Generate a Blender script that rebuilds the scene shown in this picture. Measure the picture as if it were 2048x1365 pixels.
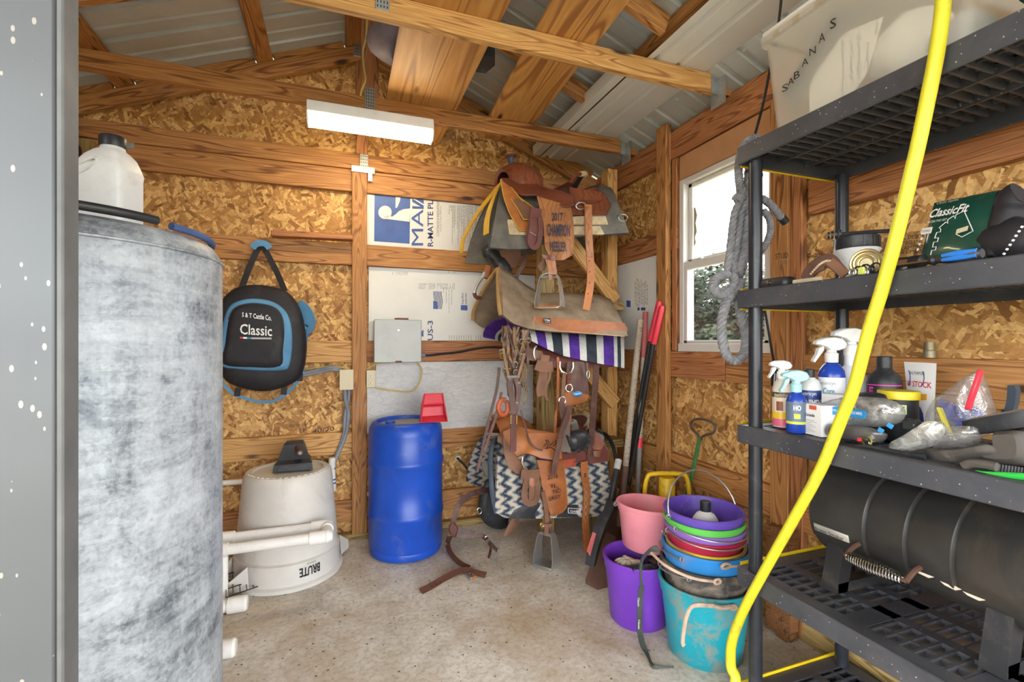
import bpy, bmesh, math, random
from mathutils import Vector as V, Matrix
random.seed(7)
SC = bpy.context.scene
for o in list(bpy.data.objects): bpy.data.objects.remove(o)
# ---------------------------------------------------------------- camera
FPX, VPX, HY, CH = 950.0, 680.0, 686.0, 1.235
YAW = math.atan((1024 - VPX) / FPX); SN, CS = math.sin(YAW), math.cos(YAW)
cd = bpy.data.cameras.new('camera'); cam = bpy.data.objects.new('camera', cd)
SC.collection.objects.link(cam)
cam.location = (0, 0, CH); cam.rotation_euler = (math.pi / 2, 0, -YAW)
cd.sensor_width = 36; cd.lens = FPX / 2048 * 36
cd.shift_y = (HY - 682.5) / 2048; cd.clip_start = 0.01
SC.camera = cam
# ---------------------------------------------------------------- world and exposure
w = bpy.data.worlds.new('overcast_sky'); SC.world = w; w.use_nodes = True
bg = w.node_tree.nodes['Background']
bg.inputs[0].default_value = (0.93, 0.96, 1.0, 1); bg.inputs[1].default_value = 5.0
SC.view_settings.view_transform = 'Standard'; SC.view_settings.look = 'None'
SC.view_settings.gamma = 1; SC.view_settings.use_curve_mapping = False
SC.view_settings.exposure = 1.3
try:
    SC.cycles.max_bounces = 10; SC.cycles.diffuse_bounces = 6; SC.cycles.transparent_max_bounces = 12
except Exception: pass

# ---------------------------------------------------------------- pixel -> place helpers
def ray(px, py):
    u = (px - 1024) / FPX; v = (HY - py) / FPX
    return V((SN + u * CS, CS - u * SN, v))
CO = V((0, 0, CH))
def onY(px, py, y): r = ray(px, py); return CO + r * (y / r.y)
def onX(px, py, x): r = ray(px, py); return CO + r * (x / r.x)
def onZ(px, py, z=0.0): r = ray(px, py); return CO + r * ((z - CH) / r.z)
YB, XR, XL = 3.14, 1.80, -1.45

# ---------------------------------------------------------------- scene helpers
COL = SC.collection
def link(o, parent=None):
    COL.objects.link(o)
    if parent is not None: o.parent = parent
    return o
def wloc(o):
    l = V((0, 0, 0))
    while o is not None: l = l + V(o.location); o = o.parent
    return l
def tag(o, label, cat, group=None):
    o['label'] = label; o['category'] = cat
    if group: o['group'] = group
    return o
def thing(name, label, cat, loc=(0, 0, 0), group=None):
    o = bpy.data.objects.new(name, None); o.location = loc; o.empty_display_size = 0.05
    link(o); return tag(o, label, cat, group)
def structure(name, loc=(0, 0, 0)):
    o = bpy.data.objects.new(name, None); o.location = loc; link(o); o['kind'] = 'structure'; return o
def lerp(a, b, t): return a + (b - a) * t
def resample(pts, n):
    pts = [V(p) for p in pts]
    L = [0]
    for a, b in zip(pts, pts[1:]): L.append(L[-1] + (b - a).length)
    out = []; k = 0
    for i in range(n):
        s = L[-1] * i / (n - 1)
        while k < len(pts) - 2 and L[k + 1] < s: k += 1
        d = L[k + 1] - L[k]
        out.append(pts[k].lerp(pts[k + 1], 0 if d < 1e-9 else (s - L[k]) / d))
    return out
def spline(pts, n=8, closed=False):
    """Catmull-Rom through pts"""
    P = [V(p) for p in pts]; N = len(P); out = []
    rng = range(N if closed else N - 1)
    for i in rng:
        if closed: p0, p1, p2, p3 = P[(i - 1) % N], P[i], P[(i + 1) % N], P[(i + 2) % N]
        else: p0, p1, p2, p3 = P[max(i - 1, 0)], P[i], P[i + 1], P[min(i + 2, N - 1)]
        for j in range(n):
            t = j / n
            out.append(0.5 * ((2 * p1) + (p2 - p0) * t + (2 * p0 - 5 * p1 + 4 * p2 - p3) * t * t + (3 * p1 - p0 - 3 * p2 + p3) * t ** 3))
    if not closed: out.append(P[-1].copy())
    return out

class MB:
    def __init__(s): s.v = []; s.f = []; s.m = []
    def add(s, vs, fs, mi=0):
        b = len(s.v); s.v += [V(p) for p in vs]
        for f in fs: s.f.append(tuple(b + i for i in f)); s.m.append(mi)
        return s
    def box(s, c, d, rot=None, mi=0, bev=0.0):
        x, y, z = d[0] / 2, d[1] / 2, d[2] / 2
        R = rot if rot is not None else Matrix.Identity(3)
        c = V(c)
        if bev > 0:
            bm = bmesh.new(); bmesh.ops.create_cube(bm, size=1)
            for q in bm.verts: q.co = V((q.co.x * d[0], q.co.y * d[1], q.co.z * d[2]))
            bmesh.ops.bevel(bm, geom=bm.edges[:], offset=min(bev, min(d) * .45), segments=2 if bev > .004 else 1, affect='EDGES', profile=.5)
            bm.verts.index_update()
            s.add([c + R @ q.co for q in bm.verts], [[q.index for q in f.verts] for f in bm.faces], mi); bm.free(); return s
        vs = [c + R @ V((a * x, b * y, e * z)) for a in (-1, 1) for b in (-1, 1) for e in (-1, 1)]
        return s.add(vs, [(0, 1, 3, 2), (4, 6, 7, 5), (0, 4, 5, 1), (2, 3, 7, 6), (0, 2, 6, 4), (1, 5, 7, 3)], mi)
    def span(s, a, b, mi=0, bev=0.0):
        a, b = V(a), V(b)
        return s.box((a + b) / 2, [abs(q) for q in (b - a)], None, mi, bev)
    def beam(s, p0, p1, w, h, up=(0, 0, 1), mi=0, bev=0.0):
        p0, p1 = V(p0), V(p1); X = (p1 - p0).normalized(); Y = V(up).cross(X).normalized(); Z = X.cross(Y)
        R = Matrix((X, Y, Z)).transposed()
        return s.box((p0 + p1) / 2, ((p1 - p0).length, w, h), R, mi, bev)
    def tube(s, pts, r, n=8, mi=0, closed=False, caps=True, squash=1.0):
        P = [V(p) for p in pts]; N = len(P)
        rr = r if isinstance(r, (list, tuple)) else [r] * N
        rings = []; prev = None
        for i in range(N):
            if closed: t = P[(i + 1) % N] - P[(i - 1) % N]
            else: t = P[min(i + 1, N - 1)] - P[max(i - 1, 0)]
            if t.length < 1e-9: t = V((0, 0, 1))
            t.normalize()
            if prev is None:
                a = V((0, 0, 1)) if abs(t.z) < .9 else V((1, 0, 0)); nrm = (a - t * a.dot(t)).normalized()
            else:
                nrm = prev - t * prev.dot(t)
                nrm = nrm.normalized() if nrm.length > 1e-6 else t.orthogonal().normalized()
            prev = nrm; bn = t.cross(nrm)
            rings.append([P[i] + (nrm * math.cos(2 * math.pi * k / n) + bn * math.sin(2 * math.pi * k / n) * squash) * rr[i] for k in range(n)])
        vs = [q for g in rings for q in g]; fs = []
        for i in range(N if closed else N - 1):
            j = (i + 1) % N
            for k in range(n):
                l = (k + 1) % n
                fs.append((i * n + k, i * n + l, j * n + l, j * n + k))
        if caps and not closed: fs += [tuple(range(n))[::-1], tuple((N - 1) * n + k for k in range(n))]
        return s.add(vs, fs, mi)
    def lathe(s, prof, c=(0, 0, 0), n=32, mi=0, axis='z', M=None, sx=1, sy=1, mis=None):
        """prof: (r, h) list; r=0 ends are closed"""
        c = V(c); vs = []; idx = []
        for r, h in prof:
            if r <= 1e-6: idx.append([len(vs)]); vs.append(V((0, 0, h)))
            else:
                idx.append(list(range(len(vs), len(vs) + n)))
                vs += [V((r * sx * math.cos(2 * math.pi * k / n), r * sy * math.sin(2 * math.pi * k / n), h)) for k in range(n)]
        if axis == 'x': vs = [V((p.z, p.x, p.y)) for p in vs]
        if axis == 'y': vs = [V((p.y, p.z, p.x)) for p in vs]
        if M is not None: vs = [M @ p for p in vs]
        vs = [c + p for p in vs]
        for q, (a, b) in enumerate(zip(idx, idx[1:])):
            fs = []
            for k in range(n):
                l = (k + 1) % n
                if len(a) == 1 and len(b) == 1: continue
                if len(a) == 1: fs.append((a[0], b[l], b[k]))
                elif len(b) == 1: fs.append((a[k], a[l], b[0]))
                else: fs.append((a[k], a[l], b[l], b[k]))
            s.add([], [], 0)
            base = len(s.v)
            for f in fs: s.f.append(tuple(base + i for i in f)); s.m.append(mis[q] if mis else mi)
        s.v += vs
        return s
    def prism(s, poly, ext, mi=0):
        """closed planar polygon (3d points) extruded by vector ext"""
        P = [V(p) for p in poly]; n = len(P); e = V(ext)
        vs = P + [p + e for p in P]
        fs = [tuple(range(n))[::-1], tuple(range(n, 2 * n))] + [(i, (i + 1) % n, n + (i + 1) % n, n + i) for i in range(n)]
        return s.add(vs, fs, mi)
    def grid(s, G, th=0.0, mi=0, mif=None, closed_c=False, inward=None):
        """G[r][c] points; shell of thickness th (offset along -normal)"""
        R, C = len(G), len(G[0]); G = [[V(p) for p in r] for r in G]
        vs = [p for r in G for p in r]; fs = []; ms = []
        for i in range(R - 1):
            for j in range(C if closed_c else C - 1):
                k = (j + 1) % C
                fs.append((i * C + j, i * C + k, (i + 1) * C + k, (i + 1) * C + j)); ms.append(mif(i, j) if mif else mi)
        if th != 0:
            N = []
            for i in range(R):
                for j in range(C):
                    a = G[min(i + 1, R - 1)][j] - G[max(i - 1, 0)][j]
                    b = (G[i][(j + 1) % C] - G[i][(j - 1) % C]) if closed_c else (G[i][min(j + 1, C - 1)] - G[i][max(j - 1, 0)])
                    q = b.cross(a); N.append(q.normalized() if q.length > 1e-12 else V((0, 0, 1)))
            M = R * C
            vs2 = [p - q * th for p, q in zip(vs, N)]
            f2 = [tuple(M + i for i in f)[::-1] for f in fs]
            m2 = list(ms); rim = []
            for i in range(R - 1):
                if not closed_c:
                    rim.append((i * C, (i + 1) * C, M + (i + 1) * C, M + i * C))
                    rim.append(((i + 1) * C + C - 1, i * C + C - 1, M + i * C + C - 1, M + (i + 1) * C + C - 1))
            for j in range(C if closed_c else C - 1):
                k = (j + 1) % C
                rim.append((k, j, M + j, M + k)); q = (R - 1) * C
                rim.append((q + j, q + k, M + q + k, M + q + j))
            vs = vs + vs2; fs = fs + f2 + rim; ms = ms + m2 + [mif(0, 0) if mif else mi] * len(rim)
        b = len(s.v); s.v += vs
        for f, m in zip(fs, ms): s.f.append(tuple(b + i for i in f)); s.m.append(m)
        return s
    def ribbon(s, pts, wd, th, nrm=(0, -1, 0), mi=0, n=None):
        """strap along pts; face normal near nrm"""
        P = resample(pts, n) if n else [V(p) for p in pts]; N = len(P); nr = V(nrm)
        A = []; B = []
        ww = wd if isinstance(wd, (list, tuple)) else [wd] * N
        if len(ww) != N: ww = [ww[min(int(i / (N - 1) * (len(ww) - 1)), len(ww) - 2)] * (1 - (i / (N - 1) * (len(ww) - 1)) % 1) + ww[min(int(i / (N - 1) * (len(ww) - 1)) + 1, len(ww) - 1)] * ((i / (N - 1) * (len(ww) - 1)) % 1) for i in range(N)]
        for i in range(N):
            t = (P[min(i + 1, N - 1)] - P[max(i - 1, 0)]).normalized()
            sd = t.cross(nr)
            sd = sd.normalized() if sd.length > 1e-3 else t.orthogonal().normalized()
            A.append(P[i] - sd * ww[i] / 2); B.append(P[i] + sd * ww[i] / 2)
        return s.grid([A, [a.lerp(b, .5) for a, b in zip(A, B)], B], th, mi)
    def mesh(s, name, origin, mats, smooth=40):
        me = bpy.data.meshes.new(name); o = V(origin)
        me.from_pydata([tuple(p - o) for p in s.v], [], s.f)
        for m in (mats if isinstance(mats, (list, tuple)) else [mats]): me.materials.append(m)
        for p, mi in zip(me.polygons, s.m): p.material_index = mi
        bm = bmesh.new(); bm.from_mesh(me); bmesh.ops.recalc_face_normals(bm, faces=bm.faces); bm.to_mesh(me); bm.free()
        if smooth:
            me.polygons.foreach_set('use_smooth', [True] * len(me.polygons))
            me.set_sharp_from_angle(angle=math.radians(smooth))
        me.update(); return me
    def part(s, name, parent, mats, smooth=40, label=None):
        me = s.mesh(name, wloc(parent), mats, smooth)
        o = bpy.data.objects.new(name, me); link(o, parent)
        if label: o['label'] = label
        return o
    def base(s):
        xs = [p.x for p in s.v]; ys = [p.y for p in s.v]; zs = [p.z for p in s.v]
        return V(((min(xs) + max(xs)) / 2, (min(ys) + max(ys)) / 2, min(zs)))
    def solo(s, name, mats, label, cat, group=None, smooth=40):
        b = s.base(); me = s.mesh(name, b, mats, smooth)
        o = bpy.data.objects.new(name, me); o.location = b; link(o); return tag(o, label, cat, group)

def board(parent, name, p0, p1, wd, ht, mat, up=(0, 0, 1), bev=.003):
    """a straight timber with its own axis along local X so grain runs along it"""
    p0, p1 = V(p0), V(p1); X = (p1 - p0).normalized(); Y = V(up).cross(X).normalized(); Z = X.cross(Y)
    mb = MB().box((0, 0, 0), ((p1 - p0).length, wd, ht), None, 0, bev)
    me = mb.mesh(name, (0, 0, 0), mat, 30)
    o = bpy.data.objects.new(name, me); link(o, parent)
    R = Matrix((X, Y, Z)).transposed()
    o.rotation_euler = R.to_euler(); o.location = (p0 + p1) / 2 - (wloc(parent) if parent else V((0, 0, 0)))
    return o

# ---------------------------------------------------------------- materials
def nmat(name):
    m = bpy.data.materials.new(name); m.use_nodes = True
    nt = m.node_tree; b = nt.nodes['Principled BSDF']; return m, nt, b
def N(nt, t, **k):
    n = nt.nodes.new(t)
    for a, v in k.items():
        if a.startswith('i_'): n.inputs[a[2:].replace('_', ' ')].default_value = v
        else: setattr(n, a, v)
    return n
def ramp(nt, src, stops):
    r = nt.nodes.new('ShaderNodeValToRGB'); e = r.color_ramp.elements
    while len(e) < len(stops): e.new(0.5)
    for q, (p, c) in zip(e, stops): q.position = p; q.color = (c[0], c[1], c[2], 1) if isinstance(c, (list, tuple)) else (c, c, c, 1)
    nt.links.new(src, r.inputs[0]); return r.outputs[0]
def mixc(nt, f, a, b, mode='MIX'):
    m = nt.nodes.new('ShaderNodeMix'); m.data_type = 'RGBA'; m.blend_type = mode
    for s, q in ((0, f), (6, a), (7, b)):
        if isinstance(q, (int, float)): m.inputs[s].default_value = q
        elif isinstance(q, (tuple, list)): m.inputs[s].default_value = (q[0], q[1], q[2], 1)
        else: nt.links.new(q, m.inputs[s])
    return m.outputs[2]
def mth(nt, op, a, b=None, c=None):
    m = nt.nodes.new('ShaderNodeMath'); m.operation = op
    for i, q in enumerate((a, b, c)):
        if q is None: continue
        if isinstance(q, (int, float)): m.inputs[i].default_value = q
        else: nt.links.new(q, m.inputs[i])
    return m.outputs[0]
def coords(nt, scale=(1, 1, 1), rot=(0, 0, 0), rand=True, kind='Object'):
    tc = nt.nodes.new('ShaderNodeTexCoord'); mp = nt.nodes.new('ShaderNodeMapping')
    mp.inputs['Scale'].default_value = scale; mp.inputs['Rotation'].default_value = rot
    nt.links.new(tc.outputs[kind], mp.inputs[0])
    if rand:
        oi = nt.nodes.new('ShaderNodeObjectInfo'); q = mth(nt, 'MULTIPLY', oi.outputs['Random'], 37.0)
        cb = nt.nodes.new('ShaderNodeCombineXYZ')
        for i in range(3): nt.links.new(q, cb.inputs[i])
        nt.links.new(cb.outputs[0], mp.inputs['Location'])
    return mp.outputs[0]
def noise(nt, vec, scale, detail=3, rough=.55, dist=0):
    n = N(nt, 'ShaderNodeTexNoise'); n.inputs['Scale'].default_value = scale; n.inputs['Detail'].default_value = detail
    n.inputs['Roughness'].default_value = rough; n.inputs['Distortion'].default_value = dist
    nt.links.new(vec, n.inputs['Vector']); return n.outputs['Fac']
def bump(nt, b, h, st, dist=.01):
    n = N(nt, 'ShaderNodeBump'); n.inputs['Strength'].default_value = st; n.inputs['Distance'].default_value = dist
    nt.links.new(h, n.inputs['Height']); nt.links.new(n.outputs[0], b.inputs['Normal'])
def dull(name, col, rough=.55, metal=0.0, var=.25, sc=9, bmp=.15, bsc=60, dirt=None, dirtamt=.5, dsc=5, spec=.4, coat=0, dth=.55):
    """plain painted / plastic / leather surface with tonal variation, fine relief and optional dirt patches"""
    m, nt, b = nmat(name); c = coords(nt)
    n = noise(nt, c, sc, 4, .6)
    a = ramp(nt, n, [(.3, [q * (1 - var) for q in col]), (.7, [min(1, q * (1 + var)) for q in col])])
    if dirt:
        d = noise(nt, c, dsc, 6, .7, .6); k = ramp(nt, d, [(dth, 0.0), (dth + .17, dirtamt)])
        a = mixc(nt, k, a, dirt)
    nt.links.new(a, b.inputs['Base Color'])
    b.inputs['Roughness'].default_value = rough; b.inputs['Metallic'].default_value = metal
    b.inputs['Specular IOR Level'].default_value = spec
    if coat: b.inputs['Coat Weight'].default_value = coat
    if bmp: bump(nt, b, noise(nt, c, bsc, 3), bmp, .004)
    return m
def plain(name, col, rough=.5, metal=0.0, spec=.5):
    m, nt, b = nmat(name); b.inputs['Base Color'].default_value = (*col, 1)
    b.inputs['Roughness'].default_value = rough; b.inputs['Metallic'].default_value = metal
    b.inputs['Specular IOR Level'].default_value = spec; return m
def wood(name, lo, mid, hi, knots=True, gs=1.0, rough=.62):
    m, nt, b = nmat(name)
    c = coords(nt, (.55 * gs, 7 * gs, 7 * gs))
    n1 = noise(nt, c, 1.6, 2, .5, .3)
    rings = mth(nt, 'SINE', mth(nt, 'MULTIPLY', n1, 62.0))
    g = ramp(nt, mth(nt, 'MULTIPLY_ADD', rings, .5, .5), [(0, mid), (.55, hi), (.86, mid), (1.0, lo)])
    c2 = coords(nt, (3, 90, 90)); fine = noise(nt, c2, 3, 3)
    g = mixc(nt, ramp(nt, fine, [(.35, .35), (.65, 0.0)]), g, lo)
    c4 = coords(nt, (1.2, 5, 5)); big = noise(nt, c4, 1.4, 3)
    g = mixc(nt, ramp(nt, big, [(.35, .0), (.7, .45)]), g, [q * .72 for q in mid])
    if knots:
        c3 = coords(nt, (2.1, 6.5, 6.5)); v = N(nt, 'ShaderNodeTexVoronoi'); v.inputs['Scale'].default_value = 1.0
        nt.links.new(c3, v.inputs['Vector'])
        k = ramp(nt, v.outputs['Distance'], [(.06, 1.0), (.13, .0)])
        g = mixc(nt, k, g, (.045, .016, .006))
    nt.links.new(g, b.inputs['Base Color']); b.inputs['Roughness'].default_value = rough
    bump(nt, b, fine, .12, .003)
    return m
def osbmat(name, dark, mid, light, sc=1.0):
    m, nt, b = nmat(name)
    best = None; bc = None; bh = None
    oi = N(nt, 'ShaderNodeObjectInfo')
    for i, (ang, sx, sz) in enumerate([(.15, 10, 36), (1.0, 9, 33), (1.75, 11, 40), (2.5, 12, 35), (.6, 17, 60), (2.1, 16, 52)]):
        tc = N(nt, 'ShaderNodeTexCoord'); mp0 = N(nt, 'ShaderNodeMapping'); mp0.inputs['Rotation'].default_value = (0, ang, 0)
        mp0.inputs['Location'].default_value = (i * 3.7, 0, i * 1.3)
        nt.links.new(tc.outputs['Object'], mp0.inputs[0])
        mp = N(nt, 'ShaderNodeMapping'); mp.inputs['Scale'].default_value = (sx * sc, 0, sz * sc); nt.links.new(mp0.outputs[0], mp.inputs[0])
        wob = N(nt, 'ShaderNodeTexNoise'); wob.inputs['Scale'].default_value = .9; wob.inputs['Detail'].default_value = 2; nt.links.new(mp.outputs[0], wob.inputs['Vector'])
        ad = N(nt, 'ShaderNodeVectorMath', operation='MULTIPLY_ADD'); nt.links.new(wob.outputs['Color'], ad.inputs[0]); ad.inputs[1].default_value = (.5, 0, .5); nt.links.new(mp.outputs[0], ad.inputs[2])
        v = N(nt, 'ShaderNodeTexVoronoi'); v.distance = 'CHEBYCHEV'; v.inputs['Scale'].default_value = 1; nt.links.new(ad.outputs[0], v.inputs['Vector'])
        sp = N(nt, 'ShaderNodeSeparateColor'); nt.links.new(v.outputs['Color'], sp.inputs[0])
        h = sp.outputs[0]; cv = sp.outputs[1]
        if bh is None: bh, bc = h, cv
        else:
            gt = mth(nt, 'GREATER_THAN', h, bh)
            mx = N(nt, 'ShaderNodeMix'); nt.links.new(gt, mx.inputs[0]); nt.links.new(bc, mx.inputs[2]); nt.links.new(cv, mx.inputs[3]); bc = mx.outputs[0]
            bh = mth(nt, 'MAXIMUM', h, bh)
    col = ramp(nt, bc, [(.0, dark), (.18, [lerp(a, q, .55) for a, q in zip(dark, mid)]), (.5, mid), (.85, light), (1, [min(1, q * 1.12) for q in light])])
    c = coords(nt, (1, 1, 1), rand=False); fn = noise(nt, c, 70, 3, .6, .4)
    col = mixc(nt, ramp(nt, fn, [(.35, .3), (.6, .0)]), col, [q * .8 for q in dark])
    bn = noise(nt, c, 2.2, 3)
    col = mixc(nt, ramp(nt, bn, [(.4, .0), (.75, .35)]), col, [lerp(a, q, .4) for a, q in zip(dark, mid)])
    nt.links.new(col, b.inputs['Base Color']); b.inputs['Roughness'].default_value = .6; b.inputs['Specular IOR Level'].default_value = .3
    bump(nt, b, bh, .25, .004)
    return m

M = {}
M['osb'] = osbmat('osb', (.20, .085, .022), (.50, .26, .08), (.78, .49, .19), 1.3)
M['pine'] = wood('pine', (.17, .06, .015), (.43, .19, .055), (.58, .29, .09))
M['pinelight'] = wood('pine_light', (.30, .13, .035), (.60, .32, .10), (.74, .45, .16))
M['pinered'] = wood('pine_reddish', (.16, .055, .018), (.40, .155, .055), (.53, .235, .085))
M['treated'] = wood('treated_pine', (.12, .075, .02), (.32, .21, .07), (.45, .31, .12))
M['ply'] = wood('plywood', (.28, .11, .03), (.55, .27, .075), (.66, .36, .11), True, .45, .5)
M['plyedge'] = dull('plywood_edge', (.45, .22, .07), .7)
M['galvplate'] = dull('galvanized_plate', (.42, .45, .46), .42, .75, .15, 30, .1, 80)
M['black_plastic'] = dull('black_plastic', (.018, .019, .022), .42, 0, .3, 12, .1, 80, (.16, .15, .14), .25, 9)
M['white_plastic'] = dull('white_plastic', (.74, .74, .72), .4, 0, .05, 8, .05, 40, (.45, .38, .28), .3, 6)
M['shelf0'] = dull('shelf_grey_plastic', (.042, .043, .05), .5, 0, .2, 8, .12, 120, (.2, .19, .18), .25, 14)
M['shelfpost'] = dull('shelf_post_plastic', (.017, .019, .024), .3, 0, .2, 8, .05, 90, (.12, .12, .12), .2, 16)
def floor_mat():
    m, nt, b = nmat('stained_concrete'); c = coords(nt, rand=False)
    n1 = noise(nt, c, 1.7, 6, .65, .5); n2 = noise(nt, c, 7, 6, .7, .3); n3 = noise(nt, c, 45, 4, .7)
    a = ramp(nt, n2, [(.3, (.52, .47, .39)), (.5, (.68, .64, .57)), (.7, (.78, .75, .69))])
    a = mixc(nt, ramp(nt, n1, [(.44, 0.0), (.66, .8)]), a, (.43, .32, .20))
    a = mixc(nt, ramp(nt, n3, [(.35, .4), (.55, 0.0)]), a, (.25, .19, .13))
    v = N(nt, 'ShaderNodeTexVoronoi'); v.inputs['Scale'].default_value = 48; nt.links.new(c, v.inputs['Vector'])
    sp = N(nt, 'ShaderNodeSeparateColor'); nt.links.new(v.outputs['Color'], sp.inputs[0])
    rad = mth(nt, 'MULTIPLY', mth(nt, 'POWER', sp.outputs[0], 4.0), .26)
    k = mth(nt, 'LESS_THAN', v.outputs['Distance'], rad)
    a = mixc(nt, mth(nt, 'MULTIPLY', k, .8), a, (.06, .045, .03))
    nt.links.new(a, b.inputs['Base Color']); b.inputs['Roughness'].default_value = .85; b.inputs['Specular IOR Level'].default_value = .2
    bump(nt, b, n2, .15, .01); return m
M['concrete'] = floor_mat()
def galv_mat(name, lo, hi, metal, rough, sc=14, streak=True):
    m, nt, b = nmat(name); c = coords(nt, rand=False)
    v = N(nt, 'ShaderNodeTexVoronoi'); v.inputs['Scale'].default_value = sc * 5; nt.links.new(c, v.inputs['Vector'])
    sp = N(nt, 'ShaderNodeSeparateColor'); nt.links.new(v.outputs['Color'], sp.inputs[0])
    n = noise(nt, c, sc * .35, 7, .72, .5)
    cs = coords(nt, (1, 1, .16), rand=False); n2 = noise(nt, cs, sc * .5, 6, .7, .3)
    ch = coords(nt, (.3, .3, 2.2), rand=False); n3 = noise(nt, ch, sc * .35, 5, .7, .4)
    f = mth(nt, 'ADD', mth(nt, 'MULTIPLY', n, .45), mth(nt, 'ADD', mth(nt, 'MULTIPLY', n2, .25), mth(nt, 'MULTIPLY', n3, .3)))
    f = mth(nt, 'ADD', f, mth(nt, 'MULTIPLY', mth(nt, 'SUBTRACT', sp.outputs[0], .5), .05))
    a = ramp(nt, f, [(.39, lo), (.5, [lerp(x, y, .6) for x, y in zip(lo, hi)]), (.60, hi)])
    nt.links.new(a, b.inputs['Base Color']); b.inputs['Metallic'].default_value = metal
    nt.links.new(ramp(nt, n, [(.3, rough * .8), (.7, min(1, rough * 1.25))]), b.inputs['Roughness'])
    bump(nt, b, n2, .08, .01); return m
M['galv'] = galv_mat('galvanized_steel', (.085, .10, .12), (.45, .485, .515), .2, .48, 26)
M['roofmetal'] = dull('roof_sheet_metal', (.50, .54, .53), .38, .25, .08, 4, .03, 20, (.3, .27, .24), .25, 3)
M['roofpaint'] = dull('white_steel_sheet', (.64, .65, .62), .4, .1, .05, 4, .03, 20, (.4, .38, .35), .25, 3)
M['foam'] = dull('white_foil_board', (.66, .66, .63), .45, 0, .05, 5, .2, 14)
M['foamcore'] = dull('foam_core', (.75, .55, .25), .9)
M['ink_blue'] = dull('blue_print', (.045, .10, .33), .45, 0, .25, 6)
M['ink_navy'] = plain('navy_print', (.02, .035, .16), .5)
M['ink_black'] = plain('black_print', (.012, .012, .014), .6)
M['ink_grey'] = plain('grey_print', (.22, .21, .20), .6)
M['ink_white'] = plain('white_print', (.8, .8, .79), .5)
M['winframe'] = dull('window_frame_white', (.62, .60, .56), .45, .05, .06, 6, .05)
M['tanpaint'] = dull('tan_board', (.47, .24, .11), .6, 0, .1, 8)
def glass_mat():
    m, nt, b = nmat('dusty_glass'); c = coords(nt)
    n = noise(nt, c, 5, 6, .7)
    tr = N(nt, 'ShaderNodeBsdfTransparent'); tr.inputs[0].default_value = (.95, .97, .97, 1)
    gl = N(nt, 'ShaderNodeBsdfGlossy'); gl.inputs['Roughness'].default_value = .05
    df = N(nt, 'ShaderNodeBsdfDiffuse'); df.inputs[0].default_value = (.7, .7, .68, 1)
    m1 = N(nt, 'ShaderNodeMixShader'); m1.inputs[0].default_value = .06; nt.links.new(tr.outputs[0], m1.inputs[1]); nt.links.new(gl.outputs[0], m1.inputs[2])
    m2 = N(nt, 'ShaderNodeMixShader'); nt.links.new(ramp(nt, n, [(.4, .008), (.8, .05)]), m2.inputs[0]); nt.links.new(m1.outputs[0], m2.inputs[1]); nt.links.new(df.outputs[0], m2.inputs[2])
    nt.links.new(m2.outputs[0], nt.nodes['Material Output'].inputs[0]); return m
M['glass'] = glass_mat()

def specked(name, col, spk, sc, amt, rough):
    """moulded plastic with small paint specks"""
    m, nt, b = nmat(name); c = coords(nt, rand=False); n = noise(nt, c, 9, 4, .6)
    a = ramp(nt, n, [(.3, [q * .8 for q in col]), (.7, [q * 1.25 for q in col])])
    v = N(nt, 'ShaderNodeTexVoronoi'); v.inputs['Scale'].default_value = sc; nt.links.new(c, v.inputs['Vector'])
    sp = N(nt, 'ShaderNodeSeparateColor'); nt.links.new(v.outputs['Color'], sp.inputs[0])
    k = mth(nt, 'LESS_THAN', v.outputs['Distance'], mth(nt, 'MULTIPLY', mth(nt, 'POWER', sp.outputs[0], 9.0), amt))
    a = mixc(nt, mth(nt, 'MULTIPLY', k, .8), a, spk)
    a = mixc(nt, ramp(nt, noise(nt, c, 4, 6, .7, .5), [(.5, 0.0), (.75, .3)]), a, (.16, .14, .13))
    nt.links.new(a, b.inputs['Base Color']); b.inputs['Roughness'].default_value = rough; bump(nt, b, noise(nt, c, 130, 2), .08, .003); return m
M['shelf'] = specked('shelf_grey_plastic', (.040, .042, .050), (.42, .41, .40), 120, .22, .45)
# ================================================================ SETTING
# floor slab
fl = MB().span((-1.62, -0.9, -.12), (2.0, 3.28, 0)).mesh('floor', (0, 0, 0), M['concrete'])
fo = link(bpy.data.objects.new('floor', fl)); fo['kind'] = 'structure'
gm = dull('dirt_ground', (.24, .21, .13), .95, 0, .35, 1.5, .2, 8)
gr = link(bpy.data.objects.new('ground', MB().span((-40, -40, -.5), (60, 60, -.13)).mesh('ground', (0, 0, 0), gm))); gr['kind'] = 'structure'
APX, APZ, SL = .15, 3.02, .40       # ridge line x, rafter underside height at ridge, roof slope
def zr(x, off=0): return APZ - SL * abs(x - APX) + off

# ---- back wall
wb = structure('wall_back', (0, YB, 0))
def osb(parent, poly, y0, th=.012, name='osb_panel'):
    """poly in (a,z) ; local frame: a along wall"""
    mb = MB().prism([(a, y0, z) for a, z in poly], (0, th, 0))
    return mb
for x0, x1 in ((-1.56, -.6845), (-.6843, .5348), (.535, 1.86)):
    osb(wb, [(x0, .0), (x1, .0), (x1, 2.31), (x0, 2.31)], YB + .038).part('osb_panel', wb, M['osb'], 30)
    pts = [(x0, 2.314), (x1, 2.314)]
    if x0 < APX < x1: pts += [(x1, zr(x1, .13)), (APX, zr(APX, .13)), (x0, zr(x0, .13))]
    else: pts += [(x1, max(2.33, zr(x1, .13))), (x0, max(2.33, zr(x0, .13)))]
    osb(wb, pts, YB + .0385).part('osb_panel', wb, M['osb'], 30)
MB().prism([(-1.6, YB + .052, 0), (1.9, YB + .052, 0), (1.9, YB + .052, 2.40), (APX, YB + .052, 3.12), (-1.6, YB + .052, 2.42)], (0, .01, 0)).part('light_leak_backing', wb, M['roofmetal'], 30)  # added unseen backing; blocks daylight leaking through the panel gaps
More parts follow.
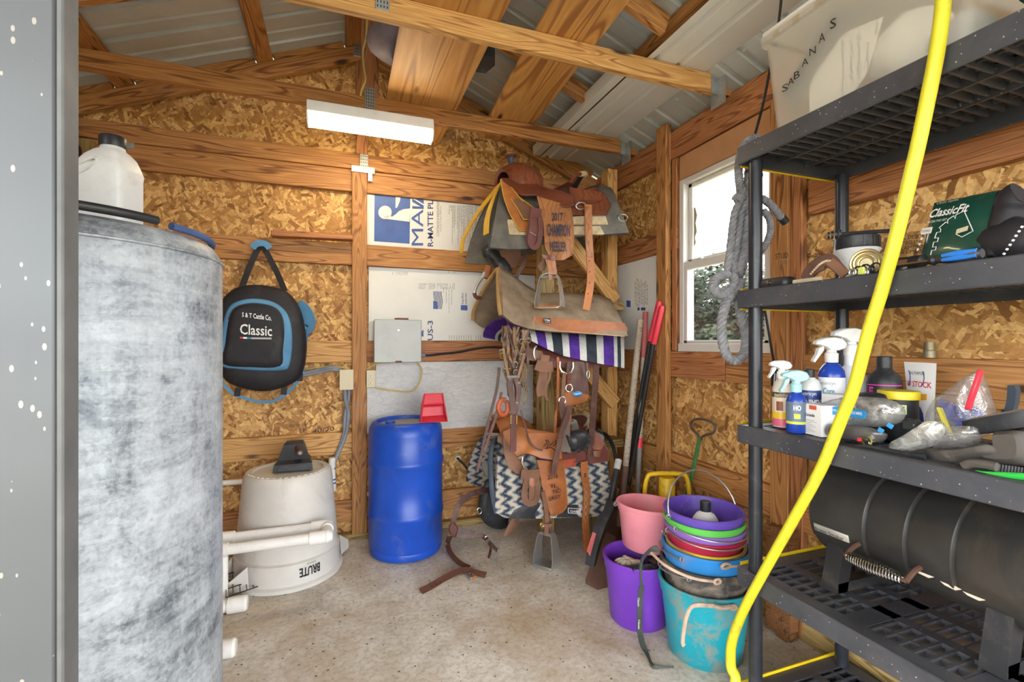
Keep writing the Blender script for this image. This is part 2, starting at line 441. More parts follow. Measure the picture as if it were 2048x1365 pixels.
def hb(z0, z1, x0=-1.5, x1=1.84, mat='pine', y=YB, th=.038, name='girt'):
    return board(wb, name, (x0, y + th / 2, (z0 + z1) / 2), (x1, y + th / 2, (z0 + z1) / 2), th, z1 - z0, M[mat])
hb(2.185, 2.322, x1=.075); hb(2.185, 2.322, x0=.155)          # top girts
hb(1.722, 1.857, x1=.075); hb(1.722, 1.857, x0=.155)
hb(1.112, 1.247, x1=.075, mat='pinelight'); hb(1.112, 1.247, x0=.155, mat='pinered')
hb(.540, .677, x1=.075, mat='pinelight'); hb(.530, .655, x0=.155)
hb(.116, .246, x1=.075); hb(.116, .246, x0=.155)
hb(.0, .04, mat='treated', y=YB - .02, th=.06, name='sill_plate')
board(wb, 'post', (.115, YB + .005, .04), (.115, YB + .005, 2.335), .09, .05, M['pine'], up=(0, 1, 0))
board(wb, 'post', (-1.268, YB - .02, .04), (-1.268, YB - .02, 2.305), .085, .06, M['treated'], up=(0, 1, 0))
board(wb, 'post', (-1.32, YB - .10, .04), (-1.32, YB - .10, 2.37), .09, .038, M['pinelight'], up=(0, 1, 0))
board(wb, 'ledge_board', (-.377, YB - .035, 1.875), (.075, YB - .035, 1.885), .07, .034, M['pinered'])
# metal plates on the back wall
def plate(parent, c, sx, sz, y, name='bracket_plate', tilt=0, dots=True):
    R = Matrix.Rotation(tilt, 3, 'Y')
    mb = MB().box((c[0], y, c[1]), (sx, .003, sz), R, 0, .001)
    if dots:
        nx = max(2, int(sx / .011)); nz = max(2, int(sz / .018))
        for i in range(nx):
            for j in range(nz):
                p = V(((i + .5) / nx - .5, 0, (j + .5) / nz - .5)); p = R @ V((p.x * sx * .9, -.0018, p.z * sz * .92))
                mb.box(V((c[0], y, c[1])) + p, (.0035, .0016, .009), R, 1)
    return mb.part(name, parent, [M['galvplate'], M['ink_black']], 30)
p = onY(728, 324, YB - .012); plate(wb, (p.x, p.z - .0), .05, .085, YB - .025, 'gusset_plate')
plate(wb, (onY(726, 342, YB).x, onY(726, 342, YB).z), .14, .04, YB - .0255, dots=False)
plate(wb, (onY(740, 348, YB).x, onY(740, 348, YB).z - .02), .028, .07, YB - .0225, dots=False)
q = onY(228, 272, YB - .04); plate(wb, (q.x, q.z), .155, .09, YB - .004, dots=False)
p = onY(717, 100, YB); plate(wb, (p.x, p.z), .06, .11, YB - .022)
# gable framing: bottom chord, rafters, blocking, king post
board(wb, 'gable_chord', (-1.5, YB + .012, 2.372), (1.84, YB + .012, 2.372), .05, .098, M['pine'])
board(wb, 'gable_king_post', (APX - .02, YB + .0, 2.42), (APX - .02, YB + .0, 3.02), .07, .038, M['pinered'], up=(0, 1, 0))
cs = math.cos(math.atan(SL))
def rafter(parent, y, th, z_off, h, x_end, side, mat, name='rafter'):
    a = V((APX + side * .0, y, zr(APX, z_off) )); b = V((APX + side * x_end, y, zr(APX + side * x_end, z_off)))
    return board(parent, name, a, b, th, h, M[mat], up=(0, 0, 1))
for sd, xe in ((-1, 1.62), (1, 1.70)):
    rafter(wb, YB - .002, .038, .048, .089, xe, sd, 'pine', 'gable_rafter')
    for a, b in ((.13, .52), (.62, 1.2), (1.3, 1.62)):
        A = V((APX + sd * a, YB + .004, zr(APX + sd * a, .119))); Bq = V((APX + sd * b, YB + .004, zr(APX + sd * b, .119)))
        board(wb, 'blocking', A, Bq, .036, .042, M['pine'])

# ---- right wall
wr = structure('wall_right', (XR, 0, 0))
WY0, WY1, WZ0, WZ1 = 1.585, 2.212, 1.187, 2.155     # window opening
def osbR(y0, y1, z0, z1):
    # build in a frame turned so that local X runs along the wall
    mb = MB().prism([(y0, 0, z0), (y1, 0, z0), (y1, 0, z1), (y0, 0, z1)], (0, -.012, 0))
    me = mb.mesh('osb_panel', (0, 0, 0), M['osb'], 30)
    o = bpy.data.objects.new('osb_panel', me); link(o, wr); o.rotation_euler = (0, 0, math.pi / 2); o.location = (.038, 0, 0)
osbR(WY1, 3.178, 0, 2.44); osbR(WY0, WY1 - .002, 0, WZ0); osbR(WY0, WY1 - .002, WZ1 + .0, 2.44); osbR(.42, WY0 - .002, 0, 2.44); osbR(.1, .418, 0, 2.44)
def hr(z0, z1, y0=.1, y1=3.13, mat='pine', x=XR, th=.038, name='girt'):
    return board(wr, name, (x + th / 2, y0, (z0 + z1) / 2), (x + th / 2, y1, (z0 + z1) / 2), th, z1 - z0, M[mat])
hr(2.295, 2.452, y1=2.30, mat='pinered', name='top_plate'); hr(2.295, 2.452, y0=2.31, mat='pinered', name='top_plate')
hr(WZ1 + .003, 2.29, WY0 - .13, WY1, 'tanpaint', XR + .012, .03, 'window_header')
hr(1.772, 1.903, WY1 + .005, 3.13, 'pinered'); hr(1.758, 1.90, .1, WY0 - .17, 'pinered')
hr(1.040, 1.186, .1, 1.86, 'pine'); hr(1.040, 1.186, 1.865, 3.13, 'pinered')
hr(.452, .598, .1, 2.29, 'pine'); hr(.452, .605, 2.295, 3.13, 'pine')
hr(.0, .14, mat='treated', name='sill_plate', x=XR - .005)
board(wr, 'post', (XR - .019, 2.312, .0), (XR - .019, 2.312, 2.50), .038, .089, M['pine'], up=(0, 1, 0))
board(wr, 'window_stud', (XR - .002, 1.535, .02), (XR - .002, 1.535, 2.29), .04, .09, M['pine'], up=(0, 1, 0))
board(wr, 'window_stud', (XR + .006, 1.462, .02), (XR + .006, 1.462, 2.29), .03, .055, M['pinered'], up=(0, 1, 0))
board(wr, 'window_stud', (XR + .012, WY1 + .028, 1.19), (XR + .012, WY1 + .028, 2.29), .03, .04, M['pinered'], up=(0, 1, 0))
# splintered foot of a stud standing by the shelf
mb = MB()
for i in range(7):
    yy = 1.545 - i * .017; h0 = .0 + random.uniform(0, .05)
    mb.span((XR - .075, yy - .0085, h0 * .5), (XR - .03, yy + .0085, .46 + random.uniform(-.01, .01)))
mb.part('split_stud_foot', wr, wood('split_wood', (.05, .02, .008), (.22, .09, .03), (.36, .17, .06), False, 1.6), 30)

# ---- left wall
wl = structure('wall_left', (XL, 0, 0))
me = MB().prism([(.66, 0, 0), (3.178, 0, 0), (3.178, 0, 2.44), (.66, 0, 2.44)], (0, .012, 0)).mesh('osb_panel', (0, 0, 0), M['osb'], 30)
o = bpy.data.objects.new('osb_panel', me); link(o, wl); o.rotation_euler = (0, 0, math.pi / 2); o.location = (-.038, 0, 0)
for z0, z1 in ((0, .14), (.54, .68), (1.11, 1.25), (1.72, 1.86), (2.3, 2.44)):
    board(wl, 'girt', (XL - .019, .66, (z0 + z1) / 2), (XL - .019, 3.13, (z0 + z1) / 2), .038, z1 - z0, M['pine'])

# ---- window
wn = structure('window_1', (XR + .03, (WY0 + WY1) / 2, WZ0))
def wbox(name, y0, y1, z0, z1, x0, x1, mat='winframe', par=None, bev=.003):
    return MB().span((XR + x0, y0, z0), (XR + x1, y1, z1), 0, bev).part(name, par or wn, M[mat], 30)
wbox('frame_jamb', WY1 - .035, WY1, WZ0, WZ1, .01, .085); wbox('frame_jamb', WY0, WY0 + .03, WZ0, WZ1, .01, .085)
wbox('frame_head', WY0, WY1, WZ1 - .03, WZ1, .012, .085); wbox('frame_sill', WY0, WY1, WZ0, WZ0 + .045, -.0, .085)
zm = 1.675
us = wbox('upper_sash', WY0 + .03, WY1 - .035, zm - .0, zm + .028, .045, .07)
for y0, y1, z0, z1 in ((WY1 - .065, WY1 - .035, zm, WZ1 - .03), (WY0 + .03, WY0 + .055, zm, WZ1 - .03), (WY0 + .03, WY1 - .035, WZ1 - .052, WZ1 - .03)):
    wbox('sash_stile', y0, y1, z0, z1, .045, .07, par=us)
MB().span((XR + .056, WY0 + .05, zm + .02), (XR + .059, WY1 - .06, WZ1 - .05)).part('pane', us, M['glass'], 30)
ls = wbox('lower_sash', WY0 + .03, WY1 - .035, zm - .035, zm + .01, .012, .042)
for y0, y1, z0, z1 in ((WY1 - .065, WY1 - .035, WZ0 + .045, zm - .03), (WY0 + .03, WY0 + .055, WZ0 + .045, zm - .03), (WY0 + .03, WY1 - .035, WZ0 + .045, WZ0 + .062)):
    wbox('sash_stile', y0, y1, z0, z1, .012, .042, par=ls)
MB().span((XR + .024, WY0 + .05, WZ0 + .06), (XR + .027, WY1 - .06, zm - .03)).part('pane', ls, M['glass'], 30)
wbox('sash_latch', WY1 - .17, WY1 - .13, zm + .01, zm + .02, .012, .035)
tm = plain('old_tape', (.35, .30, .19), .8)
tape = [(WY0 + .235, 1.80), (WY0 + .255, 1.802), (WY0 + .262, 2.05), (WY0 + .236, 2.04)]
MB().prism([(XR + .0555, y, z) for y, z in tape], (-.001, 0, 0)).part('tape_strip', wn, tm, 30)
mb = MB()
zz = 1.77
ed = [(WY1 - .067, 1.99), (WY1 - .067, 1.77), (WY1 - .085, 1.79), (WY1 - .076, 1.82), (WY1 - .092, 1.85), (WY1 - .083, 1.90), (WY1 - .094, 1.94), (WY1 - .08, 1.985)]
MB().prism([(XR + .0555, y, z) for y, z in ed], (-.001, 0, 0)).part('tape_scrap', wn, tm, 30)

# ---- roof: ribbed metal sheets on purlins
cl = structure('ceiling', (APX, 1.2, 2.5))
def ribs(y0, y1):
    pr = []; y = y0
    while y < y1 - .01:
        pr += [(y, 0), (y + .085, 0), (y + .095, .007), (y + .115, .007), (y + .125, 0), (y + .189, 0), (y + .205, .02), (y + .222, .02), (y + .229, .0)]
        y += .229
    pr.append((y1, 0)); return pr
def sheet(parent, name, y0, y1, side, xa, xb, zo, mat):
    pr = ribs(y0, y1); A = []; Bq = []
    for y, h in pr:
        A.append(V((APX + side * xa, y, zr(APX + side * xa, zo + h)))); Bq.append(V((APX + side * xb, y, zr(APX + side * xb, zo + h))))
    return MB().grid([A, Bq], .0012, 0).part(name, parent, mat, 25)
for sd, xe in ((-1, 1.95), (1, 2.0)):
    for k in range(9):
        y0 = -4.74 + k * .916  # front stretch is an unseen porch roof, added to even out the daylight
        sheet(cl, 'roof_sheet', y0, min(y0 + .918, 3.42), sd, 0.0, xe, .142 + .0015 * (k % 2), M['roofmetal'])
    for a in (.075, .57, 1.25, 1.72):
        x = APX + sd * a
        board(cl, 'purlin', (x, -4.6, zr(x, .118)), (x, 3.172, zr(x, .118)), .089, .038, M['pine'], up=(sd * SL, 0, 1))
for yy in (2.35, 1.70, 1.05, .40, -.25, -.9):
    for sd, xe in ((-1, 1.75), (1, 1.17)): rafter(cl, yy, .036, .048, .089, xe, sd, 'pine', 'rafter')
MB().span((APX - .16, -4.7, zr(APX, .195)), (APX + .16, 3.42, zr(APX, .2))).part('ridge_cap', cl, M['roofmetal'], 25)

# ---- trusses
CZ0, CZ1 = 2.462, 2.551
def truss(y, name, mat, king=True):
    t = structure(name, (APX, y, CZ0))
    board(t, 'bottom_chord', (XL + .02, y, (CZ0 + CZ1) / 2), (1.735, y, (CZ0 + CZ1) / 2), .038, .089, M[mat])
    board(t, 'king_post', (APX, y, CZ1), (APX, y, 3.0), .089, .036, M['pinered'], up=(0, 1, 0))
    for (cx, cz, sx, sz) in ((APX + .0, CZ1 - .01, .052, .11),):
        plate(t, (cx, cz), sx, sz, y - .0205, 'gusset_plate')
    # hanger at the wall
    mb = MB().span((1.70, y - .024, CZ0 - .012), (1.735, y - .0195, CZ1 - .01)).span((1.70, y + .0195, CZ0 - .012), (1.735, y + .024, CZ1 - .01))
    mb.span((1.735, y - .075, CZ0 - .07), (1.7385, y + .02, CZ1 - .03))
    mb.part('hanger_bracket', t, M['galvplate'], 30)
    MB().span((1.69, y - .012, zr(1.69, .06)), (1.84, y + .03, zr(1.69, .135))).part('heel_block', t, M['pine'], 30)
    plate(t, (1.79, CZ1 + .0), .05, .09, y - .014)
    return t
truss(1.865, 'truss_front', 'pinelight'); truss(2.66, 'truss_rear', 'pine')

# ---- metal door leaf standing open at the left
dm, nt, b = nmat('brushed_door_metal'); c = coords(nt, (14, 14, .35), rand=False)
n1 = noise(nt, c, 5, 5, .6); c2 = coords(nt, (.4, .4, 1.6), rand=False); n2 = noise(nt, c2, 1.3, 3, .5)
a = ramp(nt, n2, [(.32, (.04, .043, .045)), (.5, (.07, .076, .08)), (.68, (.11, .118, .125))])
a = mixc(nt, ramp(nt, n1, [(.3, .35), (.7, 0.0)]), a, (.075, .075, .08))
c3 = coords(nt, (1, 1, .5), rand=False); v = N(nt, 'ShaderNodeTexVoronoi'); v.inputs['Scale'].default_value = 120; nt.links.new(c3, v.inputs['Vector'])
sp = N(nt, 'ShaderNodeSeparateColor'); nt.links.new(v.outputs['Color'], sp.inputs[0])
k = mth(nt, 'LESS_THAN', v.outputs['Distance'], mth(nt, 'MULTIPLY', mth(nt, 'POWER', sp.outputs[1], 6.0), .24))
a = mixc(nt, mth(nt, 'MULTIPLY', k, .55), a, (.40, .36, .30))
nt.links.new(a, b.inputs['Base Color']); b.inputs['Metallic'].default_value = .3; b.inputs['Roughness'].default_value = .42
DY = .62; e = onY(128, 600, DY)
dr = structure('door_1', (e.x - .45, DY, 0))
mb = MB(); x = e.x; 
MB().span((e.x - .9, DY, .02), (e.x - .006, DY + .03, 2.45), 0, .004).part('door_sheet', dr, dm, 40)
MB().span((e.x - .0065, DY - .001, .02), (e.x, DY + .031, 2.45), 0, .002).part('edge_trim', dr, dull('dull_edge_steel', (.10, .10, .10), .6, .2, .2, 12), 40)
# ================================================================ HELPERS FOR OBJECTS
def textmb(s, box=True):
    cu = bpy.data.curves.new('lettering', 'FONT'); cu.body = s; cu.size = 1; cu.resolution_u = 2
    cu.offset = TB[0]
    ob = bpy.data.objects.new('lettering', cu); COL.objects.link(ob)
    bpy.context.view_layer.update()
    me = bpy.data.meshes.new_from_object(ob.evaluated_get(bpy.context.evaluated_depsgraph_get()))
    vs = [v.co.copy() for v in me.vertices]; fs = [tuple(p.vertices) for p in me.polygons]
    bpy.data.objects.remove(ob); bpy.data.curves.remove(cu); bpy.data.meshes.remove(me)
    x0 = min(v.x for v in vs); x1 = max(v.x for v in vs); y0 = min(v.y for v in vs); y1 = max(v.y for v in vs)
    return [((v.x - x0) / (x1 - x0), (v.y - y0) / (y1 - y0)) for v in vs], fs
TB = [0.0]
def text(parent, name, s, fn, mat, bold=.0):
    """fn(u,v) maps the unit box of the word to a place on the surface"""
    TB[0] = bold; uv, fs = textmb(s)
    mb = MB().add([fn(u, v) for u, v in uv], fs)
    me = bpy.data.meshes.new(name); o = wloc(parent)
    me.from_pydata([tuple(p - o) for p in mb.v], [], mb.f); me.materials.append(mat); me.update()
    ob = bpy.data.objects.new(name, me); return link(ob, parent)
def quad(P00, P10, P01, P11=None, off=0.0):
    P00, P10, P01 = V(P00), V(P10), V(P01); P11 = V(P11) if P11 is not None else P10 + P01 - P00
    n = (P10 - P00).cross(P01 - P00).normalized()
    if n.dot(CO - P00) < 0: n = -n
    return lambda u, v: (P00 * (1 - u) + P10 * u) * (1 - v) + (P01 * (1 - u) + P11 * u) * v + n * off
def pxq(pl, a, b, c, d=None, off=.001):
    """pixel corners (bottom-left, bottom-right, top-left, top-right of the word) on the place function pl"""
    return quad(pl(*a), pl(*b), pl(*c), pl(*d) if d else None, off)
def flat(parent, name, pts, mat, ext=(0, .0008, 0)):
    return MB().prism(pts, ext).part(name, parent, mat, 30)
def pillow(outline, steps, axis=(0, -1, 0), mi=0, mb=None, cap=True):
    """closed outline ring swept along axis: steps = [(distance, scale), ...]"""
    P = [V(p) for p in outline]; c = sum(P, V((0, 0, 0))) / len(P); ax = V(axis)
    mb = mb or MB(); G = [[c + (p - c) * sc + ax * d for p in P] for d, sc in steps]
    mb.grid(G, 0, mi, closed_c=True)
    n = len(P)
    if cap:
        mb.add(G[0], [tuple(range(n))], mi); mb.add(G[-1], [tuple(range(n))], mi)
    return mb
def circ(c, r, n=24, axis='z', a0=0, a1=2 * math.pi, ry=None):
    ry = r if ry is None else ry; c = V(c); out = []
    full = abs(a1 - a0 - 2 * math.pi) < 1e-6
    for k in range(n):
        a = a0 + (a1 - a0) * k / (n if full else n - 1)
        u, v = r * math.cos(a), ry * math.sin(a)
        out.append(c + (V((u, v, 0)) if axis == 'z' else V((u, 0, v)) if axis == 'y' else V((0, u, v))))
    return out
def copytree(o, parent=None, dl=(0, 0, 0)):
    c = o.copy(); COL.objects.link(c); c.parent = parent
    if parent is None: c.location = V(o.location) + V(dl)
    for ch in list(o.children): copytree(ch, c)
    return c

# more materials
M['pvc'] = dull('white_pvc', (.78, .77, .74), .35, 0, .04, 8, .03, 40, (.45, .33, .22), .25, 9)
M['bluedrum'] = dull('blue_drum_plastic', (.012, .075, .48), .33, 0, .15, 6, .12, 25, (.25, .27, .33), .35, 5)
M['redplastic'] = dull('red_plastic', (.62, .03, .055), .4, 0, .12, 9, .05)
M['canwhite'] = dull('cloudy_white_plastic', (.60, .58, .54), .45, 0, .07, 5, .08, 25, (.40, .34, .26), .45, 4)
M['nylon'] = dull('black_nylon', (.014, .013, .017), .62, 0, .3, 10, .3, 45, (.10, .09, .09), .25, 7)
M['bluecloth'] = dull('blue_nylon', (.09, .25, .43), .65, 0, .15, 10, .25, 60)
M['grey_cable'] = dull('grey_cable', (.17, .19, .23), .5)
M['black_cable'] = dull('black_cable', (.02, .02, .025), .5)
M['yellow_cable'] = dull('yellow_cable', (.55, .42, .13), .5, 0, .15)
M['cream'] = plain('cream_plastic', (.60, .53, .36), .45)
M['steelbox'] = dull('grey_painted_steel', (.40, .42, .41), .45, .1, .06, 6, .05, 40, (.2, .2, .2), .2, 8)
M['chrome'] = plain('chrome', (.6, .6, .6), .18, 1.0)
M['steel'] = dull('dull_steel', (.42, .42, .42), .35, .8, .15, 12)
M['blackmetal'] = dull('black_metal', (.025, .025, .027), .38, .2, .3, 7, .1, 50, (.16, .14, .11), .35, 5)
M['rust'] = dull('rusty_steel', (.17, .085, .05), .7, .3, .3, 10, .2, 60, (.28, .16, .09), .6, 6)

# ================================================================ LIGHT FIXTURE
lx0, lx1, ly0, ly1 = onY(613, 228, 2.59).x, onY(868, 264, 2.59).x, 2.585, 2.70
lt = thing('ceiling_light', 'white fluorescent strip light glowing under the rear truss', 'light', ((lx0 + lx1) / 2, 2.64, 2.345))
MB().span((lx0, ly0, 2.402), (lx1, ly1, 2.458), 0, .003).part('housing', lt, M['white_plastic'])
lm, nt, b = nmat('lit_diffuser'); b.inputs['Base Color'].default_value = (.9, .85, .7, 1)
b.inputs['Emission Color'].default_value = (1, .80, .50, 1); b.inputs['Emission Strength'].default_value = 14
pr = [(ly0 + .004, 2.401), (ly0 + .008, 2.372), (ly0 + .03, 2.352), (ly1 - .03, 2.352), (ly1 - .008, 2.372), (ly1 - .004, 2.401)]
MB().prism([(lx0 + .006, y, z) for y, z in pr], (lx1 - lx0 - .012, 0, 0)).part('diffuser', lt, lm, 50)
for x in (lx0, lx1 - .006):
    MB().prism([(x, y + (-.003 if i < 3 else .003), z - .003) for i, (y, z) in enumerate(pr)], (.006, 0, 0)).part('end_cap', lt, M['white_plastic'], 30)
cb = [onY(a, b_, 2.60) for a, b_ in ((734, 40), (732, 75), (726, 105), (728, 135), (731, 160), (724, 178), (721, 192))]
MB().tube(spline(cb, 6), .0055, 8, squash=.6).solo('light_cable', M['yellow_cable'], 'yellow flat cable hanging down to the rear truss', 'cable')

# ================================================================ STORED ON THE TRUSSES
o = board(None, 'plywood_board', (.425, 1.15, CZ1 + .0075), (.425, 3.11, CZ1 + .0075), .385, .014, M['ply'], bev=.0)
tag(o, 'wide plywood board laid across the trusses above the strip light', 'board')
o = board(None, 'plywood_board', (.885, 1.15, CZ1 + .0075), (.972, 2.93, CZ1 + .0075), .283, .014, M['ply'], bev=.0)
tag(o, 'narrow plywood board laid across the trusses toward the metal sheets', 'board')
def flatsheet(name, x0, x1, y0, y1, z, mat, label, hs=.018, th=.0012):
    P = [(x0, 0), (x0 + .03, 0), (x0 + .045, hs), (x0 + .06, hs), (x0 + .075, 0)]
    m = (x0 + x1) / 2
    P += [(m - .05, 0), (m - .04, hs * .4), (m - .02, hs * .4), (m - .01, 0), (x1 - .075, 0), (x1 - .06, hs), (x1 - .045, hs), (x1 - .03, 0), (x1, 0)]
    mb = MB().grid([[V((x, y0, z + h)) for x, h in P], [V((x, y1, z + h)) for x, h in P]], th)
    return mb.solo(name, mat, label, 'metal sheet', None, 25)
flatsheet('metal_sheet', 1.335, 1.745, .7, 3.10, CZ1 + .0025, M['roofpaint'], 'white ribbed steel sheet lying on the trusses along the right wall')
flatsheet('metal_sheet', 1.46, 1.85, .55, 2.95, CZ1 + .030, dull('dark_steel_sheet', (.05, .055, .065), .4, .4, .2, 5), 'dark steel sheet lying on top of the white one')
# bent trim piece
g = [[V((1.27, y, CZ1 + .06)), V((1.275, y, CZ1 + .003)), V((1.325, y, CZ1 + .003))] for y in (1.95, 3.08)]
MB().grid(g, .0012).solo('trim_angle', M['roofpaint'], 'bent white steel angle lying beside the ribbed sheet', 'metal trim', None, 25)
# black case behind the first plywood board, grey bag beside it
c = onZ(968, 125, CZ1 + .02)
pp = [(c.x - .10, -.07), (c.x + .035, -.06), (c.x + .055, 0), (c.x + .03, .08), (c.x - .1, .09)]
MB().prism([(x, c.y + y, CZ1 + .016) for x, y in pp], (0, 0, .06)).solo('tool_case', M['black_plastic'], 'small black case on the wide plywood board', 'case', None, 30)
c = V((.235, 2.3, CZ1 + .125))
mb = MB(); 
G = []
for i in range(9):
    th_ = math.pi * i / 8
    G.append([c + V((math.sin(th_) * (.11 + .02 * math.sin(3 * a)) * math.cos(a), math.sin(th_) * .16 * math.sin(a), -.10 * math.cos(th_) * (1 + .1 * math.sin(2 * a)))) for a in [2 * math.pi * k / 20 for k in range(20)]])
mb.grid(G, 0, closed_c=True); mb.solo('cloth_bag', dull('grey_violet_cloth', (.20, .18, .22), .8, 0, .4, 5), 'grey and violet cloth bag at the edge of the wide plywood board', 'bag', None, 80)

# ================================================================ GALVANIZED TANK AND WHAT STANDS ON IT
TX, TY, TR, TH = -.630, 1.450, .330, 1.500
tk = thing('storage_tank', 'tall round galvanized steel tank beside the metal door', 'tank', (TX, TY, 0))
MB().lathe([(0, .0), (TR - .02, .0), (TR, .02), (TR, TH - .06), (TR - .006, TH - .035), (TR - .02, TH - .014), (TR - .04, TH - .004), (TR - .06, TH), (.0, TH)], (TX, TY, 0), 96).part('body', tk, M['galv'])
MB().tube(circ((TX, TY, TH - .052), TR + .0005, 96), .0035, 6, closed=True).part('top_seam', tk, M['galv'])
a = math.radians(237)
MB().beam((TX + TR * math.cos(a), TY + TR * math.sin(a), .03), (TX + TR * math.cos(a), TY + TR * math.sin(a), TH - .06), .012, .006, up=(math.cos(a), math.sin(a), 0), bev=.002).part('weld_seam', tk, M['galv'])
# ring of black hose and blue strap along the rim
ar = [(TX + .295 * math.cos(t), TY + .295 * math.sin(t), TH + .011) for t in [math.radians(225 + 100 * k / 30) for k in range(31)]]
MB().tube(ar, .010, 10).solo('rubber_hose', M['black_plastic'], 'black rubber hose curved along the rim of the tank', 'hose')
ar = [(TX + .305 * math.cos(t), TY + .305 * math.sin(t), TH + .004) for t in [math.radians(330 + 62 * k / 20) for k in range(21)]]
MB().tube(ar, .009, 8).solo('blue_strap', dull('blue_webbing', (.05, .09, .22), .8), 'blue strap lying along the rim of the tank', 'strap')
# jug
JX, JY, JZ = -.60, 1.61, TH
jg = thing('plastic_jug', 'white plastic jug with black cap on the tank', 'jug', (JX, JY, JZ))
ux = V((CS, -SN, 0)); uy = V((SN, CS, 0))     # faces the viewer side
def jp(a, d, h): return V((JX, JY, JZ)) + ux * a + uy * d + V((0, 0, h))
def rrect(hw, hd, r, n=5):
    out = []
    for cx, cy, a0 in ((hw - r, hd - r, 0), (-hw + r, hd - r, 90), (-hw + r, -hd + r, 180), (hw - r, -hd + r, 270)):
        for k in range(n): a = math.radians(a0 + 90 * k / (n - 1)); out.append((cx + r * math.cos(a), cy + r * math.sin(a)))
    return out
G = []
for h, hw, hd, r, sh in ((0, .060, .045, .02, 0), (.004, .067, .05, .02, 0), (.19, .068, .05, .02, 0), (.203, .070, .052, .022, 0), (.22, .064, .048, .022, .002), (.243, .05, .042, .02, .007), (.258, .036, .034, .02, .010), (.265, .028, .028, .026, .012), (.28, .027, .027, .026, .012)):
    G.append([jp(a + sh, d, h) for a, d in rrect(hw, hd, min(r, hd, hw))])
mb = MB().grid(G, 0, closed_c=True); mb.add(G[0], [tuple(range(20))]); mb.add(G[-1], [tuple(range(20))])
body = mb.part('body', jg, M['white_plastic'], 60)
ringp = [jp(-.022 + .034 * math.cos(t) * .95 + .012 * math.sin(t), -.0505, .205 + .017 * math.sin(t) + .012 * math.cos(t)) for t in [2 * math.pi * k / 24 for k in range(24)]]
MB().tube(ringp, .0045, 6, closed=True).part('grip_ring', jg, M['white_plastic'], 60)
MB().lathe([(0, .272), (.030, .272), (.031, .276), (.031, .298), (.029, .302), (0, .302)], jp(.012, 0, 0), 24).part('cap', jg, M['black_plastic'])
# hanging black leather straps in the corner
wl_m = dull('black_leather', (.022, .017, .016), .45, 0, .4, 9, .2, 50)
sb = thing('bridle', 'black leather bridle straps hanging in the corner behind the jug', 'bridle', onY(148, 405, 3.0))
for i, pts in enumerate([[(134, 262), (146, 285), (152, 310), (150, 345), (146, 400)], [(132, 300), (138, 330), (142, 360), (150, 405)], [(150, 290), (158, 300), (156, 322), (148, 335)], [(144, 320), (158, 330), (170, 336)]]):
    MB().ribbon(spline([onY(a, b_, 3.012 - .006 * i) for a, b_ in pts], 6), .024, .004).part('strap', sb, wl_m)

# ================================================================ BACKPACK
bp = thing('backpack', 'black and blue backpack hanging from a nail on the back wall', 'backpack', onY(522, 780, 3.05))
def bpl(y): return lambda a, b_: onY(a, b_, y)
ol = [(470, 577), (512, 570), (556, 577), (580, 590), (600, 620), (610, 665), (612, 700), (606, 740), (592, 762), (560, 777), (522, 783), (482, 776), (452, 762), (436, 735), (430, 690), (432, 640), (440, 605)]
ol3 = spline([onY(a, b_, 3.03) for a, b_ in ol], 4, True)
pillow(ol3, [(-.095, .93), (-.08, 1.0), (-.02, 1.01), (.01, .985), (.03, .9), (.038, .7), (.04, .35)]).part('body', bp, M['nylon'], 70)
o2 = [(448, 640), (460, 612), (485, 600), (515, 598), (548, 605), (572, 624), (583, 655), (584, 700), (578, 733), (566, 741), (520, 742), (470, 738), (443, 731), (440, 690)]
pk = pillow(spline([onY(a, b_, 2.99) for a, b_ in o2], 4, True), [(-.03, 1), (.0, 1.0), (.012, .975), (.016, .9)]).part('front_pocket', bp, M['bluecloth'], 60)
o3 = [(456, 645), (464, 622), (485, 609), (515, 607), (548, 614), (564, 632), (569, 660), (566, 700), (560, 733), (500, 735), (446, 728), (450, 690)]
pillow(spline([onY(a, b_, 2.975) for a, b_ in o3], 4, True), [(-.01, 1), (.0, 1.0), (.010, .96), (.016, .8), (.017, .4)]).part('pocket_panel', pk, M['nylon'], 60)
MB().tube(spline([onY(a, b_, 2.968) for a, b_ in ((457, 640), (466, 620), (486, 610), (516, 608), (548, 616), (563, 634), (567, 660))], 5), .004, 6).part('zipper', pk, M['black_plastic'])
TPL = bpl(2.955)
text(pk, 'lettering', 'S & T Cattle Co.', pxq(TPL, (484, 634), (543, 642), (484, 629 - 4), (543, 631)), M['ink_white'], .02)
text(pk, 'lettering', 'Classic', pxq(TPL, (480, 669), (544, 673), (480, 648), (544, 652)), M['ink_white'], .012)
for a, b_, m in ((480, 486, plain('badge_red', (.6, .03, .04))), (486.5, 494, M['ink_white']), (494.5, 502, plain('badge_blue', (.03, .25, .45))), (502.5, 543, plain('badge_grey', (.42, .42, .42)))):
    s_ = (a - 480) / 64 * 3.5
    flat(pk, 'badge_stripe', [TPL(a, 674 + s_), TPL(b_, 674 + s_ + .5), TPL(b_, 677.5 + s_ + .5), TPL(a, 677.5 + s_)], m)
MB().ribbon(spline([onY(a, b_, y) for a, b_, y in ((484, 575, 3.03), (497, 540, 3.07), (510, 510, 3.09), (520, 491, 3.10), (524, 490, 3.10))], 5), .032, .004).part('handle_strap', bp, M['nylon'])
MB().ribbon(spline([onY(a, b_, y) for a, b_, y in ((570, 583, 3.03), (556, 550, 3.07), (541, 520, 3.09), (528, 497, 3.10), (520, 489, 3.10))], 5), .032, .004).part('handle_strap', bp, M['nylon'])
MB().ribbon(spline([onY(a, b_, 3.085) for a, b_ in ((505, 497), (512, 490), (521, 487), (532, 489), (540, 498))], 5), .035, .012).part('handle_wrap', bp, M['bluecloth'])
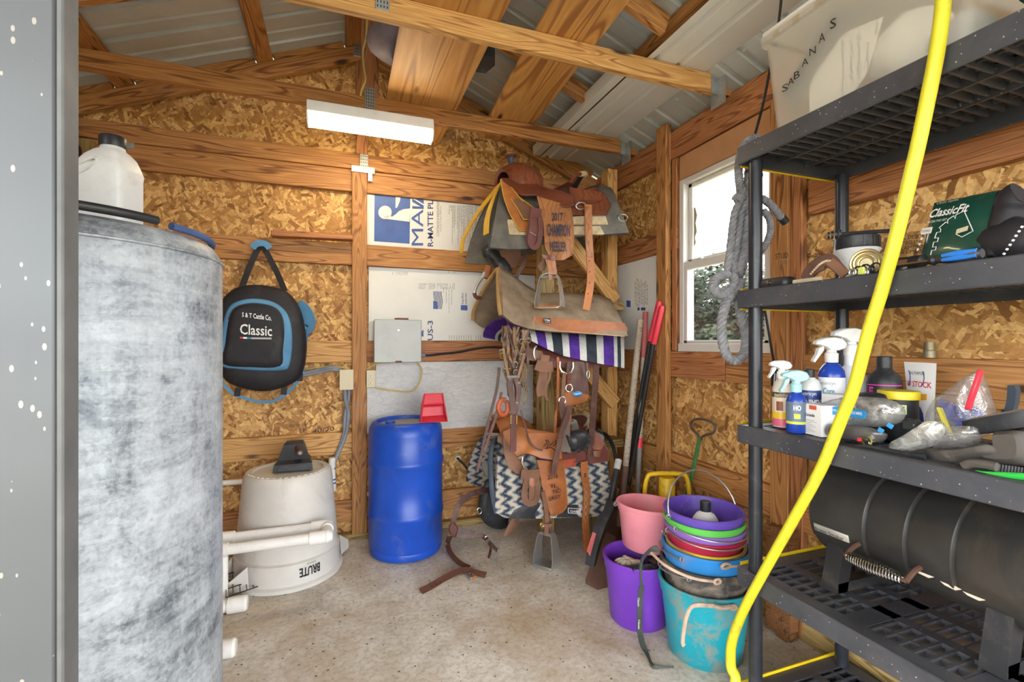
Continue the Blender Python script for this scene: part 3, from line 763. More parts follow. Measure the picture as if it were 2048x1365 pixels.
MB().ribbon(spline([onY(a, b_, y) for a, b_, y in ((597, 610, 3.10), (612, 622, 3.08), (621, 640, 3.06), (618, 655, 3.06), (608, 665, 3.08), (602, 700, 3.09))], 5), .07, .012, nrm=(-.6, -1, 0)).part('shoulder_strap', bp, M['bluecloth'])
MB().ribbon(spline([onY(a, b_, 3.06) for a, b_ in ((608, 735), (598, 760), (575, 786), (552, 801), (530, 805), (500, 800), (470, 790), (452, 775), (438, 752))], 5), .016, .004, nrm=(0, -1, .3)).part('loop_strap', bp, M['bluecloth'])
for a, b_ in ((475, 785), (568, 782), (600, 755)):
    MB().box(onY(a, b_, 3.05), (.03, .006, .045), Matrix.Rotation(.1, 3, 'Y'), 0, .002).part('strap_tab', bp, M['nylon'])
MB().tube([onY(522, 492, 3.14), onY(522, 492, 3.08)], .004, 8).solo('nail', M['steel'], 'steel nail holding the backpack on the back wall girt', 'nail')
# ================================================================ INSULATION BOARDS AND ELECTRICS ON THE BACK WALL
YF = YB + .020
def foam(x0, x1, z0, z1, label):
    t = thing('insulation_board', label, 'insulation board', ((x0 + x1) / 2, YF, z0))
    MB().span((x0, YF, z0), (x1, YF + .016, z1)).part('sheet', t, M['foam'], 30); return t
def FP(a, b_): return onY(a, b_, YF - .0006)
t1 = foam(.162, 1.10, 1.859, 2.183, 'white insulation board with big blue logo between the upper girts')
z8 = lambda a, b_: FP(720 + a / 3.9, 370 + b_ / 3.9)
flat(t1, 'logo_block', [z8(113, 66), z8(392, 98), z8(387, 460), z8(110, 440)], M['ink_blue'], (0, .0004, 0))
def z8w(a, b_): p = z8(a, b_); p.y -= .0008; return p
MB().prism([z8w(195 + 52 * math.cos(t), 215 + 52 * math.sin(t)) for t in [2 * math.pi * k / 28 for k in range(28)]], (0, .0003, 0)).part('logo_disc', t1, M['foam'], 30)
MB().prism([z8w(*q) for q in ((175, 262), (386, 288), (391, 184), (340, 190), (305, 205), (275, 232), (248, 250), (235, 235), (200, 240))], (0, .0003, 0)).part('logo_swoosh', t1, M['foam'], 30)
MB().prism([z8w(*q) for q in ((278, 86), (318, 90), (310, 130), (290, 176), (277, 182))], (0, .0003, 0)).part('logo_wedge', t1, M['foam'], 30)
def rot_text(t, s, a0, b0, a1, b1, mat, bold=.0, k=z8):
    """word reading upwards: baseline on the right side a1, running from b0 (bottom) to b1 (top)"""
    text(t, 'lettering', s, quad(k(a1, b0), k(a1, b1), k(a0, b0), k(a0, b1), .0012), mat, bold)
rot_text(t1, 'MA', 402, 474, 492, 192, M['ink_blue'], .0)
for q in ([(407, 186), (497, 188), (497, 162), (407, 108), (407, 132), (472, 170), (407, 165)], [(430, 110), (497, 150), (497, 118), (470, 112)]):
    MB().prism([z8w(*r) for r in q], (0, .0003, 0)).part('lettering', t1, M['ink_blue'], 30)
rot_text(t1, 'R-MATTE PL', 527, 481, 570, 122, M['ink_navy'], .015)
rot_text(t1, 'CONTINUOUS INSULATION', 598, 402, 618, 128, M['ink_grey'])
rot_text(t1, 'Choose Today, Different', 623, 365, 637, 165, M['ink_grey'])
def fineprint(t, a0, a1, b0, b1, n, k, seed, vert=True):
    rnd = random.Random(seed); mb = MB()
    for i in range(n):
        a = a0 + (a1 - a0) * i / n; b = b0
        if rnd.random() < .12: continue
        while b < b1:
            l = rnd.uniform(6, 26); e_ = min(b + l, b1)
            q = [k(a, b), k(a + 3.4, b), k(a + 3.4, e_), k(a, e_)]
            mb.add([p - V((0, .0004, 0)) for p in q], [(0, 1, 2, 3)]); b += l + rnd.uniform(2, 6)
            if rnd.random() < .05: break
    o = mb.part('fine_print', t, M['ink_grey'], 0); o['kind'] = 'stuff'
fineprint(t1, 695, 955, 160, 458, 34, z8, 1)
t2 = foam(.172, 1.32, 1.249, 1.720, 'printed white insulation board behind the electrical box')
rot_text(t2, 'US-3', 527, 1213, 569, 1060, M['ink_navy'], .015)
mb = MB()
flat(t2, 'flag_canton', [z8(571, 905), z8(605, 908), z8(604, 970), z8(571, 968)], M['ink_blue'], (0, .0004, 0))
for i in range(7):
    a = 578 + i * 10; s0 = 830 if i < 4 else 832; pts = []
    for k in range(9):
        b = s0 + (905 if i < 3 else 970) * k / 8 - s0 * k / 8; pts.append((a + 4 * math.sin(b * .05), b))
    MB().prism([z8(x - 2.6, y) for x, y in pts] + [z8(x + 2.6, y) for x, y in pts[::-1]], (0, .0004, 0)).part('flag_stripe', t2, M['ink_navy'], 30)
flat(t2, 'small_logo', [z8(786, 938), z8(838, 940), z8(838, 980), z8(786, 978)], M['ink_blue'], (0, .0004, 0))
rot_text(t2, 'Energy efficient', 790, 930, 812, 842, M['ink_navy'])
rot_text(t2, 'Insulation Maker', 818, 930, 832, 842, M['ink_navy'])
MB().prism([z8w(*q) for q in ((470, 1150), (495, 1130), (495, 1185), (478, 1180))], (0, .0003, 0)).part('lettering', t2, M['ink_blue'], 30)
fineprint(t2, 650, 735, 800, 1000, 4, z8, 3); fineprint(t2, 460, 745, 768, 815, 26, z8, 4); fineprint(t2, 695, 960, 1175, 1212, 14, z8, 5)
fineprint(t2, 255, 380, 680, 705, 10, z8, 6); fineprint(t2, 690, 760, 640, 690, 4, z8, 8)
# lower bead foam board with a rough face
fm, nt, b = nmat('bead_foam'); c_ = coords(nt, (1, 1, 2.2), rand=False); nz = noise(nt, c_, 16, 5, .6, 1.2)
nt.links.new(ramp(nt, nz, [(.3, (.60, .60, .61)), (.7, (.74, .74, .73))]), b.inputs['Base Color']); b.inputs['Roughness'].default_value = .75; bump(nt, b, nz, .7, .02)
t3 = thing('foam_board', 'rough white foam board above the blue drum', 'insulation board', (.7, YF, .66))
MB().prism([(x, YF - .012, z) for x, z in ((.160, .657), (1.30, .657), (1.30, 1.108), (.215, 1.108), (.215, .985), (.160, .985))], (0, .028, 0)).part('sheet', t3, fm, 30)
# right wall board
t4 = thing('insulation_board', 'printed white insulation board on the right wall beside the window', 'insulation board', (XR + .02, 2.6, 1.19))
MB().span((XR + .018, 2.375, 1.19), (XR + .034, 3.0, 1.77)).part('sheet', t4, M['foam'], 30)
MB().span((XR + .004, 2.36, 1.19), (XR + .034, 2.374, 1.77)).part('foam_edge', t4, M['foamcore'], 30)
def R4(a, b_): return onX(a, b_, XR + .0172)
flat(t4, 'small_logo', [R4(1253, 601), R4(1261, 602), R4(1261, 615), R4(1253, 614)], M['ink_blue'], (.0004, 0, 0))
for a in (1275, 1282, 1286.5):
    flat(t4, 'small_logo', [R4(a, 615.5), R4(a + 4, 615), R4(a + 4, 621), R4(a, 621.5)], M['ink_navy'], (.0004, 0, 0))
mb = MB(); rnd = random.Random(5)
for i in range(9):
    a = 1270 + i * 3.0; b = 565 + rnd.uniform(-12, 5)
    while b < 610:
        l = rnd.uniform(2, 8); mb.add([R4(a, b) - V((.0005, 0, 0)), R4(a + 1, b) - V((.0005, 0, 0)), R4(a + 1, b + l) - V((.0005, 0, 0)), R4(a, b + l) - V((.0005, 0, 0))], [(0, 1, 2, 3)]); b += l + rnd.uniform(1, 2.5)
o = mb.part('fine_print', t4, M['ink_grey'], 0); o['kind'] = 'stuff'

# electrical panel box
eb = thing('electrical_box', 'grey steel electrical box on the back wall above the blue drum', 'electrical box', onY(796, 726, 3.08))
A = onY(749, 639, 3.035); Bq = onY(842, 725, 3.035)
MB().span((A.x, 3.04, Bq.z + .004), (Bq.x, YB, A.z - .004), 0, .003).part('case', eb, M['steelbox'])
MB().span((A.x - .003, 3.030, Bq.z), (Bq.x + .003, 3.041, A.z), 0, .004).part('cover', eb, M['steelbox'])
p = onY(797, 661, 3.029); MB().lathe([(0, -.004), (.008, -.003), (.010, 0), (.010, .004)], p, 16, axis='y').part('latch', eb, M['steel'])
p = onY(803, 637, 3.08); MB().span((p.x - .04, 3.05, A.z), (p.x + .04, 3.11, A.z + .012)).part('mount_tab', eb, M['rust'])
p = onY(797, 724, 3.03); MB().box(p, (.04, .008, .012), None, 0, .003).part('hasp', eb, M['rust'])
MB().tube(spline([onY(a, b_, y) for a, b_, y in ((845, 711, 3.08), (860, 711, 3.08), (885, 708, 3.10), (915, 705, 3.11), (945, 699, 3.11), (975, 695, 3.10), (1010, 696, 3.08))], 6), .008, 8).solo('power_cable', M['black_cable'], 'black cable running from the electrical box to the saddles', 'cable')
MB().lathe([(0, -.016), (.012, -.016), (.012, 0), (.015, .0), (.015, .012), (0, .012)], onY(846, 711, 3.08), 12, axis='x').part('cable_gland', eb, M['grey_cable'])
# junction box
jb = thing('junction_box', 'cream blank junction box left of the back wall post', 'electrical box', onY(693, 779, 3.11))
A = onY(680, 741, 3.10); Bq = onY(706, 779, 3.10)
MB().span((A.x, 3.10, Bq.z), (Bq.x, 3.178, A.z), 0, .004).part('case', jb, M['cream'])
MB().span((A.x - .003, 3.096, Bq.z - .003), (Bq.x + .003, 3.101, A.z + .003), 0, .002).part('cover', jb, M['cream'])
MB().lathe([(0, -.002), (.004, -.001), (.004, .0)], onY(693, 745, 3.096), 10, axis='y').part('screw', jb, M['ink_white'])
# outlet
ou = thing('wall_outlet', 'cream double wall outlet right of the back wall post', 'outlet', onY(741, 777, 3.12))
A = onY(730, 741, 3.12); Bq = onY(752, 776, 3.12)
MB().span((A.x, 3.12, Bq.z), (Bq.x, 3.178, A.z), 0, .004).part('case', ou, M['cream'])
for py in (752.5, 765.5):
    p = onY(741, py, 3.119)
    r_ = MB().lathe([(0, -.003), (.0155, -.003), (.0165, 0)], p, 20, axis='y').part('receptacle', ou, plain('ivory', (.66, .60, .45), .4))
    mb = MB().box(p + V((-.005, -.0032, .004)), (.002, .001, .008)).box(p + V((.005, -.0032, .004)), (.002, .001, .007)); mb.lathe([(0, -.0037), (.0028, -.0037), (.0028, -.003)], p + V((0, 0, -.007)), 8, axis='y')
    mb.part('slots', r_, M['ink_black'])
# cables
def cable(pts, r, mat, label, sq=1.0, n=6):
    return MB().tube(spline([onY(*q) for q in pts], n), r, 8, squash=sq).solo('cable', mat, label, 'cable')
gc = thing('cable_bundle', 'pair of grey flat cables running from the junction box down to the white pipe', 'cable', onY(690, 900, 3.1))
MB().tube(spline([onY(*q) for q in ((690, 780, 3.13), (691, 800, 3.125), (697, 830, 3.125), (692, 868, 3.12), (684, 890, 3.115), (676, 908, 3.105), (667, 930, 3.09))], 6), .011, 8, squash=.55).part('cable', gc, M['grey_cable'])
MB().tube(spline([onY(*q) for q in ((698, 780, 3.135), (697, 800, 3.13), (690, 830, 3.13), (688, 868, 3.125), (679, 895, 3.12), (670, 918, 3.105), (664, 930, 3.09))], 6), .010, 8, squash=.55).part('cable', gc, M['grey_cable'])
g2 = thing('cable_bundle', 'grey flat cables running from the backpack to the junction box', 'cable', onY(640, 742, 3.14))
for i, dy in enumerate((0, 5)):
    MB().tube(spline([onY(*q) for q in ((596, 750 + dy, 3.13), (620, 744 + dy, 3.14), (645, 739 + dy, 3.14), (665, 735 + dy, 3.13), (682, 741 + dy * .4, 3.135), (690, 746, 3.135))], 6), .009, 8, squash=.55).part('cable', g2, M['grey_cable'])
cable([(590, 740, 3.16), (625, 737, 3.16), (660, 733, 3.155), (690, 737, 3.15), (698, 744, 3.14)], .004, M['yellow_cable'], 'thin yellow cable entering the top of the junction box')
cable([(733, 738, 3.16), (748, 730, 3.15), (765, 726, 3.15), (780, 725, 3.14)], .0045, M['yellow_cable'], 'thin yellow cable between the post and the electrical box')
cable([(836, 727, 3.11), (843, 740, 3.10), (841, 760, 3.10), (830, 779, 3.10), (815, 784, 3.10), (790, 782, 3.10), (765, 779, 3.11), (750, 776, 3.12)], .0055, M['yellow_cable'], 'yellow cable looping from the electrical box to the wall outlet', .7)
cable([(1355, 768, 3.1)] and [(914, 917, 3.15), (925, 927, 3.11), (940, 945, 3.10), (952, 962, 3.08), (965, 974, 3.04)], .007, M['black_cable'], 'black cable coming through the hole in the back wall')
MB().lathe([(.010, -.006), (.017, -.006), (.018, .006), (.010, .006), (.010, -.006)], onY(916, 917, 3.168), 18, axis='y').solo('cable_grommet', M['white_plastic'], 'white round grommet in the back wall beside the drum', 'grommet')
# water pipe fitting under the grey cables
pf = thing('pipe_fitting', 'white pipe with blue clamps on the wall beside the white can', 'pipe', onY(666, 985, 3.09))
MB().tube([onY(664, 916, 3.09), onY(664, 940, 3.09)], .021, 12).part('elbow', pf, M['pvc'])
MB().tube([onY(665, 940, 3.09), onY(667, 982, 3.09)], .016, 12).part('pipe', pf, M['pvc'])
for py in (937, 959, 966):
    MB().tube([onY(665.5, py - 1.5, 3.09), onY(665.5, py + 1.5, 3.09)], .0185, 12).part('clamp', pf, M['ink_blue'])
MB().tube([onY(455, 963, 3.06) - V((.75, 0, 0)), onY(497, 963, 3.06) + V((.02, 0, 0))], .016, 12).solo('water_pipe', M['pvc'], 'white pipe running along the back wall behind the can', 'pipe')
pw = thing('pipe_valve', 'small white valve pipe at the foot of the back wall post', 'pipe', onY(738, 1000, 3.12))
MB().tube([onY(737, 1001, 3.12), onY(760, 1001, 3.12)], .008, 8).part('pipe', pw, M['pvc'])
MB().lathe([(0, -.02), (.010, -.02), (.010, .01), (0, .01)], onY(737, 988, 3.12), 10, axis='y').part('cap', pw, M['pvc'])
# ================================================================ SADDLES
def leather(name, col, tool=False, rough=.42, dirt=None):
    m, nt, b = nmat(name); c = coords(nt)
    n = noise(nt, c, 7, 5, .65, .3)
    a = ramp(nt, n, [(.3, [q * .62 for q in col]), (.52, col), (.72, [min(1, q * 1.3) for q in col])])
    if dirt: a = mixc(nt, ramp(nt, noise(nt, c, 14, 5, .7), [(.5, 0.0), (.7, .6)]), a, dirt)
    f = noise(nt, c, 120, 3)
    if tool:
        w_ = N(nt, 'ShaderNodeTexWave'); w_.inputs['Scale'].default_value = 9; w_.inputs['Distortion'].default_value = 14; w_.inputs['Detail'].default_value = 1.5; w_.inputs['Detail Scale'].default_value = 1.2
        nt.links.new(c, w_.inputs['Vector']); k = ramp(nt, w_.outputs['Fac'], [(.06, 1.0), (.2, 0.0)])
        a = mixc(nt, mth(nt, 'MULTIPLY', k, .45), a, [q * .35 for q in col]); f = mth(nt, 'SUBTRACT', f, mth(nt, 'MULTIPLY', k, 1.2))
    nt.links.new(a, b.inputs['Base Color']); b.inputs['Roughness'].default_value = rough; b.inputs['Specular IOR Level'].default_value = .45
    bump(nt, b, f, .25, .004); return m
L_red = leather('red_brown_leather', (.175, .048, .022), rough=.36)
L_redt = leather('tooled_red_brown_leather', (.21, .06, .026), True, .38)
L_tan = leather('tooled_tan_leather', (.34, .135, .045), True)
L_or = leather('orange_tan_leather', (.40, .135, .03))
L_orst = leather('worn_orange_leather', (.33, .105, .028), False, .5, (.16, .07, .03))
L_mar = leather('maroon_leather', (.13, .038, .030), rough=.4)
L_dk = leather('dark_brown_leather', (.095, .045, .035), False, .45, (.2, .13, .09))
L_blk = leather('black_leather_worn', (.025, .026, .030), False, .4, (.10, .10, .11))
L_pale = leather('pale_brown_leather', (.19, .088, .048), False, .6, (.18, .09, .05))
F_grey = dull('grey_felt', (.155, .145, .125), .95, 0, .25, 14, .6, 160, spec=.1)
F_tan = dull('brown_felt', (.25, .185, .125), .95, 0, .25, 12, .7, 140, spec=.1)
F_edge = dull('tan_felt_edge', (.36, .23, .10), .95, 0, .15, 20, .4, 120, spec=.1)
F_yel = dull('yellow_trim', (.52, .32, .03), .7, 0, .15, 12)
FLC = dull('fleece', (.50, .40, .25), .95, 0, .25, 30, .8, 120, spec=.1)
SIL = dull('engraved_silver', (.55, .54, .50), .3, .85, .2, 22, .3, 70)
ALU = dull('brushed_aluminium', (.55, .55, .54), .35, .85, .08, 10)
def navajo():
    m, nt, b = nmat('zigzag_blanket'); tc = N(nt, 'ShaderNodeTexCoord'); sp = N(nt, 'ShaderNodeSeparateXYZ'); nt.links.new(tc.outputs['Object'], sp.inputs[0])
    nz = noise(nt, tc.outputs['Object'], 55, 3, .6)
    zz = mth(nt, 'PINGPONG', mth(nt, 'ADD', sp.outputs[2], 5.0), .025)
    x = mth(nt, 'ADD', mth(nt, 'ADD', sp.outputs[0], 5.0), mth(nt, 'MULTIPLY', zz, 1.7))
    st = mth(nt, 'ADD', mth(nt, 'PINGPONG', x, .040), mth(nt, 'MULTIPLY', mth(nt, 'SUBTRACT', nz, .5), .05))
    a = ramp(nt, mth(nt, 'MULTIPLY', st, 1 / .040), [(.14, (.04, .05, .07)), (.30, (.11, .135, .17)), (.48, (.18, .20, .23)), (.60, (.40, .36, .30)), (1, (.50, .45, .37))])
    # straight wavy stripes
    xs = mth(nt, 'ADD', mth(nt, 'ADD', sp.outputs[0], 5.0), mth(nt, 'MULTIPLY', mth(nt, 'SINE', mth(nt, 'MULTIPLY', sp.outputs[2], 60.0)), .003))
    fr = mth(nt, 'PINGPONG', mth(nt, 'ADD', xs, .09), .225)
    band = mth(nt, 'LESS_THAN', fr, .032)
    line = ramp(nt, mth(nt, 'PINGPONG', fr, .0062), [(0, 0.0), (1, 1.0)])
    lc = mixc(nt, mth(nt, 'GREATER_THAN', mth(nt, 'PINGPONG', fr, .0064), .0032), (.05, .06, .08), (.66, .62, .55))
    a = mixc(nt, band, a, lc)
    nt.links.new(a, b.inputs['Base Color']); b.inputs['Roughness'].default_value = .95; b.inputs['Specular IOR Level'].default_value = .1
    bump(nt, b, noise(nt, tc.outputs['Object'], 230, 2), .5, .004); return m
NAV = navajo()

def kz(ox, oy, s):
    return lambda a, b_, y: onY(ox + a / s, oy + b_ / s, y)
ZA, ZC, ZD = kz(940, 300, 4.015), kz(940, 640, 5.25), kz(940, 860, 4.55)
def drape(name, parent, k, top, bot, yc, hw, mats, th=.016, rows=10, cols=26, mif=None, far=True, edge=None, belly=.5):
    """blanket over a beam: top chain = ridge, bot chain = near hem (both left to right, zoom pixels); far half mirrored"""
    T = [V((p[0], p[1], 0)) for p in resample([(a, b_, 0) for a, b_ in top], cols)]
    B_ = [V((p[0], p[1], 0)) for p in resample([(a, b_, 0) for a, b_ in bot], cols)]
    near = []
    for r in range(rows + 1):
        v = r / rows; sh = math.sin(v * math.pi / 2) ** belly if v > 0 else 0
        row = []
        for c in range(cols):
            p = T[c].lerp(B_[c], v); row.append(k(p.x, p.y, yc - hw * sh))
        near.append(row)
    G = near[::-1] + ([[V((p.x, 2 * yc - p.y, p.z)) for p in row] for row in near[1:]] if far else [])
    G = G[::-1]
    return MB().grid(G, th, 0, mif).part(name, parent, mats, 60)
def flap(name, parent, k, A, B_, y0, y1, mat, th=.005, n=14, m=6, bulge=.006, label=None, border=None):
    """leather flap lofted between left chain A and right chain B (top to bottom, zoom pixels)"""
    a = resample([(p[0], p[1], 0) for p in A], n); b = resample([(p[0], p[1], 0) for p in B_], n); G = []
    for i in range(n):
        v = i / (n - 1); row = []
        for j in range(m + 1):
            u = j / m; p = a[i].lerp(b[i], u)
            row.append(k(p.x, p.y, lerp(y0, y1, v) - bulge * math.sin(math.pi * u)))
        G.append(row)
    o = MB().grid(G, -th).part(name, parent, mat, 50, label)
    if border:
        pts = [r[0] for r in G] + G[-1][1:] + [r[-1] for r in G[::-1]][1:]
        MB().tube([p + V((0, -.001, 0)) for p in pts], .0028, 6).part('edge_binding', o, border)
    return o
def strap(name, parent, k, pts, wz, y, mat, th=.004, nrm=(0, -1, 0), s=4.0, sm=5):
    """ribbon along zoom pixels; wz = width in zoom pixels"""
    P = []
    for q in pts: P.append(k(q[0], q[1], q[2] if len(q) > 2 else y))
    P = spline(P, sm); w_ = wz / s * ((P[0].x * SN + P[0].y * CS) / FPX)
    return MB().ribbon(P, w_, th, nrm).part(name, parent, mat, 50)
def holes(parent, k, pts, y, r=.004):
    for a, b_ in pts: MB().lathe([(0, -.0008), (r, -.0008), (r, .001)], k(a, b_, y), 8, axis='y').part('hole', parent, M['ink_black'])
def ringtube(parent, name, pts, r, mat, closed=True, n=8): return MB().tube(pts, r, n, closed=closed).part(name, parent, mat)

# ---- wooden rack in the corner
SY = 2.70
rk = thing('saddle_rack', 'wooden post and arm rack carrying the saddles in the corner', 'saddle rack', (1.70, 2.78, 0))
board(rk, 'post', (1.715, 2.80, 0), (1.715, 2.80, onY(1210, 336, 2.76).z), .075, .085, M['pinelight'], up=(0, 1, 0))
for z, x0 in ((2.06, 1.08), (1.47, 1.10), (1.19, 1.1), (.59, 1.05)):
    board(rk, 'arm', (x0, SY, z), (1.72, SY, z), .14, .05, M['treated'])
    if z != 1.47: board(rk, 'brace', (1.71, SY + .02, z - .55 if z > 2 else z - .36), (1.40 if z < 2 else 1.36, SY + .02, z - .16 if z > 2 else z - .03), .036, .085, M['pinelight'])
board(rk, 'leg', (1.58, SY, 0), (1.58, SY, .565), .09, .09, M['treated'], up=(0, 1, 0))
board(rk, 'back_post', (1.26, 2.84, 0), (1.26, 2.84, 2.03), .09, .09, M['treated'], up=(0, 1, 0))

def stirrup(parent, top, w_, h, ang, mat, tread, depth=.05, name='stirrup'):
    """inverted-U stirrup hanging from point top; ang = yaw"""
    R = Matrix.Rotation(ang, 3, 'Z'); P = []
    prof = [(.30, 0), (.36, -.10), (.42, -.35), (.50, -.75), (.49, -.97), (.40, -1.0), (0, -1.0)]
    pts = [(-a, b_) for a, b_ in prof[::-1]][:-1]
    left = [(-a * w_, b_ * h) for a, b_ in prof]; right = [(a * w_, b_ * h) for a, b_ in prof]
    chain = left[::-1][1:]; chain = [(-.0, -h)] + [(x, z) for x, z in left[::-1][1:]] + [(0, .012)] + [(x, z) for x, z in right[:-1]] + [(0, -h)]
    ch = resample([(x, 0, z) for x, z in chain], 40)
    A = []; B_ = []
    for p in ch:
        dd = depth * (.45 + .55 * min(1, max(0, -p.z / h)))
        A.append(V(top) + R @ V((p.x, -dd, p.z))); B_.append(V(top) + R @ V((p.x, dd, p.z)))
    st = MB().grid([A, B_], .004).part(name, parent, mat, 50)
    mb = MB().box(V(top) + R @ V((0, 0, -h + .008)), (w_ * .86, depth * 1.9, .014), R, 0, .004); mb.part('tread', st, tread)
    MB().tube([V(top) + R @ V((-.3 * w_, 0, -.012)), V(top) + R @ V((.3 * w_, 0, -.012))], .008, 8).part('roller', st, mat)
    return st

def build_cantle(parent, c, wid, hgt, tilt, mat_in, mat_out, lace):
    """curved seat back centred at c (x,yc,z base)"""
    G = []; n = 17
    for r in range(6):
        v = r / 5; row = []
        for i in range(n):
            a = lerp(-1, 1, i / (n - 1)); z = hgt * v * (1 - .55 * a * a)
            row.append(V(c) + V((tilt * z - .09 * a * a, a * wid * (.86 + .14 * v), z)))
        G.append(row)
    o = MB().grid(G, .02).part('cantle', parent, mat_out, 60)
    Gi = [[p + V((-.004, 0, .001)) for p in r[1:-1]] for r in G[:-1]]
    MB().grid(Gi, -.004).part('seat_back', o, mat_in, 60)
    rim = [p + V((.008, 0, .004)) for p in G[-1]]
    MB().tube(rim, .012, 8).part('cantle_roll', o, mat_out, 60)
    R_ = resample(rim, 30)
    for i in range(2, 28):
        p = R_[i]; t = (R_[i + 1] - R_[i - 1]).normalized(); nn = t.orthogonal().normalized(); bb = t.cross(nn)
        MB().tube([p + (nn * math.cos(q) + bb * math.sin(q)) * .0135 + t * (.004 * math.sin(q)) for q in [2 * math.pi * k / 10 for k in range(10)]], .003, 5, closed=True).part('lacing', o, lace)
    return o
def build_seat(parent, k, yc, front, back, mat):
    """sunken seat between fork and cantle: front/back = (x, z) ends"""
    G = []
    for i in range(11):
        u = i / 10; x = lerp(front[0], back[0], u); zc = lerp(front[1], back[1], u) - .05 * math.sin(math.pi * u)
        row = []
        for j in range(13):
            a = lerp(-1, 1, j / 12); row.append(V((x, yc + a * (.105 + .07 * u), zc - .045 * a * a - .03 * abs(a) ** 3 + .0)))
        G.append(row)
    return MB().grid(G, .02).part('seat', parent, mat, 70)

# ---------------------------------------------------------------- top saddle pad and saddle
pa = thing('saddle_pad', 'dark grey felt pad with yellow trim under the top saddle', 'saddle pad', (1.3, SY, 1.72))
o = drape('felt', pa, ZA, [(235, 300), (330, 330), (600, 390), (900, 350), (1040, 300), (1130, 330)], [(150, 790), (300, 805), (460, 800), (700, 720), (900, 700), (1262, 672)], SY, .25, [F_grey], .022)
flap('wear_leather', pa, ZA, [(132, 690), (150, 792)], [(470, 695), (480, 802)], SY - .262, SY - .268, L_blk, .004, bulge=.0)
flap('wear_leather', pa, ZA, [(1060, 640), (1070, 690)], [(1258, 622), (1248, 676)], SY - .262, SY - .268, M['nylon'], .004, bulge=0)
# trim along the front edge of the pad (both sides)
tr = [ZA(a, b_, y) for a, b_, y in ((132, 680, SY - .275), (140, 560, SY - .26), (175, 430, SY - .19), (215, 340, SY - .10), (240, 292, SY))]
tr2 = tr + [V((p.x, 2 * SY - p.y, p.z)) for p in tr[::-1][1:]]
MB().ribbon(spline(tr2, 4), .05, .006, nrm=(-1, -.2, .3)).part('yellow_trim', pa, F_yel)
ringtube(pa, 'conch_ring', [ZA(1228 + 36 * math.cos(t), 545 + 28 * math.sin(t), SY - .262) for t in [2 * math.pi * i / 18 for i in range(18)]], .004, SIL)

sa = thing('saddle', 'tooled brown trophy saddle lettered CHAMPION HEELER at the top of the rack', 'saddle', (1.3, SY, 1.8))
hc = ZA(325, 60, SY)
MB().lathe([(0, -.075), (.026, -.07), (.019, -.04), (.018, -.01), (.024, .0), (.036, .004), (.037, .014), (.03, .02), (0, .022)], hc, 20, M=Matrix.Rotation(-.15, 3, 'Y'), mis=[0, 0, 0, 0, 1, 1, 2, 2]).part('horn', sa, [leather('horn_wrap', (.05, .07, .13)), L_redt, FLC], 60)
# fork (swell): arch over the pad
G = []
for i in range(9):
    u = i / 8; x0 = ZA(lerp(240, 485, u), 200, SY).x; hgt = .095 * math.sin(math.pi * (.18 + .72 * u)) ** .7
    zb = ZA(lerp(240, 485, u), 285, SY).z
    G.append([V((x0 + .02 * math.cos(a) ** 2, SY - math.cos(a) * (.115 + .03 * math.sin(math.pi * u)), zb - .04 + (.05 + hgt) * math.sin(a) ** .6)) for a in [math.pi * j / 16 for j in range(17)]])
MB().grid(G, .02).part('fork', sa, L_redt, 70)
xs, zs = ZA(440, 300, SY).x, ZA(440, 285, SY).z
xe, ze = ZA(760, 320, SY).x, ZA(760, 330, SY).z
build_seat(sa, ZA, SY, (xs, zs), (xe, ze), L_dk)
cp = ZA(845, 330, SY); build_cantle(sa, (cp.x - .01, SY, cp.z - .01), .165, .105, .55, M['nylon'], L_red, FLC)
# near-side leathers, back to front
flap('bar_pad', sa, ZA, [(300, 560), (315, 680)], [(700, 560), (700, 690)], SY - .262, SY - .27, FLC, .02)
flap('bar_pad', sa, ZA, [(760, 540), (770, 600)], [(1085, 520), (1110, 600)], SY - .262, SY - .27, FLC, .022)
flap('bar_pad', sa, ZA, [(770, 615), (780, 682)], [(1045, 612), (1080, 678)], SY - .268, SY - .275, FLC, .02)
flap('front_skirt', sa, ZA, [(245, 240), (270, 380), (320, 520), (400, 650)], [(330, 300), (430, 420), (520, 540), (560, 660)], SY - .22, SY - .282, L_or, .012, border=F_yel)
flap('front_jockey', sa, ZA, [(250, 235), (290, 340), (380, 470), (430, 560)], [(330, 320), (420, 400), (520, 470), (530, 560)], SY - .20, SY - .29, L_pale, .008, border=F_yel)
flap('rear_skirt', sa, ZA, [(800, 300), (815, 420), (822, 520)], [(1070, 340), (1132, 440), (1095, 522)], SY - .235, SY - .285, L_redt, .008, border=L_mar)
flap('rear_skirt', sa, ZA, [(560, 440), (600, 520)], [(830, 440), (830, 525)], SY - .27, SY - .282, L_red, .008)
flap('rear_jockey', sa, ZA, [(800, 345), (860, 390), (900, 410), (925, 440)], [(1000, 300), (1080, 360), (1070, 395), (985, 440)], SY - .18, SY - .298, L_redt, .007, border=L_mar)
sj = flap('seat_jockey', sa, ZA, [(255, 225), (330, 325), (410, 362), (540, 362), (640, 412), (760, 458)], [(470, 235), (520, 270), (620, 310), (740, 335), (840, 380), (842, 440)], SY - .13, SY - .305, L_red, .008, n=20, m=8, border=L_mar)
fd = flap('fender', sa, ZA, [(540, 372), (565, 480), (592, 600), (604, 780), (640, 860), (690, 882)], [(805, 450), (825, 560), (832, 680), (834, 770), (815, 845), (750, 884)], SY - .285, SY - .335, L_tan, .006, n=24, m=8, border=leather('rolled_edge', (.40, .18, .07)))
def fpl(a, b_): return ZA(a, b_, lerp(SY - .285, SY - .335, (b_ - 372) / 510) - .012)
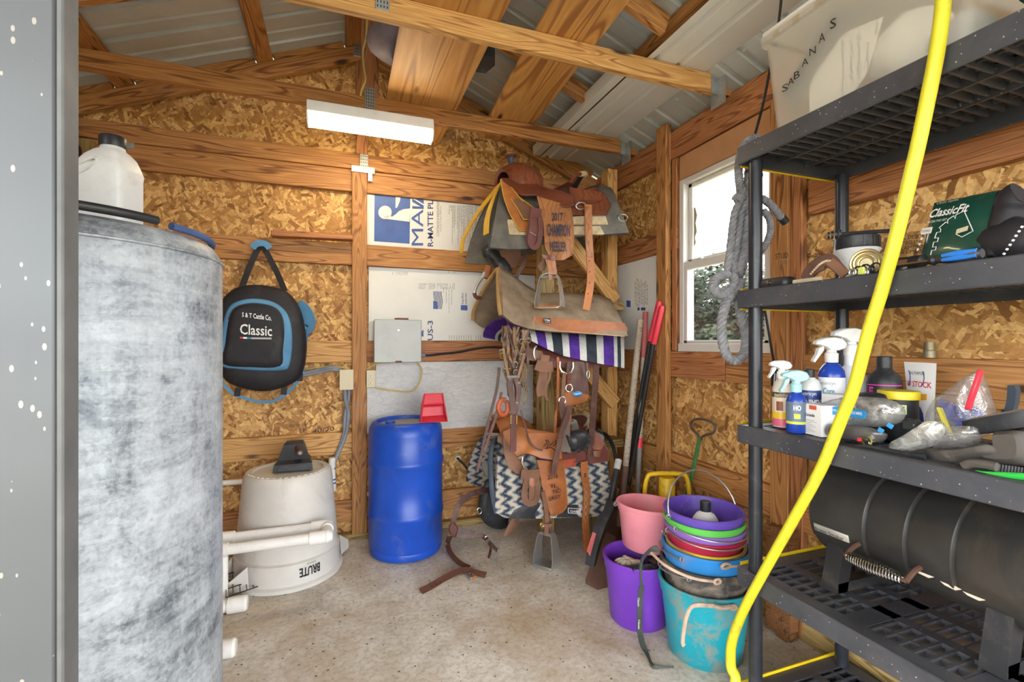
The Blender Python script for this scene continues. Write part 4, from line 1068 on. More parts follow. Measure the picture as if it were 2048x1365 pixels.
for wd_, q in (('2017', ((655, 572), (745, 572), (655, 505), (745, 505))), ('CHAMPION', ((618, 692), (803, 700), (614, 592), (803, 600))), ('HEELER', ((645, 812), (775, 818), (640, 735), (772, 740)))):
    text(fd, 'lettering', wd_, pxq(fpl, *q, off=.001), plain('blue_black_dye', (.02, .025, .05), .5), .02)
lk = strap('latigo_keeper', sa, ZA, [(530, 470), (520, 560), (490, 700), (510, 780)], 95, SY - .325, L_mar, .006)
strap('latigo_loop', sa, ZA, [(560, 545), (565, 650), (545, 760), (510, 785), (478, 740), (490, 640), (500, 560)], 40, SY - .335, L_mar, .005)
MB().tube([ZA(530, 690, SY - .342), ZA(480, 660, SY - .342)], .003, 6).part('buckle_tongue', sa, M['steel'])
ringtube(sa, 'rigging_ring', [ZA(890 + 40 * math.cos(t), 450 + 28 * math.sin(t), SY - .292) for t in [2 * math.pi * i / 18 for i in range(18)]], .005, M['steel'])
bl = strap('rear_billet', sa, ZA, [(945, 440), (948, 560), (952, 700), (962, 860), (968, 980), (962, 1100), (945, 1200), (930, 1285)], 66, SY - .305, L_or, .005)
holes(bl, ZA, [(958, 892), (962, 980), (960, 1068), (948, 1155)], SY - .311)
strap('billet_cover', bl, ZA, [(946, 455), (948, 540), (950, 640), (954, 760), (960, 860)], 56, SY - .312, L_tan, .003)
flap('stirrup_leather', sa, ZA, [(596, 845), (610, 900), (625, 960), (635, 1045)], [(680, 850), (690, 920), (698, 980), (694, 1045)], SY - .335, SY - .33, L_tan, .012)
flap('hobble_strap', sa, ZA, [(575, 840), (590, 870)], [(682, 850), (680, 890)], SY - .34, SY - .34, L_red, .01)
flap('leather_end', sa, ZA, [(580, 880), (540, 930), (560, 975)], [(610, 880), (615, 930), (600, 970)], SY - .31, SY - .31, L_pale, .006)
tp = ZA(640, 1005, SY - .32); stirrup(sa, tp, .15, .185, -.75, SIL, L_or, .045)
# far-side stirrup in a black hood swinging out in front of the saddle
fy = SY + .20
hd = MB().tube(spline([ZA(a, b_, fy) for a, b_ in ((110, 830), (160, 830), (220, 890), (270, 960), (310, 1000))], 5), [.030] * 3 + [.045] * 8 + [.052] * 6 + [.04] * 4, 12, squash=.8); hd.part('stirrup_hood', sa, L_blk, 70)
MB().tube(spline([ZA(a, b_, fy - .01) for a, b_ in ((150, 930), (140, 980), (120, 1030))], 5), .026, 10, squash=.7).part('stirrup_leather', sa, L_orst)
MB().tube(spline([ZA(a, b_, fy - .02) for a, b_ in ((115, 985), (95, 1030), (60, 1080), (40, 1130), (38, 1165), (60, 1185), (90, 1180))], 5), .010, 8).part('stirrup', sa, ALU)
MB().tube(spline([ZA(a, b_, fy - .022) for a, b_ in ((36, 1150), (40, 1172), (62, 1188), (92, 1184))], 5), .0125, 8).part('stirrup_wrap', sa, L_mar)
flap('far_fender', sa, ZA, [(240, 805), (245, 860), (300, 930)], [(408, 805), (405, 880), (360, 950)], SY + .17, SY + .19, L_pale, .006)
flap('far_strap', sa, ZA, [(85, 600), (82, 800)], [(125, 600), (130, 800)], SY + .26, SY + .26, L_mar, .006)
strap('hanging_strap', sa, ZA, [(440, 850), (430, 920), (390, 980), (365, 1050)], 32, SY + .02, L_dk)

# ---------------------------------------------------------------- tan felt pad
pb = thing('saddle_pad', 'thick brown felt pad with a leather hem, hanging below the top saddle', 'saddle pad', (1.3, SY, 1.3))
drape('felt', pb, ZA, [(222, 958), (300, 1010), (430, 1110), (560, 1185), (800, 1180), (1040, 1195), (1120, 1230)], [(250, 1330), (330, 1400), (450, 1440), (640, 1465), (900, 1480), (1250, 1500)], SY, .28, [F_tan], .026, belly=.62)
pe = [ZA(a, b_, y) for a, b_, y in ((250, 1330, SY - .281), (238, 1250, SY - .26), (232, 1150, SY - .2), (228, 1050, SY - .12), (222, 962, SY))]
pe2 = pe + [V((p.x, 2 * SY - p.y, p.z)) for p in pe[::-1][1:]]
MB().tube(spline(pe2, 4), .015, 8).part('felt_edge', pb, F_edge)
wl_ = flap('wear_leather', pb, ZA, [(520, 1340), (505, 1390), (520, 1440)], [(1235, 1390), (1262, 1440), (1240, 1498)], SY - .297, SY - .302, L_orst, .006, m=14, bulge=.004, border=leather('hem', (.5, .28, .13)))
def lp(a, b_): return ZA(a, b_, SY - .309)
flat(wl_, 'label_patch', [lp(592, 1352), lp(648, 1354), lp(650, 1395), lp(594, 1390)], M['ink_black'])
text(wl_, 'lettering', '5 Star', pxq(lambda a, b_: ZA(a, b_, SY - .310), (598, 1373), (644, 1376), (598, 1358), (644, 1361)), M['ink_white'], .02)
text(wl_, 'lettering', 'EQUINE', pxq(lambda a, b_: ZA(a, b_, SY - .310), (602, 1387), (642, 1389), (602, 1379), (642, 1381)), M['ink_white'], .0)

# ---------------------------------------------------------------- striped blanket
ST = [dull('purple_wool', (.075, .03, .22), .95, 0, .3, 20, .7, 150, spec=.1), dull('white_wool', (.50, .49, .46), .95, 0, .15, 20, .7, 150, spec=.1), dull('charcoal_wool', (.035, .04, .05), .95, 0, .3, 20, .7, 150, spec=.1)]
sbk = thing('saddle_blanket', 'purple, white and charcoal striped wool blanket under the brown felt pad', 'blanket', (1.35, SY, 1.1))
pat = [0, 0, 0, 0, 1, 2, 1, 1, 0, 0, 0, 1, 1, 2, 2, 2, 1, 1, 0, 0, 0, 1, 1, 2, 2, 2, 1, 1, 0, 0, 0, 1, 2, 1]
drape('wool', sbk, ZC, [(375, -20), (560, 40), (800, 80), (1000, 90), (1300, 100), (1610, 110)], [(430, 175), (600, 210), (800, 310), (960, 380), (1180, 430), (1360, 465), (1610, 510)], SY, .262, ST, .012, 9, len(pat) + 1, mif=lambda i, j: pat[j])
text(sbk, 'lettering', 'Mayatex', pxq(lambda a, b_: ZC(a, b_, SY - .262), (600, 205), (655, 140), (585, 180), (640, 128), off=.004), M['ink_black'], .01)

# ---------------------------------------------------------------- middle saddle
sc_ = thing('saddle', 'dark brown saddle with a blue oval badge under the striped blanket', 'saddle', (1.3, SY, 1.0))
G = []
for i in range(9):
    u = i / 8; x = lerp(1.06, 1.60, u); row = []
    for j in range(17):
        a = math.pi * j / 16; row.append(V((x, SY - math.cos(a) * .215, 1.09 + .14 * math.sin(a) ** .7)))
    G.append(row)
MB().grid(G, .03).part('skirt', sc_, L_mar, 70)
flap('front_skirt', sc_, ZC, [(570, 290), (580, 370), (610, 420)], [(760, 330), (770, 400), (700, 440)], SY - .25, SY - .262, L_pale, .01)
flap('fender', sc_, ZC, [(1020, 440), (1010, 600), (1000, 760), (1005, 870)], [(1200, 440), (1235, 620), (1255, 780), (1240, 850)], SY - .262, SY - .29, L_dk, .007)
flap('fender_lower', sc_, ZC, [(1005, 740), (990, 830), (1000, 930)], [(1255, 790), (1230, 850), (1075, 905)], SY - .291, SY - .30, L_orst, .006)
flap('stirrup_leather', sc_, ZC, [(1000, 900), (985, 1000), (985, 1100)], [(1075, 905), (1062, 1000), (1080, 1110)], SY - .295, SY - .30, L_orst, .01)
bd = ZC(1132, 780, SY - .305)
MB().lathe([(0, -.003), (.7, -.002), (1, .002)], (0, 0, 0), 24, axis='y', M=Matrix.Diagonal((.0315, 1, .015)).to_3x3()).part('x', sc_, M['ink_blue'])
ob_ = [o_ for o_ in sc_.children if o_.name.startswith('x')][0]; ob_.name = 'oval_badge'; ob_.location = bd - wloc(sc_)
for v_ in ob_.data.vertices: v_.co += V(wloc(sc_))
ob_.data.materials[0] = plain('bright_blue_badge', (.02, .20, .48), .3)
text(sc_, 'lettering', 'coats', pxq(lambda a, b_: ZC(a, b_, SY - .3085), (1100, 792), (1166, 780), (1098, 776), (1164, 766)), M['ink_white'], .0)
strap('latigo_keeper', sc_, ZC, [(690, 470), (780, 500), (865, 490)], 110, SY - .30, L_pale, .006, s=5.25)
strap('latigo', sc_, ZC, [(790, 370), (775, 480), (760, 620), (740, 720), (750, 800)], 100, SY - .29, L_pale, .005, s=5.25)
strap('latigo_end', sc_, ZC, [(840, 520), (830, 620), (800, 680), (790, 780), (815, 850)], 32, SY - .285, L_pale, .004, s=5.25)
ringtube(sc_, 'rigging_ring', [ZC(700 + 30 * math.cos(t), 350 + 70 * math.sin(t), SY - .27) for t in [math.pi * (.5 + i / 14) for i in range(15)]], .006, M['steel'], False)
ringtube(sc_, 'rigging_ring', [ZC(a, b_, SY - .298) for a, b_ in ((945, 440), (942, 500), (960, 545), (1012, 570), (1062, 550), (1085, 500), (1082, 445))], .006, SIL, False)
strap('billet', sc_, ZC, [(920, 390), (925, 560), (920, 720), (920, 900), (900, 1000), (885, 1250)], 30, SY - .29, L_orst, .004, s=5.25)
strap('billet', sc_, ZC, [(988, 555), (980, 680), (970, 830), (950, 930)], 42, SY - .305, L_pale, .004, s=5.25)
strap('billet', sc_, ZC, [(1038, 560), (1038, 640), (1042, 730)], 42, SY - .306, L_red, .004, s=5.25)
for a, b_ in ((1040, 720), (968, 850)):
    ringtube(sc_, 'buckle', [ZC(a + 34 * math.cos(t), b_ + 40 * math.sin(t), SY - .31) for t in [2 * math.pi * i / 14 for i in range(14)]], .0045, SIL)
holes(sc_, ZC, [(1038, 628), (1038, 668)], SY - .312, .003)
cb_ = strap('cinch_strap', sc_, ZC, [(960, 860), (965, 960), (985, 1060), (960, 1180), (935, 1290), (925, 1340)], 62, SY - .345, L_dk, .005, s=5.25)
strap('cinch_strap', sc_, ZC, [(1050, 900), (1030, 980), (990, 1100), (955, 1200), (930, 1330), (895, 1480), (872, 1625)], 60, SY - .372, L_dk, .005, s=5.25)
rb_ = strap('rear_billet', sc_, ZC, [(1322, 480), (1318, 640), (1300, 820), (1290, 1000), (1275, 1200), (1262, 1380), (1245, 1480)], 70, SY - .29, L_dk, .005, s=5.25)
holes(rb_, ZC, [(1322, 545), (1308, 760), (1294, 940), (1284, 1120), (1268, 1300)], SY - .296, .003)
strap('string', sc_, ZC, [(1225, 450), (1232, 520), (1245, 560)], 24, SY - .295, L_pale, .003, s=5.25)
ringtube(sc_, 'snap', [ZC(1240 + 14 * math.cos(t), 575 + 40 * math.sin(t), SY - .30) for t in [2 * math.pi * i / 12 for i in range(12)]], .003, M['steel'])
tp = ZC(1060, 1060, SY - .31); stirrup(sc_, tp, .12, .17, .55, ALU, L_blk, .035)
MB().tube(spline([ZC(a, b_, SY - .33) for a, b_ in ((1010, 1290), (1090, 1270), (1160, 1260), (1215, 1300))], 5), [.046] * 4 + [.056] * 8 + [.048] * 4, 14, squash=.9).part('stirrup_hood', sc_, L_blk, 70)

# ---------------------------------------------------------------- bridles hanging in front of the middle saddle
BY = SY - .33
br = thing('bridle_bundle', 'bundle of brown leather bridles with bits hanging left of the middle saddle', 'bridle', ZC(450, 1000, BY))
brm = [L_dk, leather('old_strap', (.24, .14, .07), False, .6), leather('old_strap_dark', (.14, .085, .05), False, .6)]
rnd = random.Random(11)
for i in range(26):
    a0 = rnd.uniform(330, 620); b0 = rnd.uniform(60, 140); n_ = 7; pts = []
    ln = rnd.uniform(350, 820); aa = a0
    for j in range(n_):
        aa += rnd.uniform(-28, 28) + (460 - aa) * .06; pts.append((aa, b0 + ln * j / (n_ - 1), BY + rnd.uniform(-.02, .05)))
    strap('strap', br, ZC, pts, rnd.uniform(14, 34), BY, brm[i % 3], .004, (rnd.uniform(-.5, .5), -1, 0), 5.25)
for i in range(16):
    a = rnd.uniform(310, 620); b_ = rnd.uniform(200, 900); r1 = rnd.uniform(12, 26)
    ringtube(br, 'bit_ring', [ZC(a + r1 * math.cos(t), b_ + r1 * 1.2 * math.sin(t), BY - .025 + .01 * math.sin(t)) for t in [2 * math.pi * k / 14 for k in range(14)]], .0032, M['steel'] if i % 3 else dull('brass', (.42, .27, .08), .4, .7))
for i in range(12):     # curb chain links
    c_ = ZC(575 + 12 * math.sin(i), 480 + i * 36, BY - .03)
    ringtube(br, 'chain_link', [c_ + V((.006 * math.cos(t), .004 * math.sin(t) * (i % 2), .012 * math.sin(t))) for t in [2 * math.pi * k / 10 for k in range(10)]], .0022, dull('old_brass', (.28, .20, .09), .5, .6), n=6)
MB().tube([ZC(388, 602, BY - .035), ZC(518, 600, BY - .035)], .009, 8).part('bit_bar', br, M['steel'])
strap('rope', br, ZC, [(345, 300, BY - .03), (370, 450, BY - .03), (400, 590, BY - .03)], 28, BY, brm[1], .008, s=5.25)
strap('rope', br, ZC, [(565, 350, BY - .03), (540, 460, BY - .03), (505, 590, BY - .03)], 28, BY, brm[1], .008, s=5.25)
strap('cheek_strap', br, ZC, [(425, 600, BY - .03), (415, 700, BY - .035), (440, 820, BY - .035), (455, 1000, BY - .04)], 60, BY, L_dk, .005, s=5.25)
strap('cheek_strap', br, ZC, [(475, 610, BY - .03), (505, 720, BY - .03), (500, 860, BY - .03), (470, 1000, BY - .035)], 50, BY, L_dk, .005, s=5.25)
strap('cheek_strap', br, ZC, [(458, 990, BY - .045), (455, 1100, BY - .045), (452, 1250, BY - .045), (450, 1385, BY - .045)], 68, BY, L_mar, .006, s=5.25)
ringtube(br, 'buckle', [ZC(a, b_, BY - .055) for a, b_ in ((430, 1005), (492, 1005), (490, 1095), (428, 1092))], .004, dull('brass_buckle', (.45, .32, .12), .35, .8))
ringtube(br, 'collar_loop', [ZC(350 + 50 * math.cos(t), 920 + 80 * math.sin(t), BY + .02) for t in [2 * math.pi * k / 14 for k in range(14)]], .014, leather('orange_red', (.45, .09, .03)))
for pts in ([(305, 500), (285, 700), (250, 850), (200, 1050), (150, 1250), (110, 1450), (70, 1600)], [(330, 760), (300, 900), (250, 1080), (190, 1250), (150, 1380)]):
    strap('rein', br, ZC, [(a, b_, BY + .03) for a, b_ in pts], 30, BY, L_dk, .005, s=5.25)
strap('rein', br, ZC, [(530, 950, BY - .02), (560, 1050, BY - .02), (600, 1200, BY - .02), (620, 1290, BY - .02), (690, 1350, BY - .02), (760, 1370, BY - .02)], 18, BY, L_dk, .004, s=5.25)

# ---------------------------------------------------------------- bottom saddle
DYC = 2.70
pd = thing('saddle_blanket', 'navy and cream zigzag woven blanket under the lowest saddle', 'blanket', (1.3, DYC, .2))
drape('weave', pd, ZD, [(250, 60), (500, 90), (800, 40), (1000, 0), (1120, 5), (1200, 30)], [(215, 740), (300, 790), (600, 800), (900, 790), (1180, 780), (1290, 720)], DYC, .285, [NAV], .02, 12, 30)
hem = [ZD(a, b_, y) for a, b_, y in ((1205, 30, DYC), (1260, 70, DYC - .12), (1310, 180, DYC - .22), (1330, 330, DYC - .27), (1312, 600, DYC - .285), (1290, 720, DYC - .285))]
MB().tube(spline(hem, 5), .012, 8).part('hem_roll', pd, M['nylon'])
f1 = [ZD(225, 95, DYC - .02), ZD(200, 140, DYC - .15), ZD(185, 300, DYC - .25), ZD(205, 600, DYC - .285), ZD(240, 760, DYC - .29)]
MB().tube(spline(f1, 5), .014, 8).part('hem_roll', pd, dull('navy_binding', (.06, .08, .11), .9))
flap('wear_leather', pd, ZD, [(470, 690), (340, 730), (285, 790), (310, 808)], [(660, 685), (662, 730), (664, 780), (664, 812)], DYC - .298, DYC - .302, L_blk, .005)
wk = flap('wear_leather', pd, ZD, [(740, 690), (740, 800)], [(1040, 682), (1030, 798)], DYC - .298, DYC - .302, L_blk, .005)
LP = lambda a, b_: ZD(a, b_, DYC - .312)
for q in (((893, 712), (1008, 720), (1006, 724), (894, 716)), ((893, 760), (1000, 772), (1000, 768), (893, 756)), ((892, 712), (897, 712), (897, 760), (892, 760)), ((1003, 720), (1008, 720), (1003, 772), (998, 772))):
    flat(wk, 'label_border', [LP(*r) for r in q], M['ink_white'])
text(wk, 'lettering', 'CLASSIC', pxq(LP, (910, 750), (995, 760), (912, 730), (996, 740)), M['ink_white'], .02)
sd_ = thing('saddle', 'orange tan saddle on the zigzag blanket with a long stirrup near the floor', 'saddle', (1.3, DYC, .5))
hp = ZD(290, -60, DYC)
G = []
for i in range(9):
    u = i / 8; x0 = ZD(lerp(230, 500, u), 0, DYC).x; zb = ZD(300, 40, DYC).z; hh = .10 * math.sin(math.pi * (.2 + .65 * u)) ** .7
    G.append([V((x0, DYC - math.cos(a) * (.12 + .03 * math.sin(math.pi * u)), zb - .06 + (.06 + hh) * math.sin(a) ** .6)) for a in [math.pi * j / 16 for j in range(17)]])
MB().grid(G, .02).part('fork', sd_, L_orst, 70)
MB().lathe([(0, -.05), (.03, -.045), (.024, -.01), (.03, .01), (.045, .018), (.046, .03), (.03, .036), (0, .037)], ZD(270, -95, DYC), 20, M=Matrix.Rotation(-.3, 3, 'Y')).part('horn', sd_, L_orst, 60)
xs, zs = ZD(450, 0, DYC).x, ZD(450, -30, DYC).z; xe, ze = ZD(960, 0, DYC).x, ZD(960, -40, DYC).z
build_seat(sd_, ZD, DYC, (xs, zs), (xe, ze), L_orst)
build_cantle(sd_, (ZD(1000, 0, DYC).x, DYC, ZD(1000, 0, DYC).z - .01), .17, .09, .5, L_dk, L_mar, FLC)
flap('front_skirt', sd_, ZD, [(300, 60), (310, 220), (350, 350), (420, 402)], [(420, 240), (470, 290), (480, 350), (460, 402)], DYC - .28, DYC - .305, L_pale, .01)
flap('rear_skirt', sd_, ZD, [(1000, 40), (1060, 200), (1090, 310)], [(1180, 60), (1262, 200), (1255, 285)], DYC - .25, DYC - .305, L_mar, .01, border=L_red)
flap('rear_jockey', sd_, ZD, [(1090, 60), (1110, 150), (1130, 180)], [(1160, 30), (1225, 130), (1200, 182)], DYC - .24, DYC - .315, leather('rosy_leather', (.33, .12, .075)), .008)
flap('conch_tab', sd_, ZD, [(1120, 195), (1130, 245)], [(1195, 190), (1180, 250)], DYC - .318, DYC - .32, L_pale, .006)
flap('skirt_strip', sd_, ZD, [(690, 300), (850, 350)], [(960, 260), (965, 335)], DYC - .30, DYC - .305, leather('red_strip', (.30, .06, .03)), .006)
flap('rear_skirt_side', sd_, ZD, [(640, 240), (640, 300)], [(1050, 200), (1060, 300)], DYC - .285, DYC - .30, L_mar, .01)
flap('seat_jockey', sd_, ZD, [(295, 20), (330, 180), (400, 255), (520, 215), (640, 262), (780, 282)], [(430, -40), (560, 0), (680, 10), (780, 30), (830, 100), (840, 270)], DYC - .19, DYC - .325, L_or, .009, n=20, m=8, border=L_mar)
flap('tooled_patch', sd_, ZD, [(520, 30), (560, 120), (610, 175)], [(830, 30), (810, 120), (700, 180)], DYC - .30, DYC - .326, L_orst, .004)
for pts in ([(670, 150), (700, 120), (690, 95), (720, 110), (700, 160)], [(720, 150), (770, 110), (800, 100), (760, 150)], [(690, 170), (740, 165), (770, 185)]):
    MB().tube(spline([ZD(a, b_, DYC - .338) for a, b_ in pts], 4), .0022, 6).part('carved_mark', sd_, M['ink_black'])
fe = flap('fender', sd_, ZD, [(612, 275), (640, 420), (680, 600), (715, 720), (735, 782)], [(850, 300), (872, 480), (886, 690), (850, 745), (760, 785)], DYC - .315, DYC - .345, L_orst, .007, n=20, border=L_or)
FPL = lambda a, b_: ZD(a, b_, DYC - .352)
for wd_, q in (('2016', ((705, 455), (800, 440), (705, 415), (800, 392))), ('IL ', ((740, 530), (800, 525), (740, 500), (800, 492))), ('ND', ((755, 585), (825, 570), (755, 545), (825, 530))), ('LASSY', ((720, 650), (825, 620), (720, 612), (825, 585)))):
    text(fe, 'lettering', wd_, pxq(FPL, *q, off=.002), M['ink_black'], .01)
ringtube(sd_, 'rigging_ring', [ZD(a, b_, DYC - .318) for a, b_ in ((480, 245), (475, 300), (495, 350), (520, 360))], .006, SIL, False)
strap('latigo_keeper', sd_, ZD, [(462, 400), (540, 405), (630, 395)], 85, DYC - .335, L_pale, .008, s=4.55)
strap('latigo', sd_, ZD, [(520, 420), (500, 520), (490, 610), (530, 668), (600, 640), (610, 520), (600, 420)], 55, DYC - .33, L_pale, .006, s=4.55)
strap('latigo', sd_, ZD, [(560, 430), (562, 520), (560, 620), (565, 670)], 60, DYC - .326, L_pale, .006, s=4.55)
flap('latigo_tip', sd_, ZD, [(540, 440), (538, 500), (560, 525)], [(590, 440), (595, 500), (580, 525)], DYC - .342, DYC - .342, leather('rosy_tip', (.38, .17, .11)), .004)
strap('stirrup_leather', sd_, ZD, [(660, 560), (685, 700), (695, 820), (690, 950)], 42, DYC - .335, L_pale, .008, s=4.55)
strap('stirrup_leather', sd_, ZD, [(650, 600), (690, 720), (720, 830), (735, 930)], 30, DYC - .325, L_dk, .006, s=4.55)
strap('hobble_strap', sd_, ZD, [(640, 860), (690, 868), (740, 865)], 32, DYC - .35, L_pale, .01, s=4.55)
ringtube(sd_, 'buckle', [ZD(655 + 16 * math.cos(t), 868 + 18 * math.sin(t), DYC - .36) for t in [2 * math.pi * i / 12 for i in range(12)]], .003, dull('brass_small', (.45, .32, .12), .35, .8))
tp = ZD(700, 935, DYC - .30); tz = tp.z
stirrup(sd_, tp, .13, tz - .004, -1.0, ALU, ALU, .05)
b2 = strap('rear_billet', sd_, ZD, [(1035, 290), (1040, 420), (1060, 560), (1055, 700), (1048, 850), (1058, 1000), (1062, 1110)], 68, DYC - .325, L_orst, .006, s=4.55)
for i in range(5):
    c_ = ZD(1058 - i * 1.5, 540 + i * 65, DYC - .333)
    MB().tube([c_ + V((0, 0, .028)), c_ + V((.011, 0, 0)), c_ + V((0, 0, -.028)), c_ + V((-.011, 0, 0))], .0012, 5, closed=True).part('stitching', b2, FLC)
holes(b2, ZD, [(1048, 405), (1048, 425)], DYC - .334, .005)
# black leather saddle parts on the far side by the wall
sf = thing('saddle_skirt', 'black leather saddle skirt leaning behind the zigzag blanket', 'saddle', ZD(200, 900, 2.95))
oo = [(100, 600), (85, 700), (100, 800), (160, 870), (260, 905), (330, 890), (350, 820), (340, 600), (300, 450), (170, 430), (120, 500)]
pillow(spline([ZD(a, b_, 2.99) for a, b_ in oo], 4, True), [(-.04, .9), (-.03, 1), (0, 1), (.015, .93), (.02, .6)]).part('skirt', sf, L_blk, 60)
pillow(spline([ZD(a, b_, 2.96) for a, b_ in ((110, 230), (105, 320), (140, 420), (200, 450), (215, 300), (190, 180), (140, 170))], 4, True), [(-.02, 1), (0, 1), (.008, .9)]).part('felt_lining', sf, dull('pale_felt', (.36, .33, .29), .95), 60)
flap('fringe', sf, ZD, [(380, 810), (330, 900), (300, 970)], [(445, 810), (440, 880), (345, 975)], 2.80, 2.78, L_pale, .006)
ringtube(sf, 'ring', [ZD(85 + 20 * math.cos(t), 740 + 28 * math.sin(t), 2.955) for t in [2 * math.pi * i / 14 for i in range(14)]], .004, SIL)
# ================================================================ CAN, PIPES, DRUM
wc = thing('trash_can', 'upside down white plastic trash can against the back wall', 'trash can', (-.262, 2.855, 0))
CX, CY = -.262, 2.838
MB().lathe([(.268, .0), (.275, .004), (.276, .022), (.262, .03), (.258, .13), (.262, .135), (.250, .14), (.240, .30), (.222, .50), (.216, .535), (.205, .55), (.175, .553), (.172, .543), (.0, .543)], (CX, CY, 0), 64).part('body', wc, M['canwhite'])
for i in range(18):
    a = math.radians(200 + i * 9); p = V((CX + .192 * math.cos(a), CY + .192 * math.sin(a), .552))
    MB().box(p, (.012, .02, .006), Matrix.Rotation(a, 3, 'Z'), 0, .002).part('foot_rib', wc, M['canwhite'])
def canp(a, h, r=.262): return V((CX + r * math.cos(a), CY + r * math.sin(a), h))
for a0 in (math.radians(212), math.radians(32)):
    R_ = Matrix.Rotation(a0, 3, 'Z'); c_ = V((CX, CY, 0))
    hh = MB().prism([c_ + R_ @ V(q) for q in ((.255, -.10, .02), (.255, .10, .02), (.325, .06, .03), (.325, -.06, .03))], (0, 0, .012))
    for sgn in (-1, 1): hh.prism([c_ + R_ @ V(q) for q in ((.25, sgn * .10, .025), (.325, sgn * .06, .03), (.325, sgn * .055, .075), (.25, sgn * .085, .135))], R_ @ V((0, sgn * .006, 0)))
    hh.prism([c_ + R_ @ V(q) for q in ((.318, -.06, .03), (.326, -.06, .03), (.326, -.055, .078), (.318, -.055, .078))], R_ @ V((0, .115, 0)))
    hh.part('handle', wc, M['canwhite'], 30)
def brute(u, v):
    a = lerp(math.radians(309), math.radians(286), u); return canp(a, lerp(.108, .062, v), .2625)
text(wc, 'lettering', 'BRUTE', brute, M['ink_black'], .03)
text(wc, 'lettering', 'Rubbermaid', lambda u, v: canp(lerp(math.radians(304), math.radians(294), u), lerp(.126, .114, v), .262), M['ink_grey'])
pm = thing('pump_float', 'black plastic pump housing standing on the upside down can', 'pump', (-.235, 2.84, .553))
pz = .5535
def loft(levels, c, n=6, M_=None):
    """levels: (z, hw_front, hw_back, yf, yb)"""
    G = []
    for z, wf, wb_, yf, yb in levels: G.append([V(c) + V(q) for q in ((-wf, yf, z), (wf, yf, z), (wb_, yb, z), (-wb_, yb, z))])
    mb = MB().grid(G, 0, closed_c=True); mb.add(G[0], [(0, 1, 2, 3)]); mb.add(G[-1], [(0, 1, 2, 3)]); return mb
PC = (-.235, 2.86, pz)
loft([(0, .098, .085, -.09, .085), (.035, .094, .080, -.086, .08), (.052, .078, .066, -.058, .07), (.10, .062, .055, -.038, .06), (.128, .052, .046, -.03, .05), (.138, .044, .04, -.018, .042)], PC).part('housing', pm, M['black_plastic'], 25)
loft([(.004, .072, .072, -.096, -.08), (.030, .064, .064, -.092, -.08)], PC).part('front_panel', pm, M['black_plastic'], 25)
MB().tube([V(PC) + V((.018, -.02, .112)), V(PC) + V((.034, -.085, .092))], .017, 12).part('spout', pm, dull('brown_knob', (.10, .05, .035), .5))
MB().tube([V(PC) + V((.034, -.084, .092)), V(PC) + V((.035, -.088, .0915))], .009, 10).part('spout_core', pm, M['steel'])
# pvc stand
pv = thing('pipe_stand', 'white plastic pipe stand with two arms in front of the can', 'pipe stand', (-.52, 2.35, 0))
def tubeP(name, a, b, r=.024, m='pvc', n=14): return MB().tube([a, b], r, n).part(name, pv, M[m])
az = .312; y1, y2 = 2.425, 2.565; xr = -.075; xl = -.52
tubeP('arm', (xl, y1, az), (xr, y1, az)); tubeP('arm', (xl, y2, az), (xr + .01, y2, az))
for y in (y1, y2):
    tubeP('elbow', (xr - .06, y, az), (xr + .01, y, az), .031)
    MB().lathe([(0, -.031), (.02, -.026), (.031, 0), (.02, .026), (0, .031)], (xr + .015, y, az), 16, axis='x').part('elbow_cap', pv, M['pvc'])
tubeP('end_link', (xr + .015, y1, az), (xr + .015, y2, az)); tubeP('end_collar', (xr + .015, y1, az), (xr + .015, y1 + .045, az), .030); tubeP('end_collar', (xr + .015, y2 - .045, az), (xr + .015, y2, az), .030)
for y in (y1, y2): tubeP('tee', (xl - .03, y, az), (xl + .05, y, az), .031)
tubeP('upright', (xl, y1, .035), (xl, y1, az)); tubeP('upright', (xl, y2, .035), (xl, y2, az))
tubeP('upright_collar', (xl, y1, .17), (xl, y1, .24), .031); tubeP('upright_collar', (xl, y1, .02), (xl, y1, .09), .031)
tubeP('arm', (xl - .35, y2, az), (xl, y2, az))
for y, xe in ((2.475, -.435), (2.13, -.42)):
    tubeP('foot', (-.95, y, .036), (xe, y, .036), .028)
    tubeP('foot_cap', (xe - .045, y, .036), (xe + .025, y, .036), .036)
    MB().lathe([(.036, 0), (.030, .010), (0, .014)], (xe + .025, y, .036), 18, axis='x').part('cap_dome', pv, M['pvc'])
tubeP('foot_link', (xl, 2.13, .036), (xl, 2.565, .036))
# wire grate
wg = thing('wire_grate', 'dark wire grate lying on the floor beside the pipe stand', 'grate', (-.40, 2.55, 0))
g0 = onZ(532, 1168, .035); g1 = onZ(452, 1196, .075); g2 = onZ(452, 1150, .075)
wm = dull('dark_wire', (.05, .035, .03), .6, .4)
for i in range(4):
    v = i / 3; MB().tube([g1.lerp(g2, v), (g1.lerp(g2, v)).lerp(g0, .97 - .1 * v) if i < 1 else g1.lerp(g2, v) + (g0 - g1) * (1 - .12 * v)], .0028, 6).part('wire', wg, wm)
for i in range(7):
    u = i / 6; a = g1 + (g0 - g1) * u; MB().tube([a, a + (g2 - g1) * (1 if u < .7 else .55)], .0022, 6).part('wire', wg, wm)

